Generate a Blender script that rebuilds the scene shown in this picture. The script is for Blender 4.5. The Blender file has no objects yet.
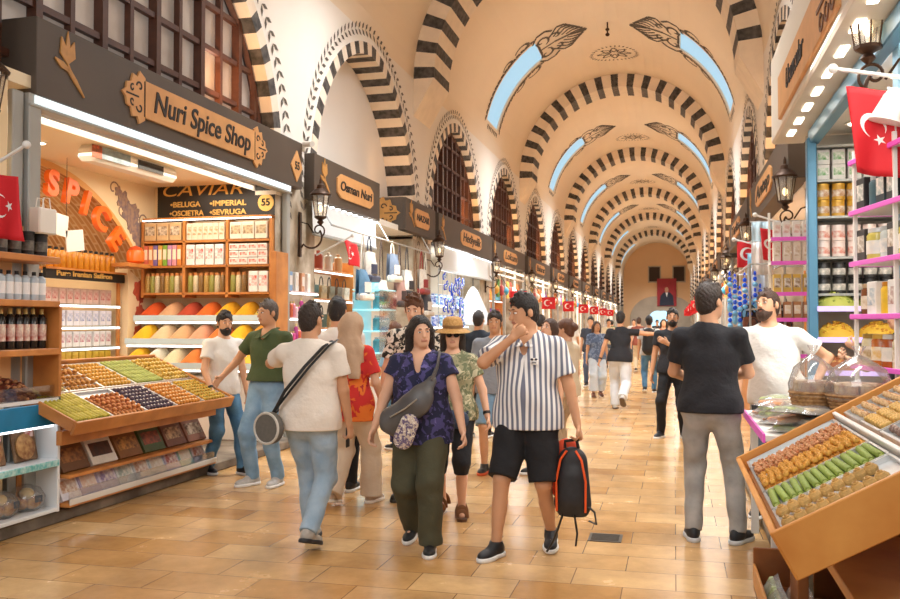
import bpy, math, random
import numpy as np
from mathutils import Vector, Matrix

random.seed(7)
sc = bpy.context.scene
COL = sc.collection
PI = math.pi
R_ = math.radians

# ------------------------------------------------------------------ camera, world, exposure
F, EYE, VX = 880.0, 1.58, 674.0
YAW = math.atan((VX - 450) / F)
PITCH = R_(1.545)
cam_d = bpy.data.cameras.new('camera')
cam_d.sensor_width = 36.0
cam_d.lens = F / 900 * 36.0
cam_d.clip_end = 300
cam_d.dof.use_dof = True
cam_d.dof.focus_distance = 6.0
cam_d.dof.aperture_fstop = 7.0
cam = bpy.data.objects.new('camera', cam_d)
cam.location = (0, 0, EYE)
cam.rotation_euler = (PI / 2 + PITCH, 0, YAW)
COL.objects.link(cam)
sc.camera = cam

wd = bpy.data.worlds.new('world')
wd.use_nodes = True
wd.node_tree.nodes['Background'].inputs[0].default_value = (0.97, 0.98, 1.0, 1)
wd.node_tree.nodes['Background'].inputs[1].default_value = 0.36
sc.world = wd
sc.view_settings.view_transform = 'Standard'
sc.view_settings.look = 'None'
sc.view_settings.exposure = 0.46
sc.view_settings.gamma = 1.0
sc.view_settings.use_curve_mapping = False

# building measures, metres (the hall runs along +Y; the camera stands at the origin)
XL, XR = -5.0, 1.6            # faces of the side walls
CX, ZS, RV = -1.7, 6.45, 3.3  # vault axis, springing height, radius
Y0, Y1 = -3.0, 91.7
BAY, B0 = 6.2, 8.0            # pitch of the side arches, centre of the first one
BANDS = [4.9 + 12.4 * k for k in range(0, 7)]


def area(name, loc, size, power, col, target=None, sy=None, spread=180):
    l = bpy.data.lights.new(name, 'AREA')
    l.energy = power
    l.color = col
    l.shape = 'RECTANGLE'
    l.size = size
    l.size_y = sy or size
    l.spread = R_(spread)
    o = bpy.data.objects.new(name, l)
    o.location = loc
    d = Vector(target) - Vector(loc)
    o.rotation_euler = d.to_track_quat('-Z', 'Y').to_euler()
    COL.objects.link(o)
    return o


# daylight falling in through the two skylights of every vault bay, and warm
# spots standing on the shop signs that wash the vault
for k in range(7):
    ym = 11.8 + 12.4 * k
    for s in (-1, 1):
        area('skylight_daylight', (CX + s * 1.2, ym, ZS + 1.3), 1.0, 150, (0.92, 0.97, 1.0), (CX - s * 1.0, ym, 0), 2.4, 130)
        area('sign_uplight', (CX + s * 2.75, ym - 2.5, 4.35), 0.5, 24, (1.0, 0.86, 0.72), (CX + s * 0.6, ym - 2.0, 9.7), 6.0, 150)
area('entrance_daylight', (CX, -1.5, 5.2), 5.0, 150, (0.96, 0.98, 1.0), (CX, 9.0, 1.5), 3.5)

# ------------------------------------------------------------------ helpers
def lin(h):
    if not isinstance(h, str):
        return tuple(h)
    h = h.lstrip('#')
    out = []
    for i in (0, 2, 4):
        c = int(h[i:i + 2], 16) / 255
        out.append(c / 12.92 if c <= 0.04045 else ((c + 0.055) / 1.055) ** 2.4)
    return tuple(out)


_M = {}


def mat(name, col='#888888', rough=0.6, metal=0.0, var=0.0, scale=8.0, col2=None, bump=0.0, bscale=40.0, emit=0.0, emit_col=None, trans=0.0, spec=0.5, rand=0.0, alpha=1.0):
    if name in _M:
        return _M[name]
    m = bpy.data.materials.new(name)
    m.use_nodes = True
    nt = m.node_tree
    N, L = nt.nodes, nt.links
    b = N['Principled BSDF']
    c = lin(col)
    b.inputs['Base Color'].default_value = (*c, 1)
    b.inputs['Roughness'].default_value = rough
    b.inputs['Metallic'].default_value = metal
    b.inputs['Specular IOR Level'].default_value = spec
    if trans:
        b.inputs['Transmission Weight'].default_value = trans
    src = None
    if var or col2:
        tc = N.new('ShaderNodeTexCoord')
        nz = N.new('ShaderNodeTexNoise')
        nz.inputs['Scale'].default_value = scale
        nz.inputs['Detail'].default_value = 5
        L.new(tc.outputs['Object'], nz.inputs['Vector'])
        rp = N.new('ShaderNodeValToRGB')
        c2 = lin(col2) if col2 else tuple(x * (1 - var) for x in c)
        rp.color_ramp.elements[0].position = 0.35
        rp.color_ramp.elements[1].position = 0.65
        rp.color_ramp.elements[0].color = (*c2, 1)
        rp.color_ramp.elements[1].color = (*c, 1)
        L.new(nz.outputs['Fac'], rp.inputs['Fac'])
        src = rp.outputs['Color']
    if rand:
        oi = N.new('ShaderNodeObjectInfo')
        hs = N.new('ShaderNodeHueSaturation')
        mr = N.new('ShaderNodeMapRange')
        mr.inputs['To Min'].default_value = 1 - rand
        mr.inputs['To Max'].default_value = 1 + rand
        L.new(oi.outputs['Random'], mr.inputs['Value'])
        L.new(mr.outputs['Result'], hs.inputs['Value'])
        if src:
            L.new(src, hs.inputs['Color'])
        else:
            hs.inputs['Color'].default_value = (*c, 1)
        src = hs.outputs['Color']
    if src:
        L.new(src, b.inputs['Base Color'])
    if bump:
        tc2 = N.new('ShaderNodeTexCoord')
        n2 = N.new('ShaderNodeTexNoise')
        n2.inputs['Scale'].default_value = bscale
        n2.inputs['Detail'].default_value = 4
        L.new(tc2.outputs['Object'], n2.inputs['Vector'])
        bp = N.new('ShaderNodeBump')
        bp.inputs['Strength'].default_value = bump
        bp.inputs['Distance'].default_value = 0.02
        L.new(n2.outputs['Fac'], bp.inputs['Height'])
        L.new(bp.outputs['Normal'], b.inputs['Normal'])
    if emit:
        b.inputs['Emission Color'].default_value = (*lin(emit_col or col), 1)
        b.inputs['Emission Strength'].default_value = emit
    if alpha < 1:
        b.inputs['Alpha'].default_value = alpha
    _M[name] = m
    return m


def film(name, tint=(1, 1, 1), gloss=0.12, rough=0.05, bump=0.0, bscale=30, opaque=0.0, col=(0.9, 0.9, 0.9)):
    """clear glass or cellophane: you look through it and it catches highlights"""
    if name in _M:
        return _M[name]
    m = bpy.data.materials.new(name)
    m.use_nodes = True
    nt = m.node_tree
    N, L = nt.nodes, nt.links
    N.remove(N['Principled BSDF'])
    out = N['Material Output']
    t = N.new('ShaderNodeBsdfTransparent')
    t.inputs[0].default_value = (*tint, 1)
    g = N.new('ShaderNodeBsdfGlossy')
    g.inputs['Roughness'].default_value = rough
    mx = N.new('ShaderNodeMixShader')
    lw = N.new('ShaderNodeLayerWeight')
    lw.inputs[0].default_value = 0.25
    ad = N.new('ShaderNodeMath')
    ad.operation = 'MULTIPLY_ADD'
    ad.inputs[1].default_value = 0.6
    ad.inputs[2].default_value = gloss
    L.new(lw.outputs['Fresnel'], ad.inputs[0])
    L.new(ad.outputs[0], mx.inputs[0])
    L.new(t.outputs[0], mx.inputs[1])
    L.new(g.outputs[0], mx.inputs[2])
    last = mx.outputs[0]
    if opaque:
        d = N.new('ShaderNodeBsdfDiffuse')
        d.inputs[0].default_value = (*col, 1)
        m2 = N.new('ShaderNodeMixShader')
        m2.inputs[0].default_value = opaque
        L.new(last, m2.inputs[1])
        L.new(d.outputs[0], m2.inputs[2])
        last = m2.outputs[0]
    if bump:
        tc = N.new('ShaderNodeTexCoord')
        n2 = N.new('ShaderNodeTexNoise')
        n2.inputs['Scale'].default_value = bscale
        L.new(tc.outputs['Object'], n2.inputs['Vector'])
        bp = N.new('ShaderNodeBump')
        bp.inputs['Strength'].default_value = bump
        L.new(n2.outputs['Fac'], bp.inputs['Height'])
        L.new(bp.outputs['Normal'], g.inputs['Normal'])
    L.new(last, out.inputs['Surface'])
    _M[name] = m
    return m


class MB:
    """collects shapes; build() links them as ONE mesh object"""

    def __init__(s):
        s.v, s.f, s.m = [], [], []

    def add(s, vs, fs, m=0, T=None):
        n = len(s.v)
        if T is not None:
            vs = [tuple(T @ Vector(v)) for v in vs]
        s.v.extend(tuple(v) for v in vs)
        s.f.extend(tuple(i + n for i in f) for f in fs)
        s.m.extend([m] * len(fs))
        return s

    def box(s, c, d, m=0, rz=0, T=None, bev=0.0):
        hx, hy, hz = d[0] / 2, d[1] / 2, d[2] / 2
        Tm = Matrix.Translation(c) @ Matrix.Rotation(rz, 4, 'Z')
        if T is not None:
            Tm = T @ Tm
        if bev <= 0:
            vs = [(x * hx, y * hy, z * hz) for z in (-1, 1) for y in (-1, 1) for x in (-1, 1)]
            fs = [(0, 2, 3, 1), (4, 5, 7, 6), (0, 1, 5, 4), (2, 6, 7, 3), (0, 4, 6, 2), (1, 3, 7, 5)]
            return s.add(vs, fs, m, Tm)
        b = min(bev, hx * .98, hy * .98, hz * .98)
        vs, ix = [], {}
        for z in (-1, 1):
            for y in (-1, 1):
                for x in (-1, 1):
                    for a in range(3):
                        h = [hx - b, hy - b, hz - b]
                        h[a] += b
                        ix[(x, y, z, a)] = len(vs)
                        vs.append((x * h[0], y * h[1], z * h[2]))
        fs = []
        for a in range(3):
            u, w = [i for i in range(3) if i != a]
            for sg in (-1, 1):
                q = []
                for (p, r) in ((-1, -1), (1, -1), (1, 1), (-1, 1)):
                    k = [0, 0, 0]
                    k[a], k[u], k[w] = sg, p, r
                    q.append(ix[(*k, a)])
                fs.append(tuple(q))
        for a in range(3):
            u, w = [i for i in range(3) if i != a]
            for p in (-1, 1):
                for r in (-1, 1):
                    k0, k1 = [0, 0, 0], [0, 0, 0]
                    k0[a], k1[a] = -1, 1
                    k0[u] = k1[u] = p
                    k0[w] = k1[w] = r
                    fs.append((ix[(*k0, u)], ix[(*k1, u)], ix[(*k1, w)], ix[(*k0, w)]))
        for x in (-1, 1):
            for y in (-1, 1):
                for z in (-1, 1):
                    fs.append(tuple(ix[(x, y, z, a)] for a in range(3)))
        return s.add(vs, fs, m, Tm)

    def lathe(s, prof, c=(0, 0, 0), seg=12, m=0, T=None, sx=1, sy=1):
        vs, fs = [], []
        for (r, z) in prof:
            for k in range(seg):
                a = 2 * PI * k / seg
                vs.append((c[0] + r * sx * math.cos(a), c[1] + r * sy * math.sin(a), c[2] + z))
        n = len(prof)
        for i in range(n - 1):
            for k in range(seg):
                k2 = (k + 1) % seg
                fs.append((i * seg + k, i * seg + k2, (i + 1) * seg + k2, (i + 1) * seg + k))
        fs.append(tuple(range(seg - 1, -1, -1)))
        fs.append(tuple((n - 1) * seg + k for k in range(seg)))
        return s.add(vs, fs, m, T)

    def cyl(s, p, q, r, r2=None, seg=10, m=0, T=None):
        return s.tube([p, q], [r, r if r2 is None else r2], seg, m, T)

    def tube(s, pts, r, seg=8, m=0, T=None, flat=1.0):
        pts = [Vector(p) for p in pts]
        n = len(pts)
        if not isinstance(r, (list, tuple)):
            r = [r] * n
        vs, fs = [], []
        prev = None
        for i, p in enumerate(pts):
            t = (pts[min(i + 1, n - 1)] - pts[max(i - 1, 0)])
            t = t.normalized() if t.length > 1e-9 else Vector((0, 0, 1))
            if prev is None:
                a = Vector((0, 0, 1)) if abs(t.z) < 0.9 else Vector((1, 0, 0))
                u = t.cross(a).normalized()
            else:
                u = (prev - t * prev.dot(t))
                u = u.normalized() if u.length > 1e-9 else t.orthogonal().normalized()
            prev = u
            w = t.cross(u)
            for k in range(seg):
                a = 2 * PI * k / seg
                vs.append(p + (u * math.cos(a) + w * math.sin(a) * flat) * r[i])
        for i in range(n - 1):
            for k in range(seg):
                k2 = (k + 1) % seg
                fs.append((i * seg + k, i * seg + k2, (i + 1) * seg + k2, (i + 1) * seg + k))
        fs.append(tuple(range(seg - 1, -1, -1)))
        fs.append(tuple((n - 1) * seg + k for k in range(seg)))
        return s.add(vs, fs, m, T)

    def ell(s, c, r, seg=10, rings=6, m=0, T=None):
        prof = []
        vs, fs = [], []
        for i in range(1, rings):
            a = -PI / 2 + PI * i / rings
            for k in range(seg):
                b = 2 * PI * k / seg
                vs.append((c[0] + r[0] * math.cos(a) * math.cos(b), c[1] + r[1] * math.cos(a) * math.sin(b), c[2] + r[2] * math.sin(a)))
        for i in range(rings - 2):
            for k in range(seg):
                k2 = (k + 1) % seg
                fs.append((i * seg + k, i * seg + k2, (i + 1) * seg + k2, (i + 1) * seg + k))
        n = len(vs)
        vs += [(c[0], c[1], c[2] - r[2]), (c[0], c[1], c[2] + r[2])]
        for k in range(seg):
            k2 = (k + 1) % seg
            fs.append((n, k2, k))
            fs.append((n + 1, (rings - 2) * seg + k, (rings - 2) * seg + k2))
        return s.add(vs, fs, m, T)

    def prism(s, poly, h, m=0, T=None):
        """poly in local x,y, thickened 0..h along local z"""
        n = len(poly)
        vs = [(x, y, 0) for x, y in poly] + [(x, y, h) for x, y in poly]
        fs = [tuple(range(n - 1, -1, -1)), tuple(range(n, 2 * n))]
        fs += [(i, (i + 1) % n, n + (i + 1) % n, n + i) for i in range(n)]
        return s.add(vs, fs, m, T)

    def grid(s, fn, nu, nv, m=0, T=None):
        vs = [fn(i / nu, j / nv) for j in range(nv + 1) for i in range(nu + 1)]
        fs = [(j * (nu + 1) + i, j * (nu + 1) + i + 1, (j + 1) * (nu + 1) + i + 1, (j + 1) * (nu + 1) + i) for j in range(nv) for i in range(nu)]
        return s.add(vs, fs, m, T)

    def build(s, name, mats, parent=None, smooth=None, loc=None, rot=None):
        me = bpy.data.meshes.new(name)
        me.from_pydata(s.v, [], s.f)
        for m in (mats if isinstance(mats, (list, tuple)) else [mats]):
            me.materials.append(m)
        me.polygons.foreach_set('material_index', s.m)
        if smooth:
            me.polygons.foreach_set('use_smooth', [True] * len(s.f))
            me.set_sharp_from_angle(angle=R_(smooth))
        me.update()
        o = bpy.data.objects.new(name, me)
        COL.objects.link(o)
        if parent is not None:
            o.parent = parent
        if loc is not None:
            o.location = loc
        if rot is not None:
            o.rotation_euler = rot
        return o


def tag(o, label, cat, group=None, kind=None):
    o['label'] = label
    o['category'] = cat
    if group:
        o['group'] = group
    if kind:
        o['kind'] = kind
    return o


def thing(name, label, cat, loc=(0, 0, 0), rz=0, group=None):
    o = bpy.data.objects.new(name, None)
    o.empty_display_size = 0.1
    o.location = loc
    o.rotation_euler = (0, 0, rz)
    COL.objects.link(o)
    return tag(o, label, cat, group)


def struct(o):
    o['kind'] = 'structure'
    return o


def dup(root, loc=None, rz=None, label=None, group=None, rot=None, scale=None, first=False):
    if first:
        r = root
    else:
        r = root.copy()
        COL.objects.link(r)
        for ch in list(root.children):
            c = ch.copy()
            COL.objects.link(c)
            c.parent = r
            for g in list(ch.children):
                d = g.copy()
                COL.objects.link(d)
                d.parent = c
    if loc is not None:
        r.location = loc
    if rz is not None:
        r.rotation_euler = (0, 0, rz)
    if rot is not None:
        r.rotation_euler = rot
    if scale is not None:
        r.scale = scale if isinstance(scale, (tuple, list)) else (scale,) * 3
    if label:
        r['label'] = label
    if group:
        r['group'] = group
    return r


class Kind:
    """one prototype; every put() is an object of its own (the first is the prototype itself)"""

    def __init__(s, root):
        s.root, s.used = root, False

    def put(s, loc, rz=0.0, label=None, group=None, rot=None, scale=None):
        o = dup(s.root, loc, None if rot else rz, label, group, rot, scale, first=not s.used)
        s.used = True
        return o


AX_L = Matrix(((0, 0, 1, 0), (1, 0, 0, 0), (0, 1, 0, 0), (0, 0, 0, 1)))    # writing on a face that looks to +X
AX_R = Matrix(((0, 0, -1, 0), (-1, 0, 0, 0), (0, 1, 0, 0), (0, 0, 0, 1)))  # ... to -X
AX_F = Matrix(((1, 0, 0, 0), (0, 0, -1, 0), (0, 1, 0, 0), (0, 0, 0, 1)))   # ... to the camera, -Y


def text(body, size, m, parent, T, name='lettering', ext=0.004, shear=0.0, bold=0.0, align='CENTER', space=1.0, width=None):
    cu = bpy.data.curves.new('lettering', 'FONT')
    cu.body = body
    cu.size = size
    cu.extrude = ext
    cu.shear = shear
    cu.offset = bold
    cu.align_x = align
    cu.align_y = 'CENTER'
    cu.space_character = space
    o = bpy.data.objects.new('lettering', cu)
    COL.objects.link(o)
    bpy.context.view_layer.update()
    me = bpy.data.meshes.new_from_object(o.evaluated_get(bpy.context.evaluated_depsgraph_get()))
    bpy.data.objects.remove(o)
    if width:
        xs = [v.co.x for v in me.vertices]
        k = width / (max(xs) - min(xs))
        for v in me.vertices:
            v.co.x *= k
    me.transform(T)
    me.materials.clear()
    me.materials.append(m)
    r = bpy.data.objects.new(name, me)
    COL.objects.link(r)
    r.parent = parent
    return r


def at(x, y, z, ax):
    return Matrix.Translation((x, y, z)) @ ax


def arc(cx, cy, r, a0, a1, n):
    return [(cx + r * math.cos(a0 + (a1 - a0) * i / n), cy + r * math.sin(a0 + (a1 - a0) * i / n)) for i in range(n + 1)]


def spiral(cx, cy, r0, r1, a0, a1, n=18):
    return [(cx + (r0 + (r1 - r0) * i / n) * math.cos(a0 + (a1 - a0) * i / n), cy + (r0 + (r1 - r0) * i / n) * math.sin(a0 + (a1 - a0) * i / n)) for i in range(n + 1)]


def ribbon(mb, pts, w, h, m=0, T=None):
    """a flat stroke of width w (list or number) along 2-D points, thickness h"""
    n = len(pts)
    if not isinstance(w, (list, tuple)):
        w = [w] * n
    L_, R2 = [], []
    for i, (x, y) in enumerate(pts):
        a, b = pts[max(i - 1, 0)], pts[min(i + 1, n - 1)]
        dx, dy = b[0] - a[0], b[1] - a[1]
        q = math.hypot(dx, dy) or 1
        nx, ny = -dy / q * w[i] / 2, dx / q * w[i] / 2
        L_.append((x + nx, y + ny))
        R2.append((x - nx, y - ny))
    vs = [(x, y, 0) for x, y in L_] + [(x, y, 0) for x, y in R2] + [(x, y, h) for x, y in L_] + [(x, y, h) for x, y in R2]
    fs = []
    for i in range(n - 1):
        fs += [(2 * n + i, 3 * n + i, 3 * n + i + 1, 2 * n + i + 1), (i, 2 * n + i, 2 * n + i + 1, i + 1), (n + i, n + i + 1, 3 * n + i + 1, 3 * n + i)]
    mb.add(vs, fs, m, T)

# ------------------------------------------------------------------ materials of the building
def floor_material():
    m = bpy.data.materials.new('worn_travertine')
    m.use_nodes = True
    N, L = m.node_tree.nodes, m.node_tree.links
    b = N['Principled BSDF']
    tc = N.new('ShaderNodeTexCoord')
    br = N.new('ShaderNodeTexBrick')
    br.offset = 0.5
    br.inputs['Scale'].default_value = 1.0
    br.inputs['Brick Width'].default_value = 0.62
    br.inputs['Row Height'].default_value = 0.36
    br.inputs['Mortar Size'].default_value = 0.004
    br.inputs['Mortar Smooth'].default_value = 0.4
    br.inputs['Color1'].default_value = (*lin('#dfba86'), 1)
    br.inputs['Color2'].default_value = (*lin('#c39459'), 1)
    br.inputs['Mortar'].default_value = (*lin('#7d5e3e'), 1)
    L.new(tc.outputs['Object'], br.inputs['Vector'])
    nz = N.new('ShaderNodeTexNoise')
    nz.inputs['Scale'].default_value = 1.7
    nz.inputs['Detail'].default_value = 8
    nz.inputs['Roughness'].default_value = 0.7
    L.new(tc.outputs['Object'], nz.inputs['Vector'])
    rp = N.new('ShaderNodeValToRGB')
    rp.color_ramp.elements[0].position = 0.3
    rp.color_ramp.elements[1].position = 0.72
    rp.color_ramp.elements[0].color = (0.62, 0.57, 0.52, 1)
    rp.color_ramp.elements[1].color = (1.12, 1.08, 1.02, 1)
    L.new(nz.outputs['Fac'], rp.inputs['Fac'])
    mx = N.new('ShaderNodeMix')
    mx.data_type = 'RGBA'
    mx.blend_type = 'MULTIPLY'
    mx.inputs['Factor'].default_value = 1
    L.new(br.outputs['Color'], mx.inputs[6])
    L.new(rp.outputs['Color'], mx.inputs[7])
    L.new(mx.outputs[2], b.inputs['Base Color'])
    rr = N.new('ShaderNodeMapRange')
    rr.inputs['To Min'].default_value = 0.12
    rr.inputs['To Max'].default_value = 0.36
    L.new(nz.outputs['Fac'], rr.inputs['Value'])
    L.new(rr.outputs['Result'], b.inputs['Roughness'])
    bp = N.new('ShaderNodeBump')
    bp.inputs['Strength'].default_value = 0.25
    bp.inputs['Distance'].default_value = 0.004
    ng = N.new('ShaderNodeMath')
    ng.operation = 'MULTIPLY_ADD'
    ng.inputs[1].default_value = -1.0
    L.new(br.outputs['Fac'], ng.inputs[0])
    L.new(nz.outputs['Fac'], ng.inputs[2])
    L.new(ng.outputs[0], bp.inputs['Height'])
    L.new(bp.outputs['Normal'], b.inputs['Normal'])
    return m


def brick_material(name, c1, c2, mortar, w, h, rough=0.85):
    m = bpy.data.materials.new(name)
    m.use_nodes = True
    N, L = m.node_tree.nodes, m.node_tree.links
    b = N['Principled BSDF']
    tc = N.new('ShaderNodeTexCoord')
    mp = N.new('ShaderNodeMapping')
    mp.inputs['Rotation'].default_value = (PI / 2, 0, PI / 2)
    br = N.new('ShaderNodeTexBrick')
    br.inputs['Scale'].default_value = 1
    br.inputs['Brick Width'].default_value = w
    br.inputs['Row Height'].default_value = h
    br.inputs['Mortar Size'].default_value = 0.012
    br.inputs['Color1'].default_value = (*lin(c1), 1)
    br.inputs['Color2'].default_value = (*lin(c2), 1)
    br.inputs['Mortar'].default_value = (*lin(mortar), 1)
    L.new(tc.outputs['Object'], mp.inputs[0])
    L.new(mp.outputs[0], br.inputs['Vector'])
    L.new(br.outputs['Color'], b.inputs['Base Color'])
    b.inputs['Roughness'].default_value = rough
    return m


PLASTER = mat('lime_plaster', '#ece4da', 0.85, var=0.07, scale=0.5)
VAULTP = mat('vault_plaster', '#ead8c0', 0.85, var=0.06, scale=0.35)
BLACKSTONE = mat('black_marbled_voussoir', '#5a5552', 0.6, col2='#2b2826', scale=9)
PALESTONE = mat('pale_voussoir', '#eadac6', 0.8, var=0.08, scale=5)
PAINT = mat('grey_wall_paint', '#5f564d', 0.85)
PIER = mat('pier_stone', '#c3b6a4', 0.85, col2='#8f8069', scale=3.0, bump=0.4, bscale=9)
LATTICE = mat('brown_lattice_wood', '#553020', 0.5, var=0.25, scale=12)
PANE = mat('dull_window_glass', '#c4b7ac', 0.22, col2='#a08f80', scale=1.3, emit=0.10, emit_col='#e8ddd2')
SKYPANE = mat('skylight_daylight', '#38505e', 0.5, emit=0.72, emit_col='#a9d3ea')
CREAM = mat('cream_wall', '#f2dcb4', 0.75)
WHITEW = mat('white_paint', '#f0ece4', 0.6)

mb = MB()
mb.box((-1.7, (Y0 + Y1 + 2) / 2, -0.05), (14, Y1 + 2 - Y0, 0.1))
struct(mb.build('floor', floor_material()))

ARCH_A, ARCH_ZS, ARCH_ZT = 2.45, 3.55, 6.15


def arch_pts(a, zs, zt, n=26):
    """pointed arch from (-a, zs) over (0, zt) to (a, zs)"""
    h = zt - zs
    r = (h * h + a * a) / (2 * a) * 1.02
    # left arc, centre on the springing line
    c = -a + r
    top = math.atan2(h, -c) if c > 0 else PI / 2
    t0, t1 = PI, math.acos(max(-1, min(1, -c / r)))
    left = [(c + r * math.cos(t0 + (t1 - t0) * i / n), zs + r * math.sin(t0 + (t1 - t0) * i / n)) for i in range(n + 1)]
    k = h / (left[-1][1] - zs)
    left = [(x, zs + (z - zs) * k) for x, z in left]
    return left + [(-x, z) for x, z in reversed(left[:-1])]


APT = arch_pts(ARCH_A, ARCH_ZS, ARCH_ZT)
ZTOP = 6.52


def arch_z(dy):
    for (y1, z1), (y2, z2) in zip(APT, APT[1:]):
        if y1 <= dy <= y2:
            return z1 + (z2 - z1) * (dy - y1) / max(1e-6, y2 - y1)
    return ARCH_ZS


def resample(pts, step):
    out, acc = [pts[0]], 0.0
    for a, b in zip(pts, pts[1:]):
        d = math.hypot(b[0] - a[0], b[1] - a[1])
        while acc + d >= step:
            t = (step - acc) / d
            a = (a[0] + (b[0] - a[0]) * t, a[1] + (b[1] - a[1]) * t)
            out.append(a)
            d = math.hypot(b[0] - a[0], b[1] - a[1])
            acc = 0.0
        acc += d
    out.append(pts[-1])
    return out


def offset_pts(pts, d):
    out = []
    for i, p in enumerate(pts):
        a, b = pts[max(i - 1, 0)], pts[min(i + 1, len(pts) - 1)]
        dx, dz = b[0] - a[0], b[1] - a[1]
        q = math.hypot(dx, dz) or 1
        out.append((p[0] - dz / q * d, p[1] + dx / q * d))
    return out




def DEPTH(s, c):
    """how deep the arch field lies behind the wall face"""
    return 0.5 if s > 0 and abs(c - 14.2) < .1 else 0.28


CENT = [B0 + BAY * k for k in range(-1, 14)]
JAMB = [(-ARCH_A, 0.0)] + [(-ARCH_A, z) for z in (1.0, 2.4)] + APT + [(ARCH_A, z) for z in (2.4, 1.0, 0.0)]
for X, s, side in ((XL, 1, 'left'), (XR, -1, 'right')):
    mb = MB()
    for c in CENT:
        y0, y1 = max(Y0, c - BAY / 2), min(Y1, c + BAY / 2)
        mb.add([(X, y0, 0), (X, c - ARCH_A, 0), (X, c - ARCH_A, ARCH_ZS), (X, y0, ARCH_ZS)], [(0, 1, 2, 3)], 1)
        mb.add([(X, c + ARCH_A, 0), (X, y1, 0), (X, y1, ARCH_ZS), (X, c + ARCH_A, ARCH_ZS)], [(0, 1, 2, 3)], 1)
        mb.add([(X, y0, ARCH_ZS), (X, c - ARCH_A, ARCH_ZS), (X, c - ARCH_A, ZTOP), (X, y0, ZTOP)], [(0, 1, 2, 3)], 0)
        mb.add([(X, c + ARCH_A, ARCH_ZS), (X, y1, ARCH_ZS), (X, y1, ZTOP), (X, c + ARCH_A, ZTOP)], [(0, 1, 2, 3)], 0)
        for a, b in zip(APT, APT[1:]):
            mb.add([(X, c + a[0], a[1]), (X, c + b[0], b[1]), (X, c + b[0], ZTOP), (X, c + a[0], ZTOP)], [(0, 1, 2, 3)], 0)
        # back of the arch field, above the shops
        xb = X - s * DEPTH(s, c)
        mb.add([(xb, c - ARCH_A - .02, 3.3)] + [(xb, c + y, z) for y, z in APT] + [(xb, c + ARCH_A + .02, 3.3)], [tuple(range(len(APT) + 2))], 0)
    for c in CENT:
        for y in (c - ARCH_A, c + ARCH_A):
            if s > 0 and abs(c - 8.0) < .1:
                continue
            mb.add([(X, y, 0), (X - s * .62, y, 0), (X - s * .62, y, 3.3), (X, y, 3.3)], [(0, 1, 2, 3)], 1)
    struct(mb.build('wall_' + side, [PLASTER, PIER]))

# striped voussoirs of the side arches, painted leaf chains around them
tn = 0


def next_trim():
    global tn
    tn += 1
    return 'trim_%d' % tn


for X, s, side in ((XL, 1, 'left'), (XR, -1, 'right')):
    for c in CENT[1:]:
        mb = MB()
        p0 = [(-ARCH_A, 3.25)] + APT + [(ARCH_A, 3.25)]
        ins = resample(p0, 0.2)
        outs = offset_pts(ins, 0.2)
        for i in range(len(ins) - 1):
            a, b, d, e = ins[i], ins[i + 1], outs[i + 1], outs[i]
            m = i % 2
            xf, xb = X + s * 0.012, X - s * DEPTH(s, c)
            vs = [(xf, c + a[0], a[1]), (xf, c + b[0], b[1]), (xf, c + d[0], d[1]), (xf, c + e[0], e[1]), (xb, c + a[0], a[1]), (xb, c + b[0], b[1]), (X - s * .01, c + d[0], d[1]), (X - s * .01, c + e[0], e[1])]
            mb.add(vs, [(0, 1, 2, 3), (0, 4, 5, 1), (3, 2, 6, 7)], m)
        struct(mb.build(next_trim(), [PALESTONE, BLACKSTONE]))
        if c > 62:
            continue
        mb = MB()
        path = resample([(-ARCH_A, 3.0)] + APT + [(ARCH_A, 3.0)], 0.15)
        mid = offset_pts(path, 0.40)
        for i in range(1, len(mid) - 1):
            dx, dz = mid[i + 1][0] - mid[i - 1][0], mid[i + 1][1] - mid[i - 1][1]
            q = math.hypot(dx, dz)
            dx, dz = dx / q, dz / q
            for sg in (-1, 1):
                ux, uz = dx * .75 - sg * dz * .66, dz * .75 + sg * dx * .66
                vx, vz = -uz, ux
                o = (mid[i][0], mid[i][1])
                L_ = .17
                pts = [o, (o[0] + ux * L_ * .5 + vx * .034, o[1] + uz * L_ * .5 + vz * .034), (o[0] + ux * L_, o[1] + uz * L_), (o[0] + ux * L_ * .5 - vx * .034, o[1] + uz * L_ * .5 - vz * .034)]
                w = []
                for (yy, zz) in pts:
                    if zz > ZS:
                        xx = CX - s * (math.sqrt(RV * RV - (zz - ZS) ** 2) - 0.008)
                    else:
                        xx = X + s * 0.006
                    w.append((xx, c + yy, zz))
                mb.add(w, [(0, 1, 2, 3)])
        struct(mb.build(next_trim(), PAINT))

# lattice windows in the arch fields
wn = 0
for X, s in ((XL, 1), (XR, -1)):
    for c in CENT[1:]:
        if s == 1 and abs(c - 14.2) < .1:
            continue
        wn += 1
        xg, xb = X - s * 0.25, X - s * 0.19
        mb = MB()
        mb.add([(xg, c - ARCH_A, 3.4)] + [(xg, c + y, z) for y, z in APT] + [(xg, c + ARCH_A, 3.4)], [tuple(range(len(APT) + 2))], 1)
        for k in range(-5, 6):
            y = k * 0.44
            zt = arch_z(y)
            mb.box((xb, c + y, (3.4 + zt) / 2), (0.07 if k % 2 else 0.10, 0.06 if k % 2 else 0.08, zt - 3.4), 0)
        z = 3.75
        while z < ARCH_ZT - .2:
            ys = [y for y, zz in APT if zz >= z]
            y0, y1 = (min(ys), max(ys)) if z > ARCH_ZS else (-ARCH_A, ARCH_A)
            mb.box((xb, c, z), (0.06, y1 - y0, 0.06), 0)
            z += 0.5
        rim = offset_pts(APT, -0.05)
        for a, b in zip(rim, rim[1:]):
            mb.tube([(xb, c + a[0], a[1]), (xb, c + b[0], b[1])], 0.05, 4)
        struct(mb.build('window_%d' % wn, [LATTICE, PANE]))

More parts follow.
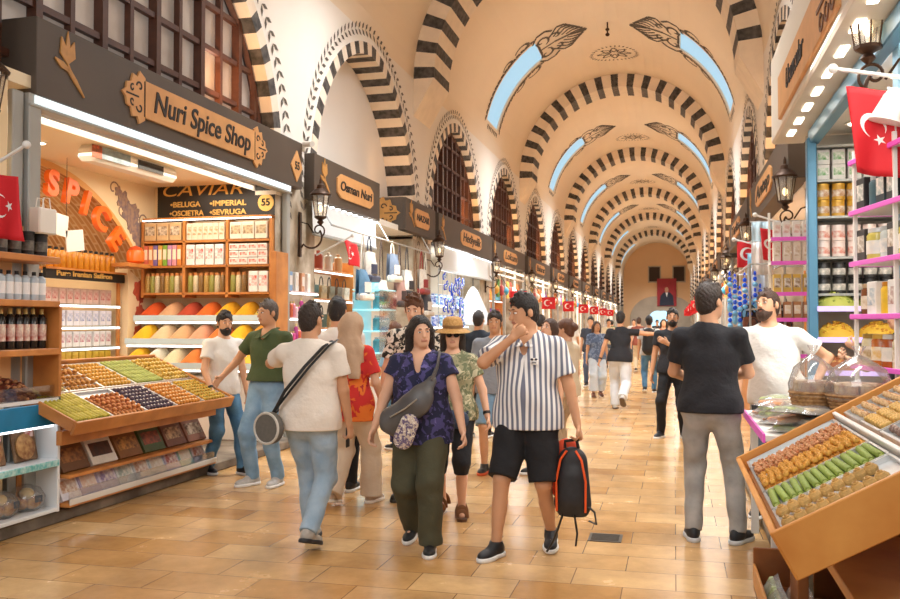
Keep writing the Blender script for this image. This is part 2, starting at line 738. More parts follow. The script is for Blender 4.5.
# vault with skylight openings
SKY_L, SKY_R = (125.0, 167.5), (14.0, 55.0)
SKY_Y = [11.8 + 12.4 * k for k in range(-1, 7)]
ang = sorted(set([0, 180, 14.0, 55.0, 125.0, 167.5] + [14 + 4.1 * i for i in range(11)] + [55 + 5 * i for i in range(15)] + [125 + 4.25 * i for i in range(11)] + [7, 173.5]))
ang = [a for i, a in enumerate(ang) if i == 0 or a - ang[i - 1] > 0.01]
ycut = [Y0]
for y in SKY_Y:
    ycut += [y - .75, y + .75]
ycut = [y for y in ycut if y >= Y0] + [Y1]
ycut = sorted(set(ycut))


def VP(a, y, r=RV):
    return (CX + r * math.cos(R_(a)), y, ZS + r * math.sin(R_(a)))


mb = MB()
for i in range(len(ycut) - 1):
    ya, yb = ycut[i], ycut[i + 1]
    hole = any(abs((ya + yb) / 2 - y) < .1 for y in SKY_Y)
    for a, b in zip(ang, ang[1:]):
        am = (a + b) / 2
        inside = hole and (SKY_L[0] < am < SKY_L[1] or SKY_R[0] < am < SKY_R[1])
        if not inside:
            mb.add([VP(a, ya), VP(b, ya), VP(b, yb), VP(a, yb)], [(0, 1, 2, 3)])
for y in SKY_Y:
    for lo, hi in (SKY_L, SKY_R):
        n = 10
        for j in range(n):
            a, b = lo + (hi - lo) * j / n, lo + (hi - lo) * (j + 1) / n
            for yy in (y - .75, y + .75):
                mb.add([VP(a, yy), VP(b, yy), VP(b, yy, RV + .07), VP(a, yy, RV + .07)], [(0, 1, 2, 3)])
        for a in (lo, hi):
            mb.add([VP(a, y - .75), VP(a, y + .75), VP(a, y + .75, RV + .07), VP(a, y - .75, RV + .07)], [(0, 1, 2, 3)])
o = struct(mb.build('ceiling', VAULTP, smooth=30))
for y in SKY_Y:
    for lo, hi in (SKY_L, SKY_R):
        wn += 1
        mb = MB()
        n = 10
        for j in range(n):
            a, b = lo + (hi - lo) * j / n, lo + (hi - lo) * (j + 1) / n
            mb.add([VP(a, y - .77, RV + .05), VP(b, y - .77, RV + .05), VP(b, y + .77, RV + .05), VP(a, y + .77, RV + .05)], [(0, 1, 2, 3)])
        struct(mb.build('window_%d' % wn, SKYPANE))

# painted arabesques round the skylights and medallions at the crown
for y in SKY_Y[1:6]:
    for lo, hi, top, sg in ((*SKY_L, SKY_L[0], -1), (*SKY_R, SKY_R[1], 1)):
        mb = MB()

        def mp(u, v):
            a = top + sg * math.degrees(u * (.72 if u > 0 else 1) / RV)
            return VP(a, y + v, RV - 0.008)

        def stroke(pts, w):
            n = len(pts)
            for i in range(n - 1):
                (u0, v0), (u1, v1) = pts[i], pts[i + 1]
                du, dv = u1 - u0, v1 - v0
                q = math.hypot(du, dv) or 1
                w0 = 1.6 * w * (0.45 + 0.55 * math.sin(PI * (i + .5) / n))
                nx, ny = -dv / q * w0 / 2, du / q * w0 / 2
                mb.add([mp(u0 + nx, v0 + ny), mp(u1 + nx, v1 + ny), mp(u1 - nx, v1 - ny), mp(u0 - nx, v0 - ny)], [(0, 1, 2, 3)])
        Lh = R_(hi - lo) * RV
        for f in (-1, 1):
            k = 0
            while k * .17 < Lh + .1:
                u = -k * .17
                stroke([(u, f * .90), (u - .06, f * 1.0), (u - .13, f * .94)], .06)
                k += 1
            stroke([(-Lh * q_ / 12, f * .88) for q_ in range(13)], .035)
            # scrolls at the head
            stroke(spiral(.22, f * .50, .36, .05, -f * 1.2, -f * 1.2 + f * 6.0, 24), .075)
            stroke(spiral(-.35, f * 1.02, .30, .04, f * 2.8, f * 2.8 - f * 5.6, 22), .065)
            stroke(spiral(-.95, f * .98, .24, .04, f * 2.8, f * 2.8 - f * 5.6, 20), .055)
            stroke(spiral(.80, f * .38, .34, .04, f * 3.6, f * 3.6 - f * 5.5, 22), .07)
            for q in range(6):
                d_ = f * (.95 - .17 * q)
                stroke([(.55 + .16 * q, d_ * .5), (.95 + .13 * q, d_ * 1.0), (1.25 + .12 * q, d_ * .95), (1.45 + .10 * q, d_ * .62)], .075)
            stroke([(-.1, f * .72), (.12, f * 1.05), (.5, f * 1.08), (.75, f * .85)], .07)
            stroke([(0, f * .62), (.06, f * .3), (.05, 0)], .06)
        for k in range(7):
            stroke([(-Lh - .1, -.6 + .2 * k), (-Lh - .22, -.55 + .2 * k), (-Lh - .1, -.5 + .2 * k)], .04)
        stroke([(.05, 0), (.7, 0), (1.3, 0), (2.0, 0)], .08)
        struct(mb.build(next_trim(), PAINT))
for y in [14.4 + 12.4 * k for k in range(0, 6)]:
    mb = MB()

    def mdp(u, v):
        return VP(90 - math.degrees(u / RV), y + v, RV - 0.008)
    for k in range(34):
        a = 2 * PI * k / 34
        c0, s0 = math.cos(a), math.sin(a)
        mb.add([mdp(.68 * c0 - .03 * s0, .68 * s0 + .03 * c0), mdp(.76 * c0, .76 * s0), mdp(.68 * c0 + .03 * s0, .68 * s0 - .03 * c0), mdp(.62 * c0, .62 * s0)], [(0, 1, 2, 3)])
    for k in range(8):
        a = 2 * PI * k / 8
        pts = [(.12, -.0), (.3, .10), (.46, .03), (.5, -.05)]
        for f in (-1, 1):
            q = [(u * math.cos(a) - f * v * math.sin(a), u * math.sin(a) + f * v * math.cos(a)) for u, v in pts]
            for (u0, v0), (u1, v1) in zip(q, q[1:]):
                d = math.hypot(u1 - u0, v1 - v0)
                nx, ny = -(v1 - v0) / d * .022, (u1 - u0) / d * .022
                mb.add([mdp(u0 + nx, v0 + ny), mdp(u1 + nx, v1 + ny), mdp(u1 - nx, v1 - ny), mdp(u0 - nx, v0 - ny)], [(0, 1, 2, 3)])
    struct(mb.build(next_trim(), PAINT))

# transverse striped arches under the vault
for yb in BANDS[1:]:
    mb = MB()
    rin = RV - 0.42
    yf, yk = yb - .6, yb + .6
    na = int(round(PI * 3.1 / 0.5))
    th0 = 0.0
    cuts = []
    for i in range(na):
        cuts.append((i / na, (i + .56) / na, 0))
        cuts.append(((i + .56) / na, (i + 1) / na, 1))
    for f0, f1, m in cuts:
        for j in range(2):
            a, b = 180 * (f0 + (f1 - f0) * j / 2), 180 * (f0 + (f1 - f0) * (j + 1) / 2)
            mb.add([VP(a, yf), VP(b, yf), VP(b, yf, rin), VP(a, yf, rin), VP(a, yk, rin), VP(b, yk, rin), VP(a, yk), VP(b, yk)], [(0, 1, 2, 3), (3, 2, 5, 4), (4, 5, 7, 6)], m)
    for s in (-1, 1):
        x0, x1 = CX + s * RV, CX + s * rin
        zb = ZS - .75
        mb.add([(x1, yf, ZS), (x1, yk, ZS), (x0, yk, zb), (x0, yf, zb), (x0, yf, ZS), (x0, yk, ZS)], [(0, 1, 2, 3), (0, 3, 4), (1, 5, 2)], 0)
    struct(mb.build(next_trim(), [PALESTONE, BLACKSTONE]))

# end wall with its stone portal, two windows and the daylight beyond
ENDP = mat('peach_plaster', '#e6bd92', 0.85, var=0.06, scale=.4)
GREYSTONE = mat('grey_portal_stone', '#b9aa98', 0.85, var=0.2, scale=.8)
DARKIN = mat('dark_interior', '#3a2a20', 0.8)
mb = MB()
mb.box((CX, Y1 + .3, 5.4), (7.4, .6, 10.0), 0)
mb.build('wall_end', ENDP)
struct(bpy.data.objects['wall_end'])
mb = MB()
pt = arch_pts(3.0, 1.9, 4.05, 14)
poly = [(-3.25, 0)] + [(-3.25, 1.9)] + [(x * 1.08, z + .15) for x, z in pt] + [(3.25, 1.9), (3.25, 0)]
mb.prism(poly, .12, 0, at(CX + .6, Y1 - .0, 0, AX_F))
poly = [(-1.3, 0), (-1.3, 1.6)] + [(x * .42, 1.6 + (z - 1.9) * .55) for x, z in pt] + [(1.3, 1.6), (1.3, 0)]
mb.prism(poly, .02, 1, at(CX + .35, Y1 - .13, 0, AX_F))
struct(mb.build('door_1', [GREYSTONE, mat('portal_daylight', '#a9d3e8', .5, emit=.9)]))
for x in (-.2, 2.2):
    mb = MB()
    mb.box((CX + x, Y1 - .02, 6.55), (1.3, .12, 1.7), 0)
    mb.box((CX + x, Y1 - .06, 6.55), (1.05, .1, 1.45), 1)
    wn += 1
    struct(mb.build('window_%d' % wn, [GREYSTONE, DARKIN]))

# ------------------------------------------------------------------ shop fittings, shared
FASCIA = mat('dark_fascia', '#54483e', 0.55, var=0.12, scale=2)
TANWOOD = mat('tan_plaque_wood', '#d9a066', 0.5, var=0.12, scale=6)
OAK = mat('oak_shelf_wood', '#d08a45', 0.45, col2='#b87438', scale=5)
BRASSY = mat('gilt_relief', '#c9924f', 0.45, var=0.2, scale=14)
BLACK = mat('matt_black', '#1c1a19', 0.55)
STEEL = mat('brushed_steel', '#b9bcbd', 0.32, metal=0.85)
ALU = mat('grey_aluminium', '#a9aaa6', 0.4, metal=0.4)
LED = mat('led_light', '#fff6e6', 0.4, emit=5.0, emit_col='#fff1dc')
LEDW = mat('led_shelf_light', '#ffffff', 0.4, emit=2.6, emit_col='#f4fbff')
GLASS = film('clear_glass', gloss=0.05)
IRON = mat('bronzed_iron', '#4b3629', 0.42, metal=0.7)
LAMPGLASS = film('lantern_glass', (0.95, 0.93, 0.88), 0.15, opaque=0.25, col=(0.9, 0.86, 0.78))
GOLD = mat('gold_letters', '#e2b866', 0.35, metal=0.4)
ORANGE = mat('orange_acrylic', '#ee6a1f', 0.3, emit=0.12)
REDF = mat('red_flag_cloth', '#d8202a', 0.7)
WHITEF = mat('white_flag_print', '#f6f2ee', 0.7)
DARKT = mat('dark_lettering', '#231c18', 0.6)


def tulip(mb, T, h, m=0):
    k = h
    for pts in ([(0, .40), (-.20, .56), (-.17, .86), (-.06, .72), (0, 1.0), (.06, .72), (.17, .86), (.20, .56)],):
        mb.prism([(x * k, y * k) for x, y in pts], .012, m, T)
    ribbon(mb, [(0, .42 * k), (.05 * k, .30 * k), (.22 * k, .15 * k), (.46 * k, -.08 * k)], [.04 * k, .09 * k, .09 * k, .02 * k], .012, m, T)
    ribbon(mb, [(.03 * k, .30 * k), (-.14 * k, .36 * k), (-.34 * k, .44 * k)], [.06 * k, .13 * k, .02 * k], .012, m, T)


def lobed_end(w, h, f):
    """outline of the pierced ornament that closes a plaque, pointing along f"""
    pts = [(0, -h / 2), (.25 * w, -h * .62), (.34 * w, -h * .46), (.55 * w, -h * .50), (.62 * w, -h * .30), (.8 * w, -h * .26), (.84 * w, -h * .1), (w, 0)]
    pts = pts + [(x, -y) for x, y in reversed(pts[:-1])]
    pts = [(f * x, y) for x, y in pts]
    return pts if f > 0 else pts[::-1]


def fretwork(mb, w, h, f, T, m=1):
    for sg in (-1, 1):
        ribbon(mb, [(f * x, sg * y) for x, y in spiral(.26 * w, .24 * h, .15 * w, .03 * w, 0, 5.2, 14)], .035 * w + .006, .003, m, T)
        ribbon(mb, [(f * x, sg * y) for x, y in spiral(.58 * w, .15 * h, .11 * w, .02 * w, 2, -3.4, 12)], .03 * w + .006, .003, m, T)
    ribbon(mb, [(f * .3 * w, 0), (f * .86 * w, 0)], .03 * w + .005, .003, m, T)
    ribbon(mb, [(f * .04 * w, -h * .42), (f * .04 * w, h * .42)], .02 * w + .006, .003, m, T)


def shop_sign(label, y0, y1, x, ax, z0=3.38, z1=4.0, depth=.32, word='', yp=None, pl=1.6, number=None, emblem=True, wtext=None, size=.24, ends=True):
    """dark box sign over a shop front; ax tells which way it faces"""
    s = 1 if ax is AX_L else -1
    t = thing('shop_sign', label, 'shop sign', ((x - s * depth / 2), y0, z0))
    inv = Matrix.Translation((-t.location.x, -y0, -z0))
    mb = MB()
    mb.box((0, (y1 - y0) / 2, (z1 - z0) / 2), (depth, y1 - y0, z1 - z0), bev=.006)
    mb.build('fascia', FASCIA, t)
    zc = (z0 + z1) / 2
    yp = yp if yp is not None else (y0 + y1) / 2
    h = (z1 - z0) * .56
    T = inv @ at(x + s * .001, yp, zc, ax)
    mb = MB()
    if ends:
        mb.prism([(-pl / 2, -h / 2), (pl / 2, -h / 2), (pl / 2, h / 2), (-pl / 2, h / 2)], .025, 0, T)
    else:
        mb.prism([(-pl / 2, -h * .28), (-pl * .4, -h / 2), (pl * .4, -h / 2), (pl / 2, -h * .28), (pl / 2, h * .28), (pl * .4, h / 2), (-pl * .4, h / 2), (-pl / 2, h * .28)], .025, 0, T)
    mb.build('plaque', TANWOOD, t)
    if ends:
        for f in (-1, 1):
            mb = MB()
            T2 = inv @ at(x + s * .001, yp + s * f * pl / 2, zc, ax)
            mb.prism(lobed_end(.36, h * 1.15, f), .02, 0, T2)
            fretwork(mb, .36, h * 1.15, f, T2 @ Matrix.Translation((0, 0, .021)))
            mb.build('pierced_ornament', [TANWOOD, DARKT], t)
    if word:
        text(word, size, DARKT, t, inv @ at(x + s * .03, yp, zc, ax), shear=.18, width=wtext or pl * .88, bold=.004)
    if emblem:
        mb = MB()
        tulip(mb, inv @ at(x + s * .001, y0 + .36 if s > 0 else y1 - .36, zc - (z1 - z0) * .26, ax), (z1 - z0) * .74)
        mb.build('tulip_emblem', BRASSY, t)
    if number:
        mb = MB()
        T2 = inv @ at(x + s * .001, y1 - .2, zc - .03, ax)
        mb.prism([(-.18, 0), (0, -.21), (.18, 0), (0, .21)], .015, 0, T2)
        q = mb.build('number_plate', TANWOOD, t)
        text(number, .15, DARKT, q, inv @ at(x + s * .018, y1 - .2, zc - .03, ax), bold=.003)
    return t


def wall_lantern(label, x, y, z, s, group='wall lanterns on the piers', k=1.0):
    """wrought iron lantern on a scrolled arm; s is the way the arm points along X"""
    t = thing('wall_lantern', label, 'lantern', (x, y, z), 0, group)
    mb = MB()
    mb.box((0, 0, -.22 * k), (.03, .07 * k, .62 * k), bev=.008)
    mb.build('wall_plate', IRON, t)
    mb = MB()
    pts = [(s * .02, 0, -.40 * k)] + [(s * (.17 * k + .15 * k * math.sin(a)), 0, -.26 * k - .15 * k * math.cos(a)) for a in np.linspace(-.9, 2.2, 14)]
    mb.tube(pts, .014 * k, 6)
    mb.tube([(s * a, 0, b) for a, b in spiral(.27 * k, -.17 * k, .10 * k, .025 * k, -1.0, 5.6, 20)], .011 * k, 6)
    mb.tube([(s * .02, 0, -.05 * k), (s * .12 * k, 0, -.08 * k), (s * .2 * k, 0, -.2 * k)], .01 * k, 6)
    mb.build('arm', IRON, t, smooth=60)
    c = (s * .30 * k, 0, 0)
    mb = MB()
    mb.lathe([(.012 * k, -.1 * k), (.05 * k, -.06 * k), (.03 * k, -.03 * k), (.085 * k, .0), (.09 * k, .02 * k)], c, 8)
    mb.build('gallery', IRON, t, smooth=40)
    mb = MB()
    mb.lathe([(.078 * k, .02 * k), (.12 * k, .30 * k)], c, 8)
    mb.build('glass_cage', LAMPGLASS, t)
    mb = MB()
    for i in range(8):
        a = 2 * PI * i / 8
        mb.tube([(c[0] + .08 * k * math.cos(a), .08 * k * math.sin(a), .02 * k), (c[0] + .124 * k * math.cos(a), .124 * k * math.sin(a), .31 * k)], .006 * k, 4)
    mb.build('cage_bars', IRON, t)
    mb = MB()
    mb.lathe([(.15 * k, .30 * k), (.155 * k, .32 * k), (.09 * k, .39 * k), (.06 * k, .40 * k), (.05 * k, .45 * k), (.02 * k, .47 * k), (.018 * k, .52 * k), (.004 * k, .56 * k)], c, 10)
    mb.build('cap', IRON, t, smooth=40)
    mb = MB()
    mb.ell((c[0], 0, .13 * k), (.032 * k, .032 * k, .05 * k), 8, 6)
    mb.build('bulb', mat('lantern_bulb', '#ffe6bd', .4, emit=3.0, emit_col='#ffd9a0'), t)
    return t


def flag(label, x, y, z, w, h, ax, pole=None, wave=.03, group=None, skew=0.0, turn=0):
    """red flag with a white crescent and star, hanging from its top edge; x,y,z is the top corner"""
    t = thing('flag', label, 'flag', (x, y, z), 0, group)
    T = Matrix.Translation((0, 0, 0)) @ ax

    def S(u, v):
        return (u * w + skew * v * h * .4, -v * h - .10 * h * u * (1 if skew else 0), wave * math.sin(u * 7 + v * 2.4) * (.35 + v))
    mb = MB()
    mb.grid(lambda u, v: S(u, v), 14, 12, 0, T)
    a = mb.build('cloth', REDF, t, smooth=60)
    md = a.modifiers.new('thickness', 'SOLIDIFY')
    md.thickness = .004
    for back in (.006, -.006):
        mb = MB()
        q = min(w, h)
        ca, sa = math.cos(R_(turn)), math.sin(R_(turn))

        def uv(x_, y_):
            x_, y_ = x_ * ca - y_ * sa, x_ * sa + y_ * ca
            u_, v_ = .5 + x_ * q / w, .48 - y_ * q / h
            c_ = S(u_, v_)
            return (c_[0], c_[1], c_[2] + back)
        out_, in_ = [], []
        for i in range(17):
            th = R_(38) + (2 * PI - R_(76)) * i / 16
            out_.append(uv(-.12 + .27 * math.cos(th), .27 * math.sin(th)))
            th = R_(50) + (2 * PI - R_(100)) * i / 16
            in_.append(uv(-.055 + .215 * math.cos(th), .215 * math.sin(th)))
        mb.add(out_ + in_, [(i, i + 1, 18 + i, 17 + i) for i in range(16)], 0, T)
        st = [uv(.20 + (.125 if i % 2 == 0 else .05) * math.cos(R_(180 + 36 * i)), (.125 if i % 2 == 0 else .05) * math.sin(R_(180 + 36 * i))) for i in range(10)] + [uv(.20, 0)]
        mb.add(st, [(i, (i + 1) % 10, 10) for i in range(10)], 0, T)
        mb.build('crescent_and_star', WHITEF, a)
    if pole:
        mb = MB()
        p, q = Vector(pole[0]) - t.location, Vector(pole[1]) - t.location
        mb.cyl(p, q, .012, m=0)
        mb.ell(p, (.03, .03, .03), 8, 6)
        mb.build('pole', mat('white_pole', '#e8e6e2', .4), t, smooth=40)
    return t


def downlight(loc, label, group, r=.09):
    t = thing('downlight', label, 'ceiling light', loc, 0, group)
    mb = MB()
    mb.lathe([(r * 1.15, 0), (r * 1.1, -.012), (r * .9, -.014)], (0, 0, 0), 14)
    mb.build('rim', WHITEW, t, smooth=30)
    mb = MB()
    mb.lathe([(r * .9, -.016), (r * .4, -.02)], (0, 0, 0), 14)
    mb.build('lens', LED, t)
    return t


# ------------------------------------------------------------------ the spice shop, near on the left
mb = MB()
mb.box((-6.0, 8.1, 3.5), (2.1, 5.4, .1))
struct(mb.build('ceiling_spice_shop', mat('shop_ceiling', '#f3e4c6', .7)))
# back wall with a low arch into a brick cellar
CY, CZ, CRA = 8.35, 1.05, 2.37


def sp_arch(n=24):
    out = []
    for i in range(n + 1):
        y = 6.0 + (10.58 - 6.0) * i / n
        q = (y - CY) / 2.42
        out.append((y, CZ + CRA * math.sqrt(max(0, 1 - q * q * .92)) - (.10 * max(0, q) ** 2)))
    return out


SA = sp_arch()
mb = MB()
XB = -6.95
for a, b in zip(SA, SA[1:]):
    mb.add([(XB, a[0], a[1]), (XB, b[0], b[1]), (XB, b[0], 3.5), (XB, a[0], 3.5)], [(0, 1, 2, 3)])
    mb.add([(XB, a[0], a[1]), (XB, b[0], b[1]), (XB - 2.6, b[0], b[1]), (XB - 2.6, a[0], a[1])], [(0, 1, 2, 3)], 1)
    mb.add([(XB + .02, a[0], a[1] - .05), (XB + .02, b[0], b[1] - .05), (XB + .02, b[0], b[1] + .03), (XB + .02, a[0], a[1] + .03)], [(0, 1, 2, 3)], 2)
mb.add([(XB, 10.15, 0), (XB, 10.75, 0), (XB, 10.75, 2.45), (XB, 10.58, SA[-1][1]), (XB, 10.15, 2.3)], [(0, 1, 2, 3, 4)])
mb.add([(XB, 10.58, SA[-1][1]), (XB, 10.75, 2.45), (XB, 10.75, 3.5), (XB, 10.58, 3.5)], [(0, 1, 2, 3)])
mb.add([(XB - 2.6, 5.5, 0), (XB - 2.6, 10.7, 0), (XB - 2.6, 10.7, 3.5), (XB - 2.6, 5.5, 3.5)], [(0, 1, 2, 3)], 1)
mb.add([(XB, 10.2, 0), (XB - 2.6, 10.2, 0), (XB - 2.6, 10.2, 2.3), (XB, 10.2, 2.3)], [(0, 1, 2, 3)])
mb.add([(XB, 6.0, 0), (XB - 2.6, 6.0, 0), (XB - 2.6, 6.0, 3.5), (XB, 6.0, 3.5)], [(0, 1, 2, 3)])
struct(mb.build('wall_spice_shop_back', [CREAM, brick_material('cellar_brick', '#c9975f', '#b07c48', '#d6b68a', .22, .07), mat('arch_gilt_edge', '#e0a860', .5)]))
mb = MB()
mb.box((-6.03, 10.80, 1.75), (2.04, .1, 3.5))
struct(mb.build('wall_spice_shop_end', CREAM))
mb = MB()
mb.box((-5.95, 5.62, 1.75), (2.0, .1, 3.5))
struct(mb.build('wall_spice_shop_near', CREAM))
area('spice_shop_light', (-5.8, 8.2, 3.36), 1.3, 70, (1.0, .9, .74), (-5.8, 8.2, 0), 4.4)
area('cellar_light', (-7.9, 8.4, 3.2), .8, 26, (1.0, .82, .58), (-7.9, 8.6, 0), 1.6)

shop_sign('long dark sign of the spice shop with a carved wooden name plaque and gilt tulip', 5.92, 11.08, -4.9, AX_L, 3.40, 4.03, .35, 'Nuri Spice Shop', 8.5, 2.25, '55', size=.3, wtext=2.0)
t = thing('shopfront_frame', 'grey metal frame with light strip around the spice shop opening', 'shop frame', (-4.95, 5.9, 0))
mb = MB()
mb.box((0, .02, 1.7), (.1, .14, 3.4), bev=.01)
mb.box((-.02, -.12, 1.7), (.06, .12, 3.4), bev=.01)
mb.build('post', ALU, t)
mb = MB()
mb.box((0, 4.78, 1.7), (.08, .1, 3.4), bev=.01)
mb.build('post', ALU, t)
mb = MB()
mb.box((0, 2.4, 3.305), (.12, 4.9, .03), bev=.008)
mb.build('header', ALU, t)
mb = MB()
mb.box((0.01, 2.4, 3.355), (.10, 4.8, .065))
mb.build('light_strip', mat('pale_led_strip', '#dfe8ea', .3, emit=.55, emit_col='#e6f4fa'), t)

DL = 'small round downlight in the cream ceiling of the spice shop'
k = Kind(downlight((0, 0, 0), DL, 'downlights in the spice shop ceiling', .085))
for x, y in ((-5.45, 6.9), (-5.53, 7.67), (-5.48, 8.38), (-5.5, 9.13), (-5.5, 9.78), (-5.56, 10.45), (-6.35, 6.9), (-6.35, 7.7), (-6.35, 8.5)):
    k.put((x, y, 3.449))

t = thing('air_curtain', 'long printed air curtain unit under the spice shop ceiling', 'air curtain', (-5.95, 8.72, 3.34))
mb = MB()
mb.box((0, 0, .03), (.24, 1.6, .18), bev=.05)
mb.build('casing', WHITEW, t)
mb = MB()
mb.box((.132, -.45, .03), (.006, .5, .12))
mb.build('printed_panel', mat('blue_grey_print', '#8fa0a8', .5, var=.4, scale=9), t)
mb = MB()
mb.box((.132, -.78, .03), (.007, .16, .13))
mb.build('printed_tulips', mat('orange_print', '#d95a26', .5, col2='#2d3a2a', scale=14), t)
mb = MB()
mb.box((.132, .2, .03), (.007, .5, .1))
mb.build('louver', BLACK, t)

# SPICE in orange letters along the arch
t = thing('arch_lettering', 'big orange letters reading SPICE that climb the brick arch', 'sign letters', (-6.9, 8.6, 3.2))
for ch, y, z, a in (('S', 8.60, 3.17, -6), ('P', 8.92, 3.11, -13), ('I', 9.2, 3.02, -20), ('C', 9.5, 2.88, -31), ('E', 9.80, 2.65, -46)):
    o = text(ch, .40, ORANGE, t, Matrix.Translation((.0, y - 8.6, z - 3.2)) @ AX_L @ Matrix.Rotation(R_(a), 4, 'Z'), 'letter', ext=.035, bold=.016)
t = thing('spice_pot', 'small orange pot standing at the foot of the arch', 'pot', (-6.82, 10.12, 2.36))
mb = MB()
mb.lathe([(.07, 0), (.11, .03), (.115, .14), (.095, .17)], (0, 0, 0), 12)
mb.build('body', ORANGE, t, smooth=40)
mb = MB()
mb.lathe([(.095, .17), (.07, .21), (.015, .23)], (0, 0, 0), 12)
mb.build('heaped_spice', mat('saffron_threads', '#e0531a', .9, var=.4, scale=50), t, smooth=40)
mb = MB()
mb.box((-6.86, 10.1, 2.33), (.26, .5, .05), bev=.005)
tag(mb.build('ledge', OAK), 'short wooden ledge under the orange spice pot', 'shelf')

# painted flowers on the cream wall and pillar
PAINTR = mat('painted_rose', '#c4573a', .8, var=.25, scale=20)
PAINTB = mat('painted_taupe', '#ab8b74', .8, col2='#7d6c70', scale=16)
mb = MB()
for cx, cz, r in ((10.02, 3.18, .12), (10.18, 3.02, .16), (10.32, 2.82, .14), (10.4, 2.68, .12), (9.92, 3.28, .07), (10.3, 3.05, .08), (10.2, 2.84, .07)):
    po = []
    for i in range(20):
        a = 2 * PI * i / 20
        q = r * (1 + .22 * math.sin(5 * a + cx * 9))
        po.append((q * math.cos(a), q * math.sin(a)))
    mb.prism(po, .004 + .002 * (cx * 10 % 3), 0, at(XB + .002, cx, cz, AX_L))
for cx, cz, f in ((9.82, 3.3, 1), (10.42, 2.5, -1), (10.0, 3.06, -1), (10.45, 2.95, 1)):
    ribbon(mb, spiral(0, 0, .12, .02, 0, 5 * f, 16), .018, .004, 0, at(XB + .002, cx, cz, AX_L))
tag(mb.build('wall_painting', PAINTB), 'taupe painted flower spray on the cream wall beside the arch', 'wall painting')
mb = MB()
for cy, cz, r in ((10.40, 2.02, .13), (10.42, 1.72, .10), (10.38, 1.46, .09), (10.44, 1.9, .05), (10.33, 1.62, .05)):
    po = [(r * (1 + .15 * math.sin(6 * a)) * math.cos(a), r * (1 + .15 * math.sin(6 * a)) * math.sin(a)) for a in [2 * PI * i / 24 for i in range(24)]]
    mb.prism(po, .005, 0, at(XB + .002, cy, cz, AX_L))
ribbon(mb, [(0, 0), (.05, .3), (-.03, .6), (.04, .9)], .02, .004, 0, at(XB + .001, 10.42, 1.15, AX_L))
tag(mb.build('wall_painting', PAINTR), 'red painted roses on the narrow cream pillar', 'wall painting')

# caviar board and the oak shelf unit on the end wall
t = thing('caviar_sign', 'black board with gold CAVIAR lettering over the oak shelves', 'sign', (-5.93, 10.72, 3.265))
mb = MB()
mb.box((0, 0, 0), (1.9, .03, .5), bev=.004)
mb.build('board', mat('black_board', '#262320', .4), t)
text('CAVIAR', .23, GOLD, t, at(-.28, -.02, .12, AX_F), shear=.25, width=1.2, ext=.002)
text('•BELUGA', .10, GOLD, t, at(-.52, -.02, -.07, AX_F), width=.46, bold=.003, ext=.002)
text('•IMPERIAL', .10, GOLD, t, at(.12, -.02, -.07, AX_F), width=.54, bold=.003, ext=.002)
text('•OSCIETRA', .10, GOLD, t, at(-.5, -.02, -.19, AX_F), width=.52, bold=.003, ext=.002)
text('•SEVRUGA', .10, GOLD, t, at(.12, -.02, -.19, AX_F), width=.54, bold=.003, ext=.002)
mb = MB()
mb.lathe([(.115, 0), (.115, .01)], (0, 0, 0), 20, T=at(.68, -.016, -.08, AX_F))
q = mb.build('round_badge', GOLD, t)
text('55', .13, DARKT, q, at(.68, -.03, -.08, AX_F), bold=.004, ext=.002)

UX0, UX1, UY = -6.9, -4.97, 10.42
t = thing('shelf_unit', 'oak shelf unit in three bays under the caviar board', 'shelf unit', ((UX0 + UX1) / 2, UY, 1.95))
cxs = [-6.9, -6.28, -5.65, -5.03]
for x in cxs:
    mb = MB()
    mb.box((x - (UX0 + UX1) / 2, .12, .48), (.04, .3, 1.02), bev=.004)
    mb.build('upright', OAK, t)
SHZ = [1.97, 2.33, 2.66, 2.97]
for z in SHZ:
    mb = MB()
    mb.box((-.03, .12, z - 1.95), (1.87, .3, .03), bev=.004)
    mb.build('shelf', OAK, t)
mb = MB()
mb.box((-.03, .28, .48), (1.87, .02, 1.02))
mb.build('back_panel', mat('warm_back_panel', '#e8b878', .6), t)
mb = MB()
mb.box((.99, .06, -.4), (.08, .36, 1.9), bev=.005)
mb.build('end_post', OAK, t)
mb = MB()
mb.box((-.03, -.02, 1.0), (1.87, .02, .015))
mb.build('light_strip', LEDW, t)


def carton(name, label, cat, d, cols, group=None, panel=True):
    """printed pack: body with a front panel and a coloured band (front looks to -Y)"""
    t = thing(name, label, cat, (0, 0, 0), 0, group)
    mb = MB()
    mb.box((0, 0, d[2] / 2), d, bev=min(d) * .05)
    mb.build('carton', mat('pk_' + cols[0], cols[0], .45, var=.1, scale=20), t)
    if panel:
        mb = MB()
        mb.box((0, -d[1] / 2, d[2] * .55), (d[0] * .8, .004, d[2] * .5))
        mb.build('print_panel', mat('pp_' + cols[1] + (cols[2] if len(cols) > 2 else ''), cols[1], .45, col2=cols[2] if len(cols) > 2 else cols[1], scale=26), t)
    return t


def jar(name, label, cat, r, h, body, lid, band=None, group=None, seg=12, neck=.72):
    t = thing(name, label, cat, (0, 0, 0), 0, group)
    mb = MB()
    mb.lathe([(r * .9, 0), (r, .02 * h), (r, h * .78), (r * neck, h * .88)], (0, 0, 0), seg)
    mb.build('body', body, t, smooth=40)
    mb = MB()
    mb.lathe([(r * neck * 1.08, h * .87), (r * neck * 1.08, h), (r * neck * .9, h * 1.01)], (0, 0, 0), seg)
    mb.build('lid', lid, t, smooth=40)
    if band:
        mb = MB()
        mb.lathe([(r * 1.01, h * .2), (r * 1.01, h * .62)], (0, 0, 0), seg)
        mb.build('paper_label', band, t, smooth=40)
    return t


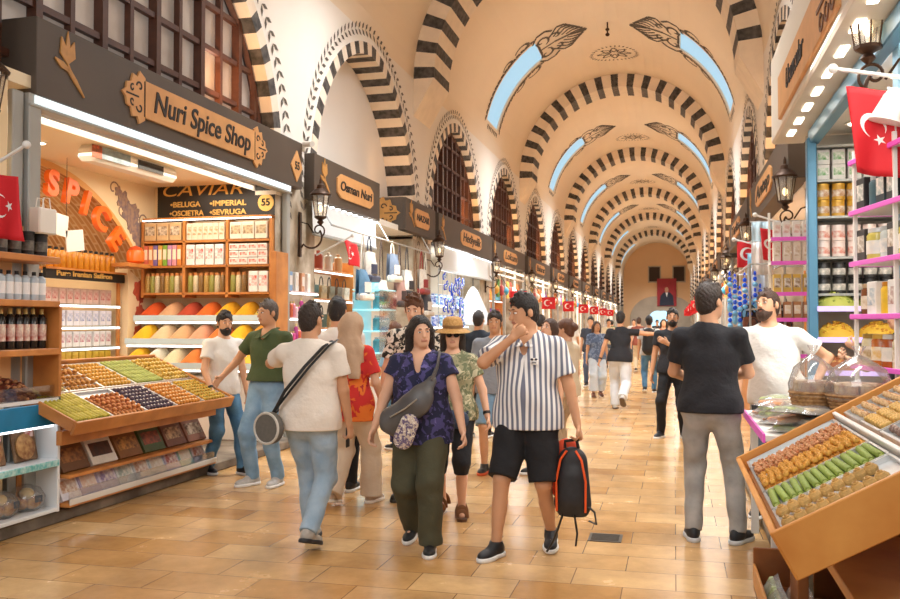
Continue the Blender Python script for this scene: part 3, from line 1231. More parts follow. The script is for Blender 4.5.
def rowput(kd, p, q, n, label, group, rz=0.0, jit=.004, rnd=0.0, keep=1.0):
    p, q = Vector(p), Vector(q)
    for i in range(n):
        if keep < 1 and random.random() > keep:
            continue
        c = p.lerp(q, (i + .5) / n)
        kd.put((c.x + random.uniform(-jit, jit), c.y + random.uniform(-jit, jit), c.z), rz + random.uniform(-rnd, rnd), label, group)


YS = UY + .02
rowput(Kind(carton('spice_box', '', 'box', (.17, .12, .24), ('#d8b483', '#6c4a2a', '#e8d9bf'))), (-6.87, YS, 2.677), (-6.31, YS, 2.677), 3, 'brown printed box on the top shelf of the first oak bay', 'boxes, first bay, top')
rowput(Kind(carton('spice_box', '', 'box', (.075, .1, .22), ('#e9dcc2', '#b58d55', '#f0e6d2'))), (-6.24, YS, 2.677), (-5.69, YS, 2.677), 7, 'slim cream box on the top shelf of the middle oak bay', 'boxes, middle bay, top')
rowput(Kind(carton('spice_box', '', 'box', (.17, .12, .22), ('#efe2cd', '#7d5b3c', '#d9c29a'))), (-5.61, YS, 2.677), (-5.07, YS, 2.677), 3, 'square cream box on the top shelf of the end oak bay', 'boxes, end bay, top')
for i, (c, nm) in enumerate((('#d56b52', 'coral'), ('#e08a4a', 'orange'), ('#7c6aa6', 'violet'), ('#d8a447', 'amber'), ('#7fae3d', 'green'), ('#c98fb9', 'lilac'), ('#e39aa6', 'pink'), ('#e28b3f', 'tangerine'))):
    o = carton('tea_box', nm + ' tea box in the colourful row of the oak shelves', 'box', (.06, .12, .27), (c, '#f3e4c8'))
    o.location = (-6.84 + i * .071, YS, 2.345)
rowput(Kind(carton('gift_box', '', 'box', (.12, .12, .27), ('#f6f0ea', '#cf3b30', '#f6f0ea'))), (-6.25, YS, 2.345), (-5.69, YS, 2.345), 4, 'tall white box with a red saffron drawing on the middle oak shelf', 'white saffron boxes')
for z in (2.345, 2.437, 2.529):
    rowput(Kind(carton('gift_box', '', 'box', (.13, .13, .085), ('#f5ede4', '#cc5a48', '#f0ded0'))), (-5.61, YS, z), (-5.07, YS, z), 4, 'flat white box in the %s layer of the stacked white boxes' % ('bottom' if z < 2.4 else 'middle' if z < 2.5 else 'top'), 'stacked white boxes %.2f' % z)
for i, c in enumerate(('#9c7f4a', '#c7a45f', '#8a7c4e', '#a58a52', '#d0c09a', '#b7955c', '#8e8450')):
    pass
herb = [('#a8823e', '#c7a45f'), ('#8b8a45', '#a5a04f'), ('#c9b48a', '#e2d3b0'), ('#7b5a33', '#93703f')]
KH = [Kind(jar('herb_jar', '', 'jar', .037, .26, mat('herb_%d' % i, a, .25, col2=b, scale=60), OAK)) for i, (a, b) in enumerate(herb)]
for i in range(8):
    KH[i % 4].put((-6.84 + i * .073, YS, 1.985), 0, 'slim jar of %s on the bottom shelf of the first oak bay' % ('golden seeds', 'green herbs', 'pale powder', 'brown spice')[i % 4], 'herb jars, first bay %d' % (i % 4))
for i in range(7):
    KH[(i + 1) % 4].put((-6.20 + i * .078, YS, 1.985), 0, 'slim jar of %s on the bottom shelf of the middle oak bay' % ('golden seeds', 'green herbs', 'pale powder', 'brown spice')[(i + 1) % 4], 'herb jars, middle bay %d' % ((i + 1) % 4))
for i in range(3):
    KH[(i + 1) % 4].put((-5.58 + i * .078, YS, 1.985), 0, 'slim jar of %s beside the white boxes in the end oak bay' % ('golden seeds', 'green herbs', 'pale powder', 'brown spice')[(i + 1) % 4], 'herb jars, end bay %d' % ((i + 1) % 4))
rowput(Kind(carton('gift_box', '', 'box', (.13, .12, .27), ('#f7f1ea', '#d14a35', '#f7f1ea'))), (-5.34, YS, 1.985), (-5.06, YS, 1.985), 2, 'tall white saffron box at the bottom of the end oak bay', 'white boxes, end bay')

# three stepped tiers of loose spices
t = thing('spice_stand', 'white stepped stand with glass lips for loose spices', 'display stand', (-5.93, 10.2, 0))
mb = MB()
mb.box((0, .25, .45), (1.96, .5, .9), bev=.01)
mb.build('cabinet', WHITEW, t)
TI = [(1.66, .20), (1.36, .02), (1.06, -.16)]
for z, dy in TI:
    mb = MB()
    mb.box((0, dy + .03, z - .05), (1.96, .42, .03), bev=.005)
    mb.build('tier', WHITEW, t)
    mb = MB()
    mb.box((0, dy - .18, z - .01), (1.96, .015, .07))
    mb.build('glass_lip', mat('pale_blue_lip', '#cfe3e8', .2), t)
    mb = MB()
    mb.box((0, dy - .17, z - .075), (1.9, .02, .02))
    mb.build('light_strip', LEDW, t)
SPC = [['#d9561e', '#d8a67a', '#b5452a', '#d9661f', '#e8ab1c', '#e6a519', '#c9b054'], ['#efb71f', '#e8c79a', '#d9a878', '#d89a76', '#e2762e', '#eeb622', '#d98f2c'], ['#efb21c', '#e9dbc0', '#e0cfa4', '#d97a33', '#c9632d', '#e39a26', '#e8b43a']]
SPN = [['orange', 'sandy', 'brick red', 'bright orange', 'yellow', 'golden', 'khaki'], ['deep yellow', 'cream', 'tan', 'dusty pink', 'vivid orange', 'lemon', 'ochre'], ['turmeric yellow', 'off-white', 'pale straw', 'rust', 'cinnamon', 'amber', 'mustard']]
for r, (z, dy) in enumerate(TI):
    for i in range(7):
        mb = MB()
        w = .30
        hgt = .235

        def hp(u, v):
            x = (u - .5) * w
            e = max(0, 1 - (2 * u - 1) ** 2) ** .7
            return (x, -.15 + .36 * v, hgt * e * (.25 + .75 * math.sin(min(1, v * 1.15) * PI / 2)))
        mb.grid(hp, 10, 8)
        o = mb.build('spice_heap', mat('spice_' + SPC[r][i], SPC[r][i], .95, var=.12, scale=60, bump=.3, bscale=120), smooth=60, loc=(-5.93 + (i - 3) * .276, 10.2 + dy + .0, z - .03))
        tag(o, 'heap of %s ground spice on the %s tier' % (SPN[r][i], ('top', 'middle', 'lowest')[r]), 'spice', kind='stuff')

# shelves with bottles and tins at the left edge, by the arch
t = thing('wall_shelf', 'oak pier shelves with bottles and black tins above the dried fruit', 'shelf unit', (-4.80, 5.2, 1.1))
for z in (2.07, 1.73, 1.36):
    mb = MB()
    mb.box((0, 0, z - 1.1), (.28, 1.46, .05), bev=.005)
    mb.build('shelf', OAK, t)
mb = MB()
mb.box((-.15, 0, .62), (.02, 1.46, 1.24))
mb.build('back_panel', mat('peach_panel', '#eebd85', .6), t)
mb = MB()
mb.box((0, .74, .26), (.28, .03, .7), bev=.005)
mb.build('side_panel', OAK, t)
rowput(Kind(jar('tin', '', 'tin', .055, .18, BLACK, BLACK, mat('tin_label', '#8a8478', .4, col2='#2a2724', scale=14), neck=.98)), (-4.78, 4.65, 2.097), (-4.78, 5.9, 2.097), 9, 'black round tin on the top oak shelf at the left edge', 'black tins')
rowput(Kind(jar('bottle', '', 'bottle', .036, .215, mat('pale_blue_glass', '#c9d8e2', .2), BLACK, mat('white_label', '#f4f2f0', .5), neck=.4)), (-4.78, 5.3, 1.757), (-4.78, 5.9, 1.757), 7, 'pale bottle with white label on the middle oak shelf', 'pale bottles')
rowput(Kind(jar('bottle', '', 'bottle', .036, .215, mat('red_glass', '#8e2a22', .2), BLACK, mat('cream_label', '#e8d3b0', .5), neck=.4)), (-4.78, 4.6, 1.757), (-4.78, 5.25, 1.757), 7, 'dark red bottle on the middle oak shelf at the edge', 'red bottles')
for nm, c, y0, y1, n in (('green', '#53622c', 4.85, 5.4, 6), ('black', '#24201e', 5.4, 5.9, 6)):
    rowput(Kind(jar('bottle', '', 'bottle', .036, .30, mat('oil_' + nm, c, .15), mat('gold_cap', '#d8c27a', .3), mat('lab_' + nm, '#eee5d5' if nm == 'black' else '#c9c06a', .5, col2='#b33a2a' if nm == 'black' else '#7b8a3a', scale=16), neck=.4)), (-4.78, y0, 1.387), (-4.78, y1, 1.387), n, 'tall %s bottle on the lowest oak shelf' % nm, nm + ' oil bottles')
t = thing('paper_bag', 'white paper gift bag hanging over the black tins at the edge', 'bag', (-4.74, 5.82, 2.28))
mb = MB()
mb.box((0, 0, .09), (.10, .2, .20), bev=.01)
mb.build('bag', WHITEW, t)
mb = MB()
for s in (-1, 1):
    mb.tube([(s * .03, -.05, .18), (s * .03, -.03, .27), (s * .03, .03, .27), (s * .03, .05, .18)], .005, 5)
mb.build('handle', WHITEW, t)

# glass shelving inside the arch
t = thing('glass_shelving', 'white glass shelving full of small packs inside the brick arch', 'shelf unit', (-7.25, 9.38, 1.0))
for z in (1.02, 1.27, 1.53, 1.8):
    mb = MB()
    mb.box((0, 0, z - 1.0), (.4, 1.5, .02))
    mb.build('shelf', mat('milky_glass', '#dbe8ea', .15), t)
    mb = MB()
    mb.box((.19, 0, z - 1.012), (.02, 1.5, .02))
    mb.build('light_strip', LEDW, t)
for y in (-.75, .75):
    mb = MB()
    mb.box((.17, y, .1), (.04, .04, 2.2), bev=.004)
    mb.build('post', STEEL if y < 0 else OAK, t)
t = thing('saffron_sign', 'black strip with yellow lettering Pure Iranian Saffron inside the arch', 'sign', (-7.02, 9.4, 2.17))
mb = MB()
mb.box((0, 0, 0), (.05, 1.5, .13), bev=.004)
mb.build('board', BLACK, t)
text('Pure Iranian Saffron', .085, GOLD, t, at(.028, -.05, 0, AX_L), width=1.05, bold=.003, ext=.002)
GS = [('glass jar with pink label', '#e7c8bd', '#c24a4a', 1.82), ('white pack with blue print', '#efe9ee', '#7a88b8', 1.55), ('white pack with red print', '#f1ebe8', '#b8506a', 1.29), ('yellow tin', '#d9b43a', '#c98a1c', 1.04)]
for nm, a, b, z in GS:
    k = Kind(carton('spice_pack', '', 'pack', (.11, .12, .19), (a, b, a)))
    for i in range(11):
        k.put((-7.2 + random.uniform(-.01, .01), 8.74 + i * .128, z), PI / 2, nm + ' on the glass shelving inside the arch', nm)
k = Kind(jar('cologne_bottle', '', 'bottle', .04, .24, mat('amber_glass', '#d08a2a', .15), BLACK, neck=.5))
rowput(k, (-7.05, 8.72, 2.24), (-7.05, 10.0, 2.24), 12, 'amber bottle in the row above the saffron strip', 'amber bottles')
mb = MB()
mb.box((-7.12, 9.4, 2.225), (.3, 1.5, .025))
tag(mb.build('display_ledge', OAK), 'thin ledge that carries the amber bottles', 'shelf')
t = thing('pendant_cards', 'two white price cards hanging in front of the brick arch', 'price cards', (-6.6, 8.5, 2.56))
for dy, dz, a in ((-.16, .1, -.1), (.12, -.06, .15)):
    mb = MB()
    mb.box((0, dy, dz), (.012, .3, .24), T=Matrix.Rotation(a, 4, 'X'))
    mb.build('card', WHITEW, t)
mb = MB()
mb.cyl((0, -.02, .16), (0, -.02, .88), .003)
mb.build('cord', BLACK, t)

# ------------------------------------------------------------------ sweets counter of the spice shop
KERB = mat('worn_kerb_stone', '#8d8070', 0.8, col2='#554a3e', scale=2.5, bump=.5, bscale=7)
mb = MB()
mb.box((-5.25, 7.1, .05), (1.05, 8.4, .1), bev=.012)
o = struct(mb.build('trim_kerb', KERB))
mb = MB()
mb.box((-6.3, 8.1, .04), (1.3, 5.2, .08))
struct(mb.build('floor_spice_shop', OAK))

WOODT = mat('honey_tray_wood', '#cf8a48', .42, col2='#b06f35', scale=4)
TRAYM = mat('tray_metal', '#d6d7d6', .28, metal=.7)
SL = math.atan2(.40, .90)


class Slope:
    """a display that slopes down to the aisle: u along the aisle, v up the slope, n off the board"""

    def __init__(s, x0, y0, z0, ang, sx, fy):
        e_u = Vector((0, fy, 0))
        e_v = Vector((sx * math.cos(ang), 0, math.sin(ang)))
        e_n = Vector((-sx * math.sin(ang), 0, math.cos(ang)))
        s.M = Matrix.Translation((x0, y0, z0)) @ Matrix((e_u, e_v, e_n)).transposed().to_4x4()

    def p(s, u, v, n=0):
        return s.M @ Vector((u, v, n))

    def rot(s, a=0):
        return (s.M.to_3x3() @ Matrix.Rotation(a, 3, 'Z')).to_euler()


def metal_tray(label, sl, u, v, du, dv, group=None, name='metal_tray', h=.03, n0=.012):
    t = thing(name, label, 'tray', sl.p(u + du / 2, v + dv / 2, n0), 0, group)
    t.rotation_euler = sl.rot()
    mb = MB()
    mb.box((0, 0, .004), (du - .012, dv - .012, .008))
    mb.build('tray_floor', TRAYM, t)
    mb = MB()
    for a, b, w, d in ((0, -(dv - .012) / 2, du - .012, .012), (0, (dv - .012) / 2, du - .012, .012), (-(du - .012) / 2, 0, .012, dv - .012), ((du - .012) / 2, 0, .012, dv - .012)):
        mb.box((a, b, h / 2), (w, d, h))
    mb.build('rim', TRAYM, t)
    return t


def sweet(name, kind, m, m2=None, d=(.04, .04, .03)):
    """one sweet, lying at its base"""
    t = thing(name, '', 'sweet')
    mb = MB()
    if kind == 'ball':
        mb.ell((0, 0, d[2] / 2), (d[0] / 2, d[1] / 2, d[2] / 2), 9, 6)
        if m2:
            mb.ell((0, 0, d[2] * .92), (d[0] * .2, d[1] * .2, d[2] * .16), 6, 4, 1)
    elif kind == 'cube':
        mb.box((0, 0, d[2] / 2), d, bev=.006)
        if m2:
            for a, b in ((-.2, .15), (.2, -.1), (0, .3), (.1, -.3)):
                mb.ell((a * d[0], b * d[1], d[2]), (.005, .004, .003), 6, 4, 1)
    elif kind == 'roll':
        mb.tube([(0, -d[1] / 2, d[2] / 2), (0, -d[1] / 2 + .004, d[2] / 2), (0, d[1] / 2 - .004, d[2] / 2), (0, d[1] / 2, d[2] / 2)], [d[0] * .40, d[0] / 2, d[0] / 2, d[0] * .40], 10)
        if m2:
            for f in (-1, 1):
                mb.tube([(0, f * d[1] / 2, d[2] / 2), (0, f * (d[1] / 2 + .002), d[2] / 2)], d[0] * .28, 8, 1)
    elif kind == 'nut':
        for i in range(5):
            a = i * 2.4
            mb.ell((.009 * math.cos(a) * (i > 0), .009 * math.sin(a) * (i > 0), d[2] * (.35 + .08 * i)), (d[0] * .36, d[1] * .27, d[2] * .32), 7, 5, i % 2 if m2 else 0)
    elif kind == 'twist':
        # a folded pastry with a ridged spiral top
        mb.ell((0, 0, d[2] * .45), (d[0] / 2, d[1] / 2, d[2] * .45), 10, 6)
        for r, z in ((.42, .55), (.30, .75), (.16, .92)):
            pts = [(d[0] * r * math.cos(a), d[1] * r * math.sin(a), d[2] * z) for a in np.linspace(0, 2 * PI, 13)]
            mb.tube(pts, d[0] * .07, 5)
        if m2:
            mb.ell((0, 0, d[2] * .98), (d[0] * .1, d[1] * .1, d[2] * .1), 6, 4, 1)
    o = mb.build('sweet_body', [m, m2] if m2 else [m], None, smooth=50)
    # a sweet has no parts of its own: keep the mesh itself as the thing
    bpy.data.objects.remove(t)
    o.name = name
    tag(o, '', 'sweet')
    return o


def fill(kd, sl, u, v, du, dv, nu, nv, label, group, n0=.02, a=0.0, ja=.1, jit=.003, keep=1.0, stag=False, layer=0.0):
    for j in range(nv):
        for i in range(nu):
            if random.random() > keep:
                continue
            off = .5 * (j % 2) * stag
            p = sl.p(u + du * (i + .5 + off * .8) / (nu + .4 * stag) + random.uniform(-jit, jit), v + dv * (j + .5) / nv + random.uniform(-jit, jit), n0 + random.uniform(0, layer))
            kd.put(p, 0, label, group, rot=sl.rot(a + random.uniform(-ja, ja)))


SLL = Slope(-4.40, 5.77, .785, SL, -1, 1)
LEN, DEP = 2.40, .985
t = thing('sweets_counter', 'long honey wood counter sloping to the aisle with ten trays of sweets', 'counter', (-4.8, 6.97, .1))
inv = t.matrix_world.inverted() if False else Matrix.Translation((4.8, -6.97, -.1))


def cbox(name, c, d, m=WOODT, T=None, bev=.004):
    mb = MB()
    mb.box(c, d, bev=bev, T=inv @ (T if T is not None else Matrix()))
    return mb.build(name, m, t)


cbox('tray_board', (LEN / 2, DEP / 2, -.01), (LEN, DEP, .02), T=SLL.M)
cbox('front_board', (LEN / 2, -.012, .005), (LEN + .05, .024, .11), T=SLL.M)
cbox('end_board', (-.012, DEP / 2, .015), (.024, DEP, .09), T=SLL.M)
cbox('end_board', (LEN + .012, DEP / 2, .015), (.024, DEP, .09), T=SLL.M)
cbox('back_board', (LEN / 2, DEP + .01, .02), (LEN + .05, .024, .10), T=SLL.M)
cbox('divider', (LEN / 2, DEP * .475, .012), (LEN, .018, .04), T=SLL.M)
cbox('apron', (-4.56, 6.97, .70), (.05, 2.34, .11))
cbox('cabinet', (-5.18, 6.97, .42), (.5, 2.34, .66))
cbox('shelf', (-4.82, 7.19, .36), (.34, 2.28, .03))
cbox('shelf', (-4.82, 7.19, .135), (.36, 2.30, .03))
cbox('glass_front', (-4.655, 7.19, .20), (.008, 2.28, .10), GLASS, bev=0)
cbox('price_rail', (-4.64, 7.19, .16), (.012, 2.30, .05), mat('clear_rail', '#d8d2c6', .2))

# trays: name, sweet kind, colours, size, count
PIS = mat('pistachio_green', '#a9ae3f', .8, col2='#868c2e', scale=90)
LT = [
    ('front', 0, 'yellow-green pistachio fingers', 'roll', '#c3b13c', '#a3a53a', (.042, .10, .034), 9, 4),
    ('front', 1, 'orange nut clusters', 'nut', '#d98f4e', '#b8622f', (.046, .046, .034), 8, 8),
    ('front', 2, 'dark plum balls', 'ball', '#56414e', '#d9c9be', (.046, .046, .04), 8, 7),
    ('front', 3, 'orange apricot balls', 'ball', '#d98a2b', '#f0d9a0', (.048, .048, .04), 8, 7),
    ('front', 4, 'golden nut-topped balls', 'ball', '#d2a22f', '#93a03c', (.044, .044, .036), 8, 8),
    ('back', 0, 'pale cream fingers', 'roll', '#e6c87c', '#f1e2b8', (.042, .11, .036), 9, 4),
    ('back', 1, 'amber nut pieces', 'nut', '#dca04e', '#c27a32', (.046, .046, .034), 8, 7),
    ('back', 2, 'deep yellow balls', 'ball', '#e0a336', '#f1dfa6', (.046, .046, .038), 8, 7),
    ('back', 3, 'green pistachio rolls', 'roll', '#a4a94a', '#7f8c33', (.040, .075, .034), 9, 6),
    ('back', 4, 'yellow sugared cubes', 'cube', '#dcb24a', '#efe0a4', (.040, .040, .034), 8, 8),
]
for row, i, nm, kd, c1, c2, d, nu, nv in LT:
    du = (LEN - .02) / 5
    v0, dv = (.01, DEP * .46) if row == 'front' else (DEP * .49, DEP * .49)
    u0 = .01 + du * i
    metal_tray('steel tray of %s in the %s row of the honey wood counter' % (nm, row), SLL, u0, v0, du, dv)
    m1 = mat('sw_' + c1, c1, .6, var=.25, scale=70, rand=.12, bump=.2, bscale=150)
    m2 = mat('sw_' + c2, c2, .6)
    name = nm.replace('-', '_').replace('nut_topped ', '').replace(' ', '_')
    name = {'s': name[:-1]}.get(name[-1], name)
    k = Kind(sweet(name, kd, m1, m2, d))
    part = 1.0 if nm != 'orange nut clusters' else .78
    fill(k, SLL, u0 + .02, v0 + .02, du - .04, (dv - .04) * part, nu, nv, 'one of the %s in the %s row of the honey wood counter' % (nm, row), nm, n0=.02, stag=kd == 'ball', layer=.004)
    if kd in ('nut', 'cube'):
        fill(k, SLL, u0 + .04, v0 + .04, du - .08, (dv - .08) * part, nu - 2, nv - 3, 'one of the %s in the %s row of the honey wood counter' % (nm, row), nm, n0=.048, layer=.004)

# packets on the two shelves under the trays
t_ = [('#6e4a2c', '#a8713c', 'brown baklava'), ('#e9e1d2', '#3a2a20', 'white window'), ('#8a5a2f', '#c98f45', 'golden baklava'), ('#4a5a2f', '#a5502f', 'green and red delight'), ('#7a4a33', '#cfa878', 'brown chequered delight'), ('#93614a', '#c9b59a', 'striped nougat')]
for i, (a, b, nm) in enumerate(t_):
    o = carton('sweet_box', '%s box leaning on the upper shelf under the sweets trays' % nm, 'box', (.34, .04, .24), (a, b, '#5b3420'))
    o.location = (-4.74, 6.24 + i * .375, .38)
    o.rotation_euler = (R_(-28), 0, PI / 2)
for i, (a, b) in enumerate((('#e8e4ea', '#b78a6a'), ('#b9aecb', '#e4c7b0'), ('#d9d2e2', '#8e7ba8'), ('#dfe6e4', '#9db0a8'), ('#cfd6da', '#b58a72'), ('#c6d2d6', '#d9cbb8'), ('#b9b1cd', '#a9433f'), ('#8fb5a2', '#e6dcc8'), ('#d6cfd8', '#b06a5a'))):
    o = carton('delight_box', '%s gift box of sweets on the lowest shelf, %s from the white cabinet' % (('white', 'lilac', 'pale violet', 'mint white', 'ice blue', 'grey blue', 'violet', 'green', 'pearl')[i], ('first', 'second', 'third', 'fourth', 'fifth', 'sixth', 'seventh', 'eighth', 'ninth')[i]), 'box', (.24, .035, .2), (a, b, '#f2ece2'))
    o.location = (-4.73, 6.18 + i * .25, .155)
    o.rotation_euler = (R_(-26), 0, PI / 2)

# white cabinet at the near end, with a glass bin of dried fruit on top
t = thing('display_cabinet', 'white open cabinet with a blue header beside the sweets counter', 'cabinet', (-4.98, 5.2, .1))
inv = Matrix.Translation((4.98, -5.2, -.1))
CAB = mat('white_laminate', '#e9eced', .35)
cbox('side_panel', (-4.98, 5.985, .55), (.56, .03, .9), CAB)
cbox('side_panel', (-4.98, 4.4, .55), (.56, .03, .9), CAB)
cbox('back_panel', (-5.25, 5.2, .55), (.03, 1.58, .9), CAB)
cbox('top_panel', (-4.98, 5.2, .985), (.56, 1.6, .03), CAB)
for z in (.12, .50):
    cbox('shelf', (-4.98, 5.2, z), (.56, 1.56, .03), CAB)
cbox('header_panel', (-4.708, 5.2, .875), (.02, 1.56, .17), mat('blue_panel', '#1c86b8', .35, var=.25, scale=3))
cbox('price_strip', (-4.695, 5.2, .485), (.012, 1.56, .05), mat('teal_strip', '#5cc3c4', .4, col2='#c9ecea', scale=26))
cbox('light_strip', (-4.74, 5.2, .78), (.03, 1.5, .02), LEDW)
cbox('glass_bin', (-4.70, 5.2, 1.05), (.008, 1.58, .10), GLASS, bev=0)
cbox('glass_bin', (-4.98, 5.985, 1.05), (.54, .008, .10), GLASS, bev=0)
for i, (c, c2, y, nm) in enumerate((('#4a3b46', '#7a5b6a', 5.05, 'dark dried mulberries'), ('#7d3f2c', '#c48a5a', 5.62, 'red brown dried fruit'), ('#c9a06a', '#8e5a34', 4.6, 'pale dried figs'))):
    mb = MB()
    rnd = random.Random(i)
    for q in range(330):
        a, r = rnd.uniform(0, 2 * PI), math.sqrt(rnd.random())
        x, yy = r * .27 * math.cos(a), r * .30 * math.sin(a)
        z = .16 * (1 - r * r) + rnd.uniform(-.01, .015)
        mb.ell((x, yy, max(.012, z)), (.022, .016, .013), 6, 4, rnd.randint(0, 1), T=Matrix.Translation((0, 0, 0)))
    mb.lathe([(.27, 0), (.22, .05), (.12, .12), (.02, .15)], (0, 0, 0), 14, 0)
    o = mb.build('dried_fruit_heap', [mat('df_' + c, c, .6), mat('df_' + c2, c2, .5)], None, smooth=60, loc=(-4.98, y, 1.0))
    tag(o, 'heap of %s in the glass bin on the white cabinet' % nm, 'dried fruit', kind='stuff')
COOK = mat('cookie_crust', '#c79a62', .7, col2='#8e5a34', scale=22)
CEL = film('cellophane', gloss=.10, rough=.12, bump=.6, bscale=18, opaque=.10)


def cookie_pack():
    t = thing('cookie_pack', '', 'pack')
    mb = MB()
    mb.box((0, 0, .15), (.25, .03, .3), bev=.01)
    mb.build('card', mat('brown_card', '#8a6a4a', .6, col2='#6d4a30', scale=20), t)
    mb = MB()
    mb.lathe([(.095, 0), (.1, .015), (.07, .02), (.05, .028)], (0, 0, 0), 16, T=at(-.02, -.018, .11, AX_F))
    mb.build('round_cake', COOK, t, smooth=40)
    mb = MB()
    mb.box((.05, -.018, .23), (.09, .006, .1))
    mb.build('red_label', mat('red_label', '#b8323a', .5, col2='#e9d9cc', scale=30), t)
    return t


k = Kind(cookie_pack())
for y, nm in ((4.75, 'farthest from the sweets counter'), (5.12, 'third from the sweets counter'), (5.45, 'second from the sweets counter'), (5.79, 'next to the sweets counter')):
    k.put((-4.84, y, .52), 0, 'brown pack of a round cake in the white cabinet, ' + nm, rot=(R_(-12), 0, PI / 2))


def cake_bag():
    t = thing('cake_bag', '', 'bag of cakes')
    mb = MB()
    mb.lathe([(.08, 0), (.13, .04), (.14, .1), (.10, .17), (.03, .2)], (0, 0, 0), 12)
    mb.build('wrapper', CEL, t, smooth=50)
    for i in range(5):
        mb = MB()
        a = 2 * PI * i / 5
        mb.ell((.065 * math.cos(a), .065 * math.sin(a), .06), (.05, .05, .045), 8, 6)
        mb.build('cake', COOK, t, smooth=50)
    mb = MB()
    mb.ell((0, 0, .13), (.055, .055, .045), 8, 6)
    mb.build('cake', mat('pale_cake', '#e0c68a', .7, col2='#b3935a', scale=20), t, smooth=50)
    mb = MB()
    mb.box((.13, 0, .1), (.01, .06, .05))
    mb.build('paper_label', mat('dark_label', '#4d5560', .5), t)
    return t


k = Kind(cake_bag())
for y, nm in ((4.7, 'farthest along'), (4.98, 'fourth along'), (5.26, 'third along'), (5.54, 'second along'), (5.82, 'first along')):
    k.put((-4.86, y, .135), random.uniform(-.5, .5), 'clear bag of round cakes low in the white cabinet, %s from the counter' % nm)

# lamps and flags on the near left pier
wall_lantern('bronzed wall lantern cut by the edge, near the red flag', -4.98, 5.2, 3.08, 1, k=.92)
wall_lantern('bronzed wall lantern on the stone pier beside the number 55', -4.98, 11.2, 3.02, 1, k=1.0)
flag('red crescent flag at the left edge beside the grey metal frame', -4.82, 5.25, 2.66, .34, .46, AX_F, pole=((-4.42, 5.25, 2.84), (-5.0, 5.25, 2.56)), wave=.02, skew=0.3)
t = thing('security_camera', 'small white security camera at the end of the spice shop sign', 'camera', (-4.92, 11.12, 3.98))
mb = MB()
mb.box((.02, 0, .0), (.05, .05, .1), bev=.01)
mb.build('bracket', WHITEW, t)
mb = MB()
mb.cyl((.04, .0, .05), (.2, -.12, .02), .04, seg=10)
mb.build('housing', mat('camera_grey', '#cfccc6', .4), t, smooth=40)

# ------------------------------------------------------------------ shops further along the left side
SHUT = mat('white_shutter', '#e3e5e4', .4)


def shutter_box(label, x, y0, y1, z0, z1, s=1):
    t = thing('roller_shutter', label, 'shutter', (x, y0, z0))
    mb = MB()
    n = int((y1 - y0) / .12)
    prof = []
    for i in range(n * 2 + 1):
        prof.append(((y1 - y0) * i / (2 * n), s * (.02 if i % 2 else -.012)))
    mb.add([(b, a, 0) for a, b in prof] + [(b - s * .02, a, z1 - z0) for a, b in prof], [(i, i + 1, len(prof) + i + 1, len(prof) + i) for i in range(len(prof) - 1)])
    o = mb.build('ribbed_panel', SHUT, t)
    md = o.modifiers.new('thickness', 'SOLIDIFY')
    md.thickness = .01
    mb = MB()
    mb.box((-.01 * s, (y1 - y0) / 2, -.02), (.06, y1 - y0, .05), bev=.01)
    mb.build('bottom_rail', ALU, t)
    for i in range(n // 2):
        mb = MB()
        mb.box((s * .03, (y1 - y0) * (i + .5) / (n // 2), z1 - z0 - .025), (.05, .05, .02))
        mb.build('spot_lamp', LEDW, t)
    return t


WARMW = mat('shop_white_wall', '#efe6d8', .7)
PALEC = mat('pale_shop_ceiling', '#f4efe6', .7)


def shop_room(c, s, xb, name, wallm=WARMW, y0=None, y1=None, zc=3.32):
    y0, y1 = y0 if y0 is not None else c - 2.6, y1 if y1 is not None else c + 2.6
    X = XL if s > 0 else XR
    mb = MB()
    mb.add([(xb, y0, 0), (xb, y1, 0), (xb, y1, zc), (xb, y0, zc)], [(0, 1, 2, 3)], 0)
    for y in (y0, y1):
        mb.add([(xb, y, 0), (X, y, 0), (X, y, zc), (xb, y, zc)], [(0, 1, 2, 3)], 0)
    struct(mb.build('wall_' + name, wallm))
    mb = MB()
    mb.box(((xb + X) / 2, (y0 + y1) / 2, zc + .05), (abs(xb - X), y1 - y0, .1))
    struct(mb.build('ceiling_' + name, PALEC))


shop_room(14.2, 1, -6.7, 'bag_shop', y0=11.5, y1=17.0)
area('bag_shop_light', (-5.7, 14.2, 3.25), 1.2, 110, (1.0, .95, .88), (-5.5, 14.2, 0), 4.8)
shop_sign('dark sign that juts out over the bag shop beside the pier lantern', 11.38, 14.2, -4.85, AX_L, 3.32, 3.96, .42, 'Osman Nuri', 13.0, 1.6, ends=False, size=.2)
shutter_box('white ribbed shutter with lamps hanging under the jutting dark sign', -4.88, 11.45, 14.1, 2.86, 3.30)
# the cross sign that faces the entrance
t = thing('shop_sign', 'dark cross sign with large gilt scrollwork facing the entrance', 'shop sign', (-5.6, 15.7, 3.33))
mb = MB()
mb.box((0, .1, .31), (1.4, .2, .62), bev=.006)
mb.build('fascia', FASCIA, t)
mb = MB()
T2 = at(.2, -.005, .32, AX_F)
mb.prism(lobed_end(.45, .5, 1), .02, 0, T2)
mb.prism(lobed_end(.45, .5, -1), .02, 0, T2)
for f in (-1, 1):
    fretwork(mb, .45, .5, f, T2 @ Matrix.Translation((0, 0, .021)))
mb.build('pierced_ornament', [BRASSY, DARKT], t)
shop_sign('dark sign with small hexagonal plaque between the bag shop and the bead shop', 15.72, 17.85, -4.86, AX_L, 3.33, 3.95, .3, 'NAZAR', 16.8, 1.0, ends=False, size=.18)
shop_sign('dark sign with tulip and hexagonal plaque over the blue bead shop', 18.12, 24.0, -4.86, AX_L, 3.30, 3.95, .34, 'Hediyelik', 21.2, 2.2, ends=False, size=.3)
shutter_box('white ribbed shutter with a row of lamps under the bead shop sign', -4.88, 18.3, 23.8, 2.76, 3.28)
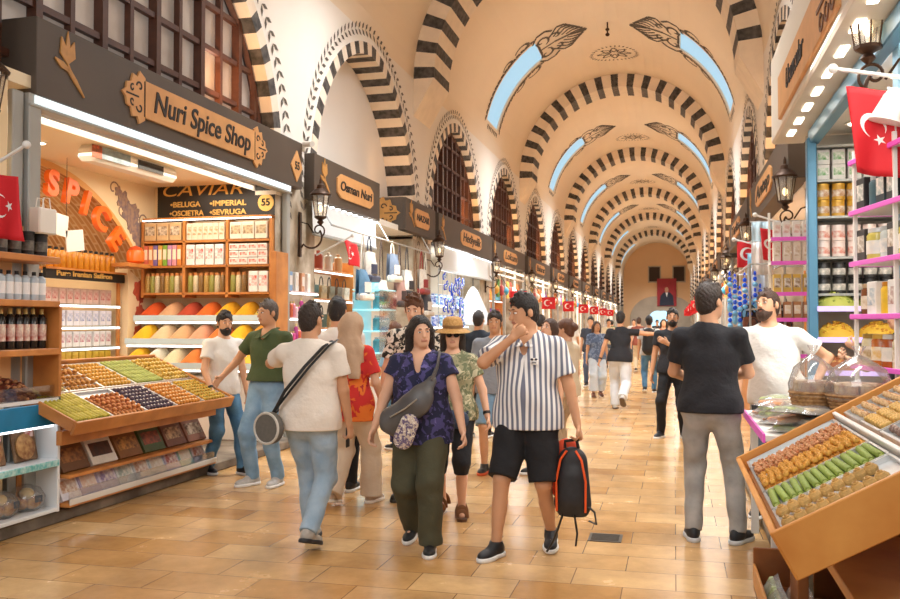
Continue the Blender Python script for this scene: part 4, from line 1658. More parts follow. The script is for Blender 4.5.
wall_lantern('bronzed lantern on the pier before the blue bead shop', -4.98, 17.5, 2.95, 1)
flag('small red flag slung beside the pier lantern by the bag shop', -4.55, 11.75, 2.78, .5, .34, AX_L, pole=((-4.4, 11.7, 2.82), (-4.95, 11.7, 2.55)), skew=.9)

# bag shop fittings: lit glass shelves
HB = ['#7b6a58', '#c9a878', '#3d3a3a', '#d9cbb8', '#8d7a5a', '#4c5a48', '#b58a5a']


def handbag(c, w=.24, h=.2, flap=True):
    t = thing('handbag', '', 'handbag')
    m = mat('bag_' + c, c, .5, var=.2, scale=16)
    mb = MB()
    mb.prism([(-w / 2, 0), (w / 2, 0), (w * .46, h * .9), (w * .4, h), (-w * .4, h), (-w * .46, h * .9)], .1, 0, at(0, .05, 0, AX_F))
    mb.build('body', m, t)
    if flap:
        mb = MB()
        mb.prism([(-w * .42, h * .45), (w * .42, h * .45), (w * .44, h), (-w * .44, h)], .01, 0, at(0, -.05, 0, AX_F))
        mb.build('flap', mat('bagf_' + c, c, .4, var=.4, scale=30), t)
    mb = MB()
    mb.tube([(-w * .3, 0, h)] + [(w * .3 * math.sin(a), 0, h + .14 * math.cos(a)) for a in np.linspace(-1.4, 1.4, 9)] + [(w * .3, 0, h)], .008, 5)
    mb.build('handle', BLACK, t)
    return t


def rack(label, x, y0, y1, zs, depth=.4, ends=True, m=OAK):
    t = thing('display_rack', label, 'display rack', (x, (y0 + y1) / 2, 0))
    L_ = y1 - y0
    for z in zs:
        mb = MB()
        mb.box((0, 0, z), (depth, L_, .03), bev=.004)
        mb.build('shelf', m, t)
        mb = MB()
        mb.box((depth / 2 - .02, 0, z - .025), (.03, L_ * .98, .02))
        mb.build('light_strip', LEDW, t)
    if ends:
        for y in (-L_ / 2, L_ / 2):
            mb = MB()
            mb.box((0, y, max(zs) / 2 + .1), (depth, .03, max(zs) + .2), bev=.004)
            mb.build('side_panel', m, t)
    return t


rack('lit oak rack of handbags beside the spice shop pier', -5.45, 11.6, 14.0, (.5, 1.05, 1.5, 1.95, 2.4))
kb = [Kind(handbag(c)) for c in HB]
BN = ['taupe', 'tan', 'black', 'cream', 'olive brown', 'dark green', 'camel']
for z in (1.07, 1.52, 1.97):
    for i in range(7):
        q = (i * 3 + int(z * 7)) % 7
        kb[q].put((-5.35, 11.85 + i * .33, z), PI / 2, '%s handbag on the %s shelf of the lit rack' % (BN[q], {1.07: 'lower', 1.52: 'middle', 1.97: 'upper'}[z]), 'rack bags %s %.2f' % (BN[q], z))
for i, (c, nm) in enumerate((('#d9c9a8', 'straw'), ('#e9e2d4', 'white'), ('#c9573a', 'red'), ('#efe7d8', 'ivory'), ('#b98a5a', 'brown'))):
    o = jar('vase', nm + ' vase on top of the handbag rack', 'vase', .07, .3, mat('vase_' + c, c, .4), mat('vase_' + c, c, .4), neck=.4)
    o.location = (-5.4, 12.0 + i * .42, 2.42)
# perfume counter in front of the pier
t = thing('perfume_counter', 'white lit counter of pink perfume bottles below the pier lantern', 'counter', (-5.0, 11.2, 0))
mb = MB()
mb.box((0, 0, .5), (.4, .9, 1.0), bev=.01)
mb.build('cabinet', WHITEW, t)
for z in (1.3, 1.65, 2.0):
    mb = MB()
    mb.box((-.05, 0, z), (.3, .9, .02))
    mb.build('shelf', mat('pink_glass', '#f1d3d8', .2), t)
    mb = MB()
    mb.box((.09, 0, z - .02), (.02, .9, .02))
    mb.build('light_strip', LEDW, t)
for y in (-.44, .44):
    mb = MB()
    mb.box((-.18, y, 1.5), (.03, .03, 1.1))
    mb.build('post', STEEL, t)
kp = [Kind(jar('perfume_bottle', '', 'bottle', .03, .16 + .05 * (i % 3), mat('perf_' + c, c, .15), mat('gold_cap', '#d8c27a', .3), neck=.35)) for i, c in enumerate(('#d95a9a', '#e9a0b8', '#b8478a', '#f0d9e0', '#e8785a'))]
PN = ['magenta', 'pale pink', 'purple', 'white', 'coral']
for z in (1.012, 1.312, 1.662):
    for i in range(10):
        q = (i * 2 + int(z * 3)) % 5
        kp[q].put((-4.93, 10.8 + i * .085, z), 0, '%s perfume bottle on the %s level of the perfume counter' % (PN[q], {1.012: 'lowest', 1.312: 'middle', 1.662: 'top'}[z]), 'perfume %s %.1f' % (PN[q], z))
for i, (c, nm) in enumerate((('#7fa6cf', 'blue'), ('#f2efe9', 'white'), ('#d9a07a', 'peach'), ('#f4ece4', 'ivory'))):
    o = carton('gift_box', nm + ' tall gift box on the top shelf above the perfumes', 'box', (.1, .1, .26), (c, '#e8e0d6'))
    o.location = (-5.0, 10.85 + i * .2, 2.012)
    o.rotation_euler = (0, 0, PI / 2)

# cyan lit tower and low cases
t = thing('display_tower', 'tall glass tower glowing cyan in front of the bag shop', 'display case', (-4.78, 13.75, 0))
CY_ = mat('cyan_glow', '#bfeef2', .3, emit=.6, emit_col='#8fe2ee')
mb = MB()
mb.box((0, 0, .35), (.5, .9, .7), bev=.01)
mb.build('base', WHITEW, t)
for z in (.72, 1.1, 1.45, 1.8, 2.12):
    mb = MB()
    mb.box((0, 0, z), (.46, .86, .02))
    mb.build('shelf', CY_, t)
mb = MB()
mb.box((-.22, 0, 1.4), (.02, .86, 1.36))
mb.build('back_panel', mat('icy_panel', '#d3e9ec', .3), t)
mb = MB()
mb.box((.235, 0, 1.42), (.008, .88, 1.4))
mb.build('glass_front', GLASS, t)
mb = MB()
for i in range(5):
    a = PI * i / 4
    mb.ell((0, .36 * math.cos(a), 2.13 + .1 * math.sin(a)), (.1, .12, .09), 8, 6)
mb.build('crest', CY_, t, smooth=50)
kc = Kind(jar('crystal_bottle', '', 'bottle', .048, .24, mat('crystal_blue', '#5fb4c9', .1, var=.3), mat('silver_cap', '#dfe8ea', .2, metal=.6), neck=.4))
for z in (.732, 1.112, 1.462, 1.812):
    rowput(kc, (-4.66, 13.4, z), (-4.66, 14.1, z), 7, 'pale blue crystal bottle in the cyan tower, %s shelf' % {.732: 'lowest', 1.112: 'second', 1.462: 'third', 1.812: 'highest'}[z], 'crystal %.2f' % z)
t = thing('jewellery_case', 'low dark and white glass jewellery case before the bag shop', 'display case', (-4.75, 15.4, 0))
for z in (.15, .4, .65, .9):
    mb = MB()
    mb.box((0, 0, z), (.56, 2.0, .05), bev=.008)
    mb.build('drawer', WHITEW if z != .4 else BLACK, t)
    mb = MB()
    mb.box((0, 0, z + .1), (.5, 1.9, .12))
    mb.build('lining', mat('dark_lining', '#5b5048', .6, col2='#c9b8a0', scale=22), t)
mb = MB()
mb.box((0, 0, 1.0), (.56, 2.0, .012))
mb.build('glass_top', GLASS, t)

# bags and purses hung on the bag shop front
HC = [('#e2ddd4', '#3b3f55', 'white printed backpack with a navy base'), ('#5b87a8', '#e9e3da', 'light blue tote'), ('#e9e6e0', '#2c2a2c', 'white tote with black straps'), ('#cfc4b8', '#57463c', 'cream shoulder bag'), ('#6f7f96', '#e4d8c8', 'grey blue backpack'), ('#a9847a', '#3a2c2a', 'dusty pink bag'), ('#ddd6ca', '#8a2f2f', 'ivory bag with red trim'), ('#41424c', '#c9c0b4', 'charcoal backpack'), ('#d9c7a6', '#6a4a30', 'straw beach bag')]
PXY = [(13.3, 2.72), (13.0, 2.42), (15.35, 2.55), (13.9, 2.3), (14.5, 2.78), (14.9, 2.35), (16.3, 2.62), (16.6, 2.2), (15.9, 2.15)]
t = thing('hanging_rail', 'steel rail carrying the hanging bags of the bag shop', 'rail', (-4.72, 14.8, 2.98))
mb = MB()
mb.cyl((0, -3.1, 0), (0, 2.2, 0), .015)
mb.build('bar', STEEL, t, smooth=40)
mb = MB()
for y in (-3.1, -.5, 2.2):
    mb.cyl((0, y, 0), (-.2, y, .34), .01)
mb.build('bracket', STEEL, t, smooth=40)
for (c, c2, nm), (y, z) in zip(HC, PXY):
    t = thing('hanging_bag', nm + ' hung on the rail of the bag shop', 'bag', (-4.72, y, z))
    m1, m2 = mat('hb_' + c, c, .7, var=.18, scale=14), mat('hb_' + c2, c2, .6)
    mb = MB()
    w, h = .50, .48
    mb.grid(lambda u, v: (.03 + .09 * math.sin(PI * u) * math.sin(PI * min(1, v * 1.1)) ** .6, (u - .5) * w * (1 - .18 * v * v), -h + h * v), 10, 8)
    mb.grid(lambda u, v: (-.03 - .04 * math.sin(PI * u), (.5 - u) * w * (1 - .18 * v * v), -h + h * v), 10, 8)
    mb.build('body', m1, t, smooth=50)
    mb = MB()
    mb.box((.045, 0, -h + .05), (.16, w * .96, .11), bev=.03)
    mb.build('base_trim', m2, t)
    mb = MB()
    mb.grid(lambda u, v: (.085 + .05 * math.sin(PI * u), (u - .5) * w * .55, -h * .75 + .16 * v), 8, 4)
    mb.build('pocket', m2, t, smooth=50)
    mb = MB()
    mb.tube([(.0, -.1, 0), (.0, -.06, (2.98 - z) * .7), (0, 0, 2.98 - z + .016), (0, .06, (2.98 - z) * .7), (0, .1, 0)], .012, 5)
    mb.build('strap', m2, t, smooth=50)

# blue bead shop
shop_room(20.4, 1, -6.6, 'bead_shop', y0=18.0, y1=23.2)
area('bead_shop_light', (-5.6, 20.6, 3.25), 1.2, 150, (.92, .97, 1.0), (-5.4, 20.6, 0), 4.6)
EYEB = mat('cobalt_glass', '#1b4fd0', .12, emit=.12)
EYEW = mat('eye_white', '#eef4fa', .2)
EYEL = mat('eye_light_blue', '#7fc3ee', .2)


def evil_eye(r):
    t = thing('eye_bead', '', 'eye bead')
    mb = MB()
    mb.lathe([(r * .9, -.012), (r, 0), (r * .9, .012)], (0, 0, 0), 16, T=AX_L)
    mb.build('disc', EYEB, t, smooth=40)
    mb = MB()
    mb.lathe([(r * .62, .012), (r * .58, .018)], (0, 0, 0), 14, T=AX_L)
    mb.build('white_ring', EYEW, t)
    mb = MB()
    mb.lathe([(r * .42, .018), (r * .38, .023)], (0, 0, 0), 12, T=AX_L)
    q = mb.build('blue_iris', EYEL, t)
    mb = MB()
    mb.lathe([(r * .2, .023), (r * .16, .028)], (0, 0, 0), 10, T=AX_L)
    mb.build('pupil', BLACK, q)
    return t


t = thing('bead_stand', 'steel mesh frame hung with blue eye beads before the bead shop', 'display frame', (-4.78, 19.0, 0))
mb = MB()
for z in np.arange(.9, 2.75, .3):
    mb.cyl((-.03, -1.1, z), (-.03, 1.1, z), .008, seg=5)
for y in np.arange(-1.1, 1.2, .37):
    mb.cyl((-.03, y, .0), (-.03, y, 2.7), .008, seg=5)
mb.build('mesh', STEEL, t)
ks = [Kind(evil_eye(r)) for r in (.15, .10, .07)]
LB = ['large', 'middling', 'small']
rr = random.Random(3)
for i in range(60):
    y, z = rr.uniform(18.0, 20.0), rr.uniform(1.1, 2.65)
    q = 0 if i < 9 else rr.choice((1, 2, 2))
    ks[q].put((-4.75 + rr.uniform(0, .03), y, z), rr.uniform(-.2, .2), '%s cobalt blue eye bead hung on the mesh frame' % LB[q], 'eye beads ' + LB[q])
t = thing('hanging_lamp', 'white cone shaped cloth lamp hanging in the bead shop', 'lamp', (-4.9, 21.6, 2.5))
mb = MB()
mb.lathe([(.03, 0), (.12, -.1), (.42, -.75), (.46, -.95), (.40, -.97)], (0, 0, 0), 16)
mb.build('lamp_shade', mat('white_cloth_lamp', '#c4c6c6', .7), t, smooth=60)
mb = MB()
mb.cyl((0, 0, 0), (0, 0, .8), .012)
mb.build('cord', BLACK, t)
rack('lit white rack of blue ware inside the bead shop', -5.5, 18.4, 22.9, (.5, 1.0, 1.5, 2.0), m=WHITEW)
kq = [Kind(jar('ceramic_jar', '', 'jar', .08, .26, mat('cer_' + c, c, .2, col2=d, scale=18), mat('cer_' + c, c, .2), neck=.5)) for c, d in (('#2a5fc4', '#e8eef6'), ('#e8eef4', '#2f6ac0'), ('#58b6d8', '#f1f6f8'))]
QN = ['cobalt', 'white and blue', 'turquoise']
for z in (.515, 1.015, 1.515, 2.015):
    for i in range(12):
        q = (i + int(z * 2)) % 3
        kq[q].put((-5.45, 18.7 + i * .36, z), 0, '%s ceramic jar on the %s shelf of the bead shop' % (QN[q], {.515: 'lowest', 1.015: 'second', 1.515: 'third', 2.015: 'top'}[z]), 'ceramic %d %.1f' % (q, z))
t = thing('shop_counter', 'white counter with a glass top at the bead shop front', 'counter', (-4.85, 21.6, 0))
mb = MB()
mb.box((0, 0, .48), (.6, 3.2, .96), bev=.01)
mb.build('cabinet', WHITEW, t)
mb = MB()
mb.box((0, 0, .98), (.62, 3.24, .03), bev=.005)
mb.build('counter_top', mat('grey_top', '#aeb4b6', .3), t)

# the rest of the row, both sides
NAMES = ['Lokum', 'Baharat', 'Safran', 'Kuruyemis', 'Cay', 'Hediye', 'Sabun', 'Kahve', 'Seker', 'Deri', 'Bakir']
COLS = ['#d9a54a', '#c2513a', '#7fae5a', '#e8dcc4', '#5aa8c9', '#b5733a', '#d98fa6', '#8a6ab0', '#e8c24a', '#f2ece2', '#c96f2f']
CN = ['golden', 'red', 'green', 'cream', 'blue', 'brown', 'pink', 'violet', 'yellow', 'white', 'orange']
ORD = ['first', 'second', 'third', 'fourth', 'fifth', 'sixth', 'seventh', 'eighth', 'ninth', 'tenth', 'eleventh']


def hang_kind(i, c):
    t = thing('hanging_ware', '', 'hanging ware')
    m = mat('hw_' + c, c, .5, var=.3, scale=12)
    mb = MB()
    if i % 3 == 0:       # glass globe lamp
        mb.ell((0, 0, -.42), (.13, .13, .14), 10, 8)
        mb.lathe([(.05, -.30), (.03, -.26), (.01, -.24)], (0, 0, 0), 8)
    elif i % 3 == 1:     # bag
        mb.box((0, 0, -.42), (.10, .30, .32), bev=.04)
        mb.tube([(0, -.1, -.27), (0, -.06, -.12), (0, .06, -.12), (0, .1, -.27)], .012, 5)
    else:                # folded cloth
        mb.grid(lambda u, v: (.03 * math.sin(u * 12), (u - .5) * .3, -.12 - v * .5), 12, 3)
        mb.grid(lambda u, v: (.03 * math.sin(u * 12) - .012, (.5 - u) * .3, -.12 - v * .5), 12, 3)
    mb.build('body', m, t, smooth=50)
    mb = MB()
    mb.cyl((0, 0, 0), (0, 0, -.26 if i % 3 == 0 else -.13), .006, seg=5)
    mb.build('cord', BLACK, t)
    return t


HWC = ['#d9a03a', '#c23b30', '#e9dcc8', '#3f9fc4', '#b8622f', '#5f9a4a', '#f0ece4', '#8a4a8f', '#e0b85a', '#cfe0e6', '#a8322f', '#e8873a']
HWN = ['amber lamp', 'red bag', 'cream cloth', 'blue lamp', 'brown bag', 'green cloth', 'white lamp', 'purple bag', 'yellow cloth', 'pale blue lamp', 'dark red bag', 'orange cloth']
KHW = [Kind(hang_kind(i, c)) for i, c in enumerate(HWC)]


def front_goods(n, s, side, X, c):
    """posts, a lit rail and goods hung along the shop front"""
    t = thing('shopfront_frame', 'white lit frame of the %s shop past the beads, %s wall' % (ORD[n], side), 'shop frame', (X + s * .12, c, 0))
    for y in (-2.55, -.9, .9, 2.55):
        mb = MB()
        mb.box((0, y, 1.65), (.07, .09, 3.3), bev=.01)
        mb.build('post', WHITEW if n % 2 else ALU, t)
    mb = MB()
    mb.box((0, 0, 2.98), (.05, 5.1, .05))
    mb.build('rail', WHITEW, t)
    mb = MB()
    mb.box((0, 0, 3.16), (.06, 5.0, .06))
    mb.build('light_strip', mat('soft_led', '#fff4e0', .4, emit=1.1, emit_col='#fff0d6'), t)
    for i in range(10):
        q = (i * 5 + n * 3 + (s < 0) * 2) % 12
        KHW[q].put((X + s * .12, c - 2.3 + i * .49, 2.955 ), 0, '%s hung at the front of the %s shop past the beads, %s wall' % (HWN[q], ORD[n], side), 'hung %s %d %d' % (side, n, q))


ktin = [Kind(jar('tin', '', 'tin', .12, .34, mat('ft_' + c, c, .4, var=.25, scale=8), mat('ftl_' + c, c, .3, var=.4), neck=.7)) for c in COLS]
lanS = None
FLG = None
for n, c in enumerate([26.6 + BAY * i for i in range(9)]):
    for s, side in ((1, 'left'), (-1, 'right')):
        if s < 0 and n > 6:
            continue
        X = XL if s > 0 else XR
        ax = AX_L if s > 0 else AX_R
        dist = ORD[n]
        far = 'past the bead shop' if s > 0 else 'opposite'
        shop_room(c, s, X - s * 1.7, 'shop_%s_%d' % (side, n + 1), zc=3.3)
        area('shop_light', (X - s * .55, c, 3.22), 1.0, 150, (1.0, .93, .82), (X - s * .4, c, 0), 4.6)
        shop_sign('dark %s shop sign on the %s wall %s' % (dist, side, far), c - 2.75, c + 2.75, X + s * .14, ax, 3.28, 3.9, .3, NAMES[(n + 3 * (s < 0)) % 11], c, 2.2, ends=False, size=.3, emblem=n < 3)
        rack('lit rack of wares in the %s shop on the %s wall %s' % (dist, side, far), X - s * .75, c - 2.3, c + 2.3, (.5, 1.1, 1.7, 2.3), m=WHITEW if n % 2 else OAK)
        for zi, z in enumerate((1.115, 1.715, 2.315)):
            for i in range(5 if n < 5 else 3):
                q = (i * 5 + zi * 3 + n * 2 + (s < 0)) % 11
                ktin[q].put((X - s * .62, c - 1.9 + i * .9, z), 0, '%s tin on the %s shelf of the %s shop rack, %s wall' % (CN[q], ('lower', 'middle', 'upper')[zi], dist, side), 'tins %s %d %d %d' % (side, n, zi, q))
        t = thing('shop_counter', '%s counter of the %s shop on the %s wall %s' % ('white' if n % 2 else 'oak', dist, side, far), 'counter', (X + s * .15, c, 0))
        mb = MB()
        mb.box((0, 0, .45), (.6, 4.4, .9), bev=.01)
        mb.build('cabinet', WHITEW if n % 2 else OAK, t)
        mb = MB()
        mb.box((0, 0, .95), (.5, 4.2, .12), bev=.03)
        mb.build('heaped_goods', mat('goods_%d' % (n % 4), COLS[(n * 3) % 11], .7, col2=COLS[(n * 3 + 5) % 11], scale=5), t)
        front_goods(n, s, side, X, c)
        if n < 7:
            if lanS is None:
                lanS = Kind(wall_lantern('', X, 0, 0, 1, None))
                lanS.root['label'] = ''
            lanS.put((X + s * .02, c - 3.1, 2.95), 0 if s > 0 else PI, 'bronzed lantern before the %s shop on the %s wall %s' % (dist, side, far), 'wall lanterns on the piers')
            if FLG is None:
                FLG = Kind(flag('', 0, 0, 0, .48, .42, AX_F))
                FLG.root['label'] = ''
            FLG.put((X + s * .45 - (.48 if s < 0 else 0), c - 1.7, 2.5), .25 * math.sin(n * 2.7), 'red crescent flag over the %s shop front on the %s wall %s' % (dist, side, far))
            t = thing('flag_rope', 'thin line holding the flag of the %s shop on the %s wall' % (dist, side), 'rope', (X + s * .45, c - 1.7, 2.5))
            mb = MB()
            mb.tube([(-s * .45, 0, .7), (0, 0, .01), (s * .48, 0, .01)], .008, 4)
            mb.build('line', BLACK, t)

# ------------------------------------------------------------------ right side: the near shop with pink shelves
BLUEF = mat('steel_blue_frame', '#5d93b4', .35, metal=.3)
SOFF = mat('pale_soffit', '#d9d2c4', .45)
PINK = mat('pink_shelf_edge', '#d956b8', .35, emit=.12, emit_col='#f05fd0')
LILAC = mat('lilac_shelf_edge', '#c9b4ee', .35, emit=.5, emit_col='#cdb6ff')
mb = MB()
mb.add([(1.32, 9.62, 0), (3.2, 9.62, 0), (3.2, 9.62, 3.5), (1.32, 9.62, 3.5)], [(0, 1, 2, 3)])
mb.add([(3.2, 3.0, 0), (3.2, 9.62, 0), (3.2, 9.62, 3.5), (3.2, 3.0, 3.5)], [(0, 1, 2, 3)])
struct(mb.build('wall_pink_shop', mat('shop_grey_wall', '#cfc8bc', .7)))
mb = MB()
mb.box((2.3, 6.2, 3.56), (1.9, 7.0, .1))
struct(mb.build('ceiling_pink_shop', WHITEW))
area('pink_shop_light', (2.1, 6.6, 3.45), 1.2, 130, (1.0, .97, .93), (1.8, 6.6, 0), 4.4)
kd = Kind(downlight((0, 0, 0), '', 'downlights of the shop with pink shelves', .13))
for x in (1.75, 2.25):
    for y in (5.6, 6.5, 7.4, 8.3, 9.1):
        kd.put((x, y, 3.508), 0, 'big round downlight in the white ceiling of the shop with pink shelves')
area('canopy_light', (1.16, 5.2, 3.46), .2, 45, (1.0, .95, .87), (.9, 5.0, 0), 4.4)
t = thing('shop_canopy', 'pale canopy with a row of lamps above the shop with pink shelves', 'canopy', (1.2, 6.5, 3.5))
mb = MB()
mb.box((0, .2, .45), (.34, 6.6, .9), bev=.02)
mb.build('casing', SOFF, t)
for i in range(11):
    mb = MB()
    mb.box((-.04, -2.6 + i * .55, -.004), (.06, .26, .012))
    mb.build('lamp', LED, t)
t = thing('shop_sign', 'long tan wooden name plank on the canopy with a carved end', 'shop sign', (1.02, 7.4, 3.78))
mb = MB()
mb.box((0, .1, 0), (.04, 3.2, .42), bev=.01)
mb.build('plank', TANWOOD, t)
mb = MB()
T2 = at(-.021, -1.15, 0, AX_R)
for q in range(3):
    for f in (-1, 1):
        ribbon(mb, spiral(-.22 + .22 * q, f * .1, .1, .02, 0, 5.4 * f, 14), .03, .008, 0, T2)
ribbon(mb, [(-.4, 0), (.4, 0)], .03, .008, 0, T2)
mb.build('carved_end', mat('carved_dark', '#7a4e2a', .6, var=.3, scale=30), t)
text('Ucuzcular', .26, DARKT, t, at(-.024, .5, 0, AX_R), shear=.2, width=1.1, bold=.002)
t = thing('shopfront_frame', 'steel blue metal frame around the shop with pink shelves', 'shop frame', (1.32, 7.7, 0))
mb = MB()
mb.box((0, 1.55, 1.7), (.09, .12, 3.4), bev=.01)
mb.build('post', BLUEF, t)
mb = MB()
mb.box((.02, 1.68, 1.7), (.07, .1, 3.4), bev=.01)
mb.build('post', ALU, t)
mb = MB()
mb.box((.14, -1.5, 1.95), (.12, .16, 2.9), bev=.01)
mb.build('post', mat('pale_blue_post', '#9cc9e0', .35), t)
mb = MB()
mb.box((.03, -.7, 3.42), (.10, 4.6, .14), bev=.01)
mb.build('header', BLUEF, t)

# shelf wall that faces the entrance
t = thing('shelf_unit', 'grey shelf wall of tins and jars behind the bearded man in white', 'shelf unit', (1.95, 9.42, 0))
SZ = [2.98, 2.62, 2.22, 1.86]
for z in SZ + [3.32]:
    mb = MB()
    mb.box((0, 0, z), (1.2, .34, .025), bev=.003)
    mb.build('shelf', ALU, t)
for z in (1.72, 1.42, 1.1, .8):
    mb = MB()
    mb.box((0, -.05, z), (1.2, .42, .03), bev=.003)
    mb.build('shelf', WHITEW, t)
    mb = MB()
    mb.box((0, -.265, z), (1.2, .012, .05))
    mb.build('lilac_edge', LILAC, t)
for x in (-.61, .61):
    mb = MB()
    mb.box((x, .1, 1.7), (.03, .14, 3.38))
    mb.build('post', ALU, t)
for zi, (z, a, b, nm, h, lay) in enumerate(((2.995, '#e9e6e0', '#6fae6a', 'white and green box', .15, 2), (2.635, '#d9a63c', '#b5761f', 'gold tin', .16, 2), (2.235, '#f0dcd2', '#d9705a', 'white and coral tin', .155, 2), (1.875, '#2d2a28', '#8f8f86', 'black jar with grey label', .15, 2))):
    k = Kind(carton('spice_box', '', 'box', (.12, .12, h), (a, b, '#f2efe8')) if zi == 0 else jar('tin', '', 'tin', .062, h, mat('rt_' + a, a, .35), mat('rt2_' + a, a, .3, metal=.3), mat('rtl_' + b, b, .5, col2='#f0e6d8', scale=18), neck=.95))
    for L_ in range(lay):
        rowput(k, (1.37, 9.36, z + L_ * (h + .003)), (2.5, 9.36, z + L_ * (h + .003)), 8, '%s on the grey shelf wall, %s layer' % (nm, ('lower', 'upper')[L_]), nm + str(L_))
for zi, (z, c, c2, nm) in enumerate(((1.74, '#b9bd5a', '#8a9a3a', 'pistachios'), (1.44, '#e0b43a', '#c98a24', 'yellow dried fruit'), (1.12, '#a5603a', '#d9a86a', 'brown nuts'), (.82, '#d9c9a0', '#b59a6a', 'pale nuts'))):
    for i in range(3):
        mb = MB()
        rnd = random.Random(zi * 5 + i)
        mb.lathe([(.18, 0), (.17, .06), (.1, .12), (.01, .14)], (0, 0, 0), 14)
        for q in range(90):
            a, r = rnd.uniform(0, 2 * PI), math.sqrt(rnd.random())
            mb.ell((r * .17 * math.cos(a), r * .17 * math.sin(a), .045 + .11 * (1 - r * r)), (.018, .013, .012), 6, 4, rnd.randint(0, 1))
        o = mb.build('nut_heap', [mat('nh_' + c, c, .7), mat('nh_' + c2, c2, .7)], smooth=60, loc=(1.55 + i * .38, 9.38, z))
        tag(o, 'heap of %s on the lilac lit shelf, %s from the blue post' % (nm, ('first', 'second', 'third')[i]), 'nuts', kind='stuff')

# pink-edged rack standing close to the sweets trays
P0, P1 = Vector((1.12, 6.2, 0)), Vector((1.42, 4.6, 0))
dv = (P1 - P0).normalized()
nv = Vector((dv.y, -dv.x, 0)) * -1     # away from the aisle
nv = Vector((-dv.y, dv.x, 0)) if Vector((-dv.y, dv.x, 0)).x > 0 else Vector((dv.y, -dv.x, 0))
ra = math.atan2(dv.y, dv.x)
t = thing('display_rack', 'pink edged rack crowded with jars behind the sloping sweets trays', 'display rack', P0, ra)
TL = (P1 - P0).length
sgn = 1 if Vector((-math.sin(ra), math.cos(ra), 0)).dot(nv) > 0 else -1
PZ = [.92, 1.30, 1.62, 1.96, 2.29, 2.62]
for z in PZ:
    mb = MB()
    mb.box((TL / 2, sgn * .19, z), (TL, .38, .02), bev=.004)
    mb.build('shelf', WHITEW, t)
    mb = MB()
    mb.box((TL / 2, -sgn * .005, z + .002), (TL + .01, .014, .032), bev=.004)
    mb.box((-.007, sgn * .19, z + .002), (.014, .38, .032), bev=.004)
    mb.build('pink_edge', PINK, t)
for x in (.03, .62, TL - .05):
    mb = MB()
    mb.box((x, sgn * .02, 1.45), (.022, .022, 2.5))
    mb.build('post', WHITEW, t)
mb = MB()
mb.box((TL / 2, sgn * .2, .44), (TL * .95, .3, .86), bev=.01)
mb.build('base', WHITEW, t)


def pk(i, j, z):
    p = P0 + dv * i + nv * j
    return (p.x, p.y, z)


HONEY = mat('honey_glass', '#b5611f', .12, var=.25, scale=6)
RK = [(.93, [('box', '#f3eef2', '#b85aa8', 'white box with violet print'), ('jar', '#8e2f24', '#c9a04a', 'dark red jar')]), (1.31, [('jar', '#d9c9a0', '#a8873f', 'herb jar'), ('jar', '#b5611f', '#e0b04a', 'honey jar'), ('jar', '#a8501c', '#d8d2c6', 'amber jar')]),
      (1.63, [('jar', '#7d4a2c', '#c9b08a', 'brown jar'), ('box', '#efe9e2', '#8aa0b0', 'white carton'), ('tin', '#e3b62a', '#c9861f', 'yellow tin'), ('box', '#e9e3dc', '#9a5a4a', 'cream carton')]),
      (1.97, [('box', '#3a3330', '#8a6a3a', 'black carton'), ('jar', '#c9b85a', '#d8d8d4', 'big jar of yellow herbs'), ('jar', '#cfd3cc', '#b9bdbc', 'clear jar')]),
      (2.30, [('box', '#2f2c2c', '#6d7d70', 'dark carton'), ('tin', '#4a6a72', '#c9cfd0', 'teal tin'), ('box', '#24343a', '#8fa5a0', 'dark teal carton')]),
      (2.63, [('tin', '#6a4a3a', '#c9a86a', 'bronze tin'), ('box', '#e6ded2', '#a85a4a', 'pale carton')])]
ZN = {.93: 'lowest', 1.31: 'second', 1.63: 'third', 1.97: 'fourth', 2.30: 'fifth', 2.63: 'top'}
for z, items in RK:
    for q, (kind, a, b, nm) in enumerate(items):
        if kind == 'box':
            k = Kind(carton('spice_box', '', 'box', (.13, .11, .21), (a, b, '#efe8dc')))
        else:
            k = Kind(jar('jar' if kind == 'jar' else 'tin', '', 'jar' if kind == 'jar' else 'tin', .055 if 'big' not in nm else .075, .2, mat('rk_' + a, a, .15 if kind == 'jar' else .35, var=.2, scale=20), mat('rkl_' + b, b, .3, metal=.3), mat('rkp_' + b, '#efe6d6', .5, col2=b, scale=20) if kind == 'jar' else None, neck=.8))
        n = len(items)
        for i in range(int(TL / .15)):
            if i % n == q:
                for j in (.08, .24):
                    k.put(pk(.1 + i * .15, j, z), ra + (PI if sgn > 0 else 0) - PI * (sgn > 0), '%s on the %s pink edged shelf' % (nm, ZN[z]), nm + ZN[z])

# lantern, flag and lamp near the edge
wall_lantern('bronzed lantern with a scrolled arm hanging above the flag by the blue post', 1.52, 6.1, 3.34, -1, k=1.0)
flag('red crescent flag hanging upright from the white pole by the tan canopy', 1.0, 5.62, 2.99, .27, .52, AX_F, pole=((.93, 5.62, 3.10), (1.5, 5.62, 2.98)), wave=.02, skew=.25, turn=-70)
t = thing('lamp', 'white enamel lamp hanging beside the upright red flag', 'lamp', (1.27, 5.62, 2.93))
mb = MB()
mb.lathe([(.04, .02), (.06, -.02), (.09, -.15), (.105, -.18), (.09, -.19)], (0, 0, 0), 16, T=Matrix.Rotation(R_(18), 4, 'Y'))
mb.build('lamp_shade', WHITEW, t, smooth=40)
mb = MB()
mb.cyl((0, 0, .0), (.0, .17, .075), .01)
mb.build('bracket', STEEL, t)

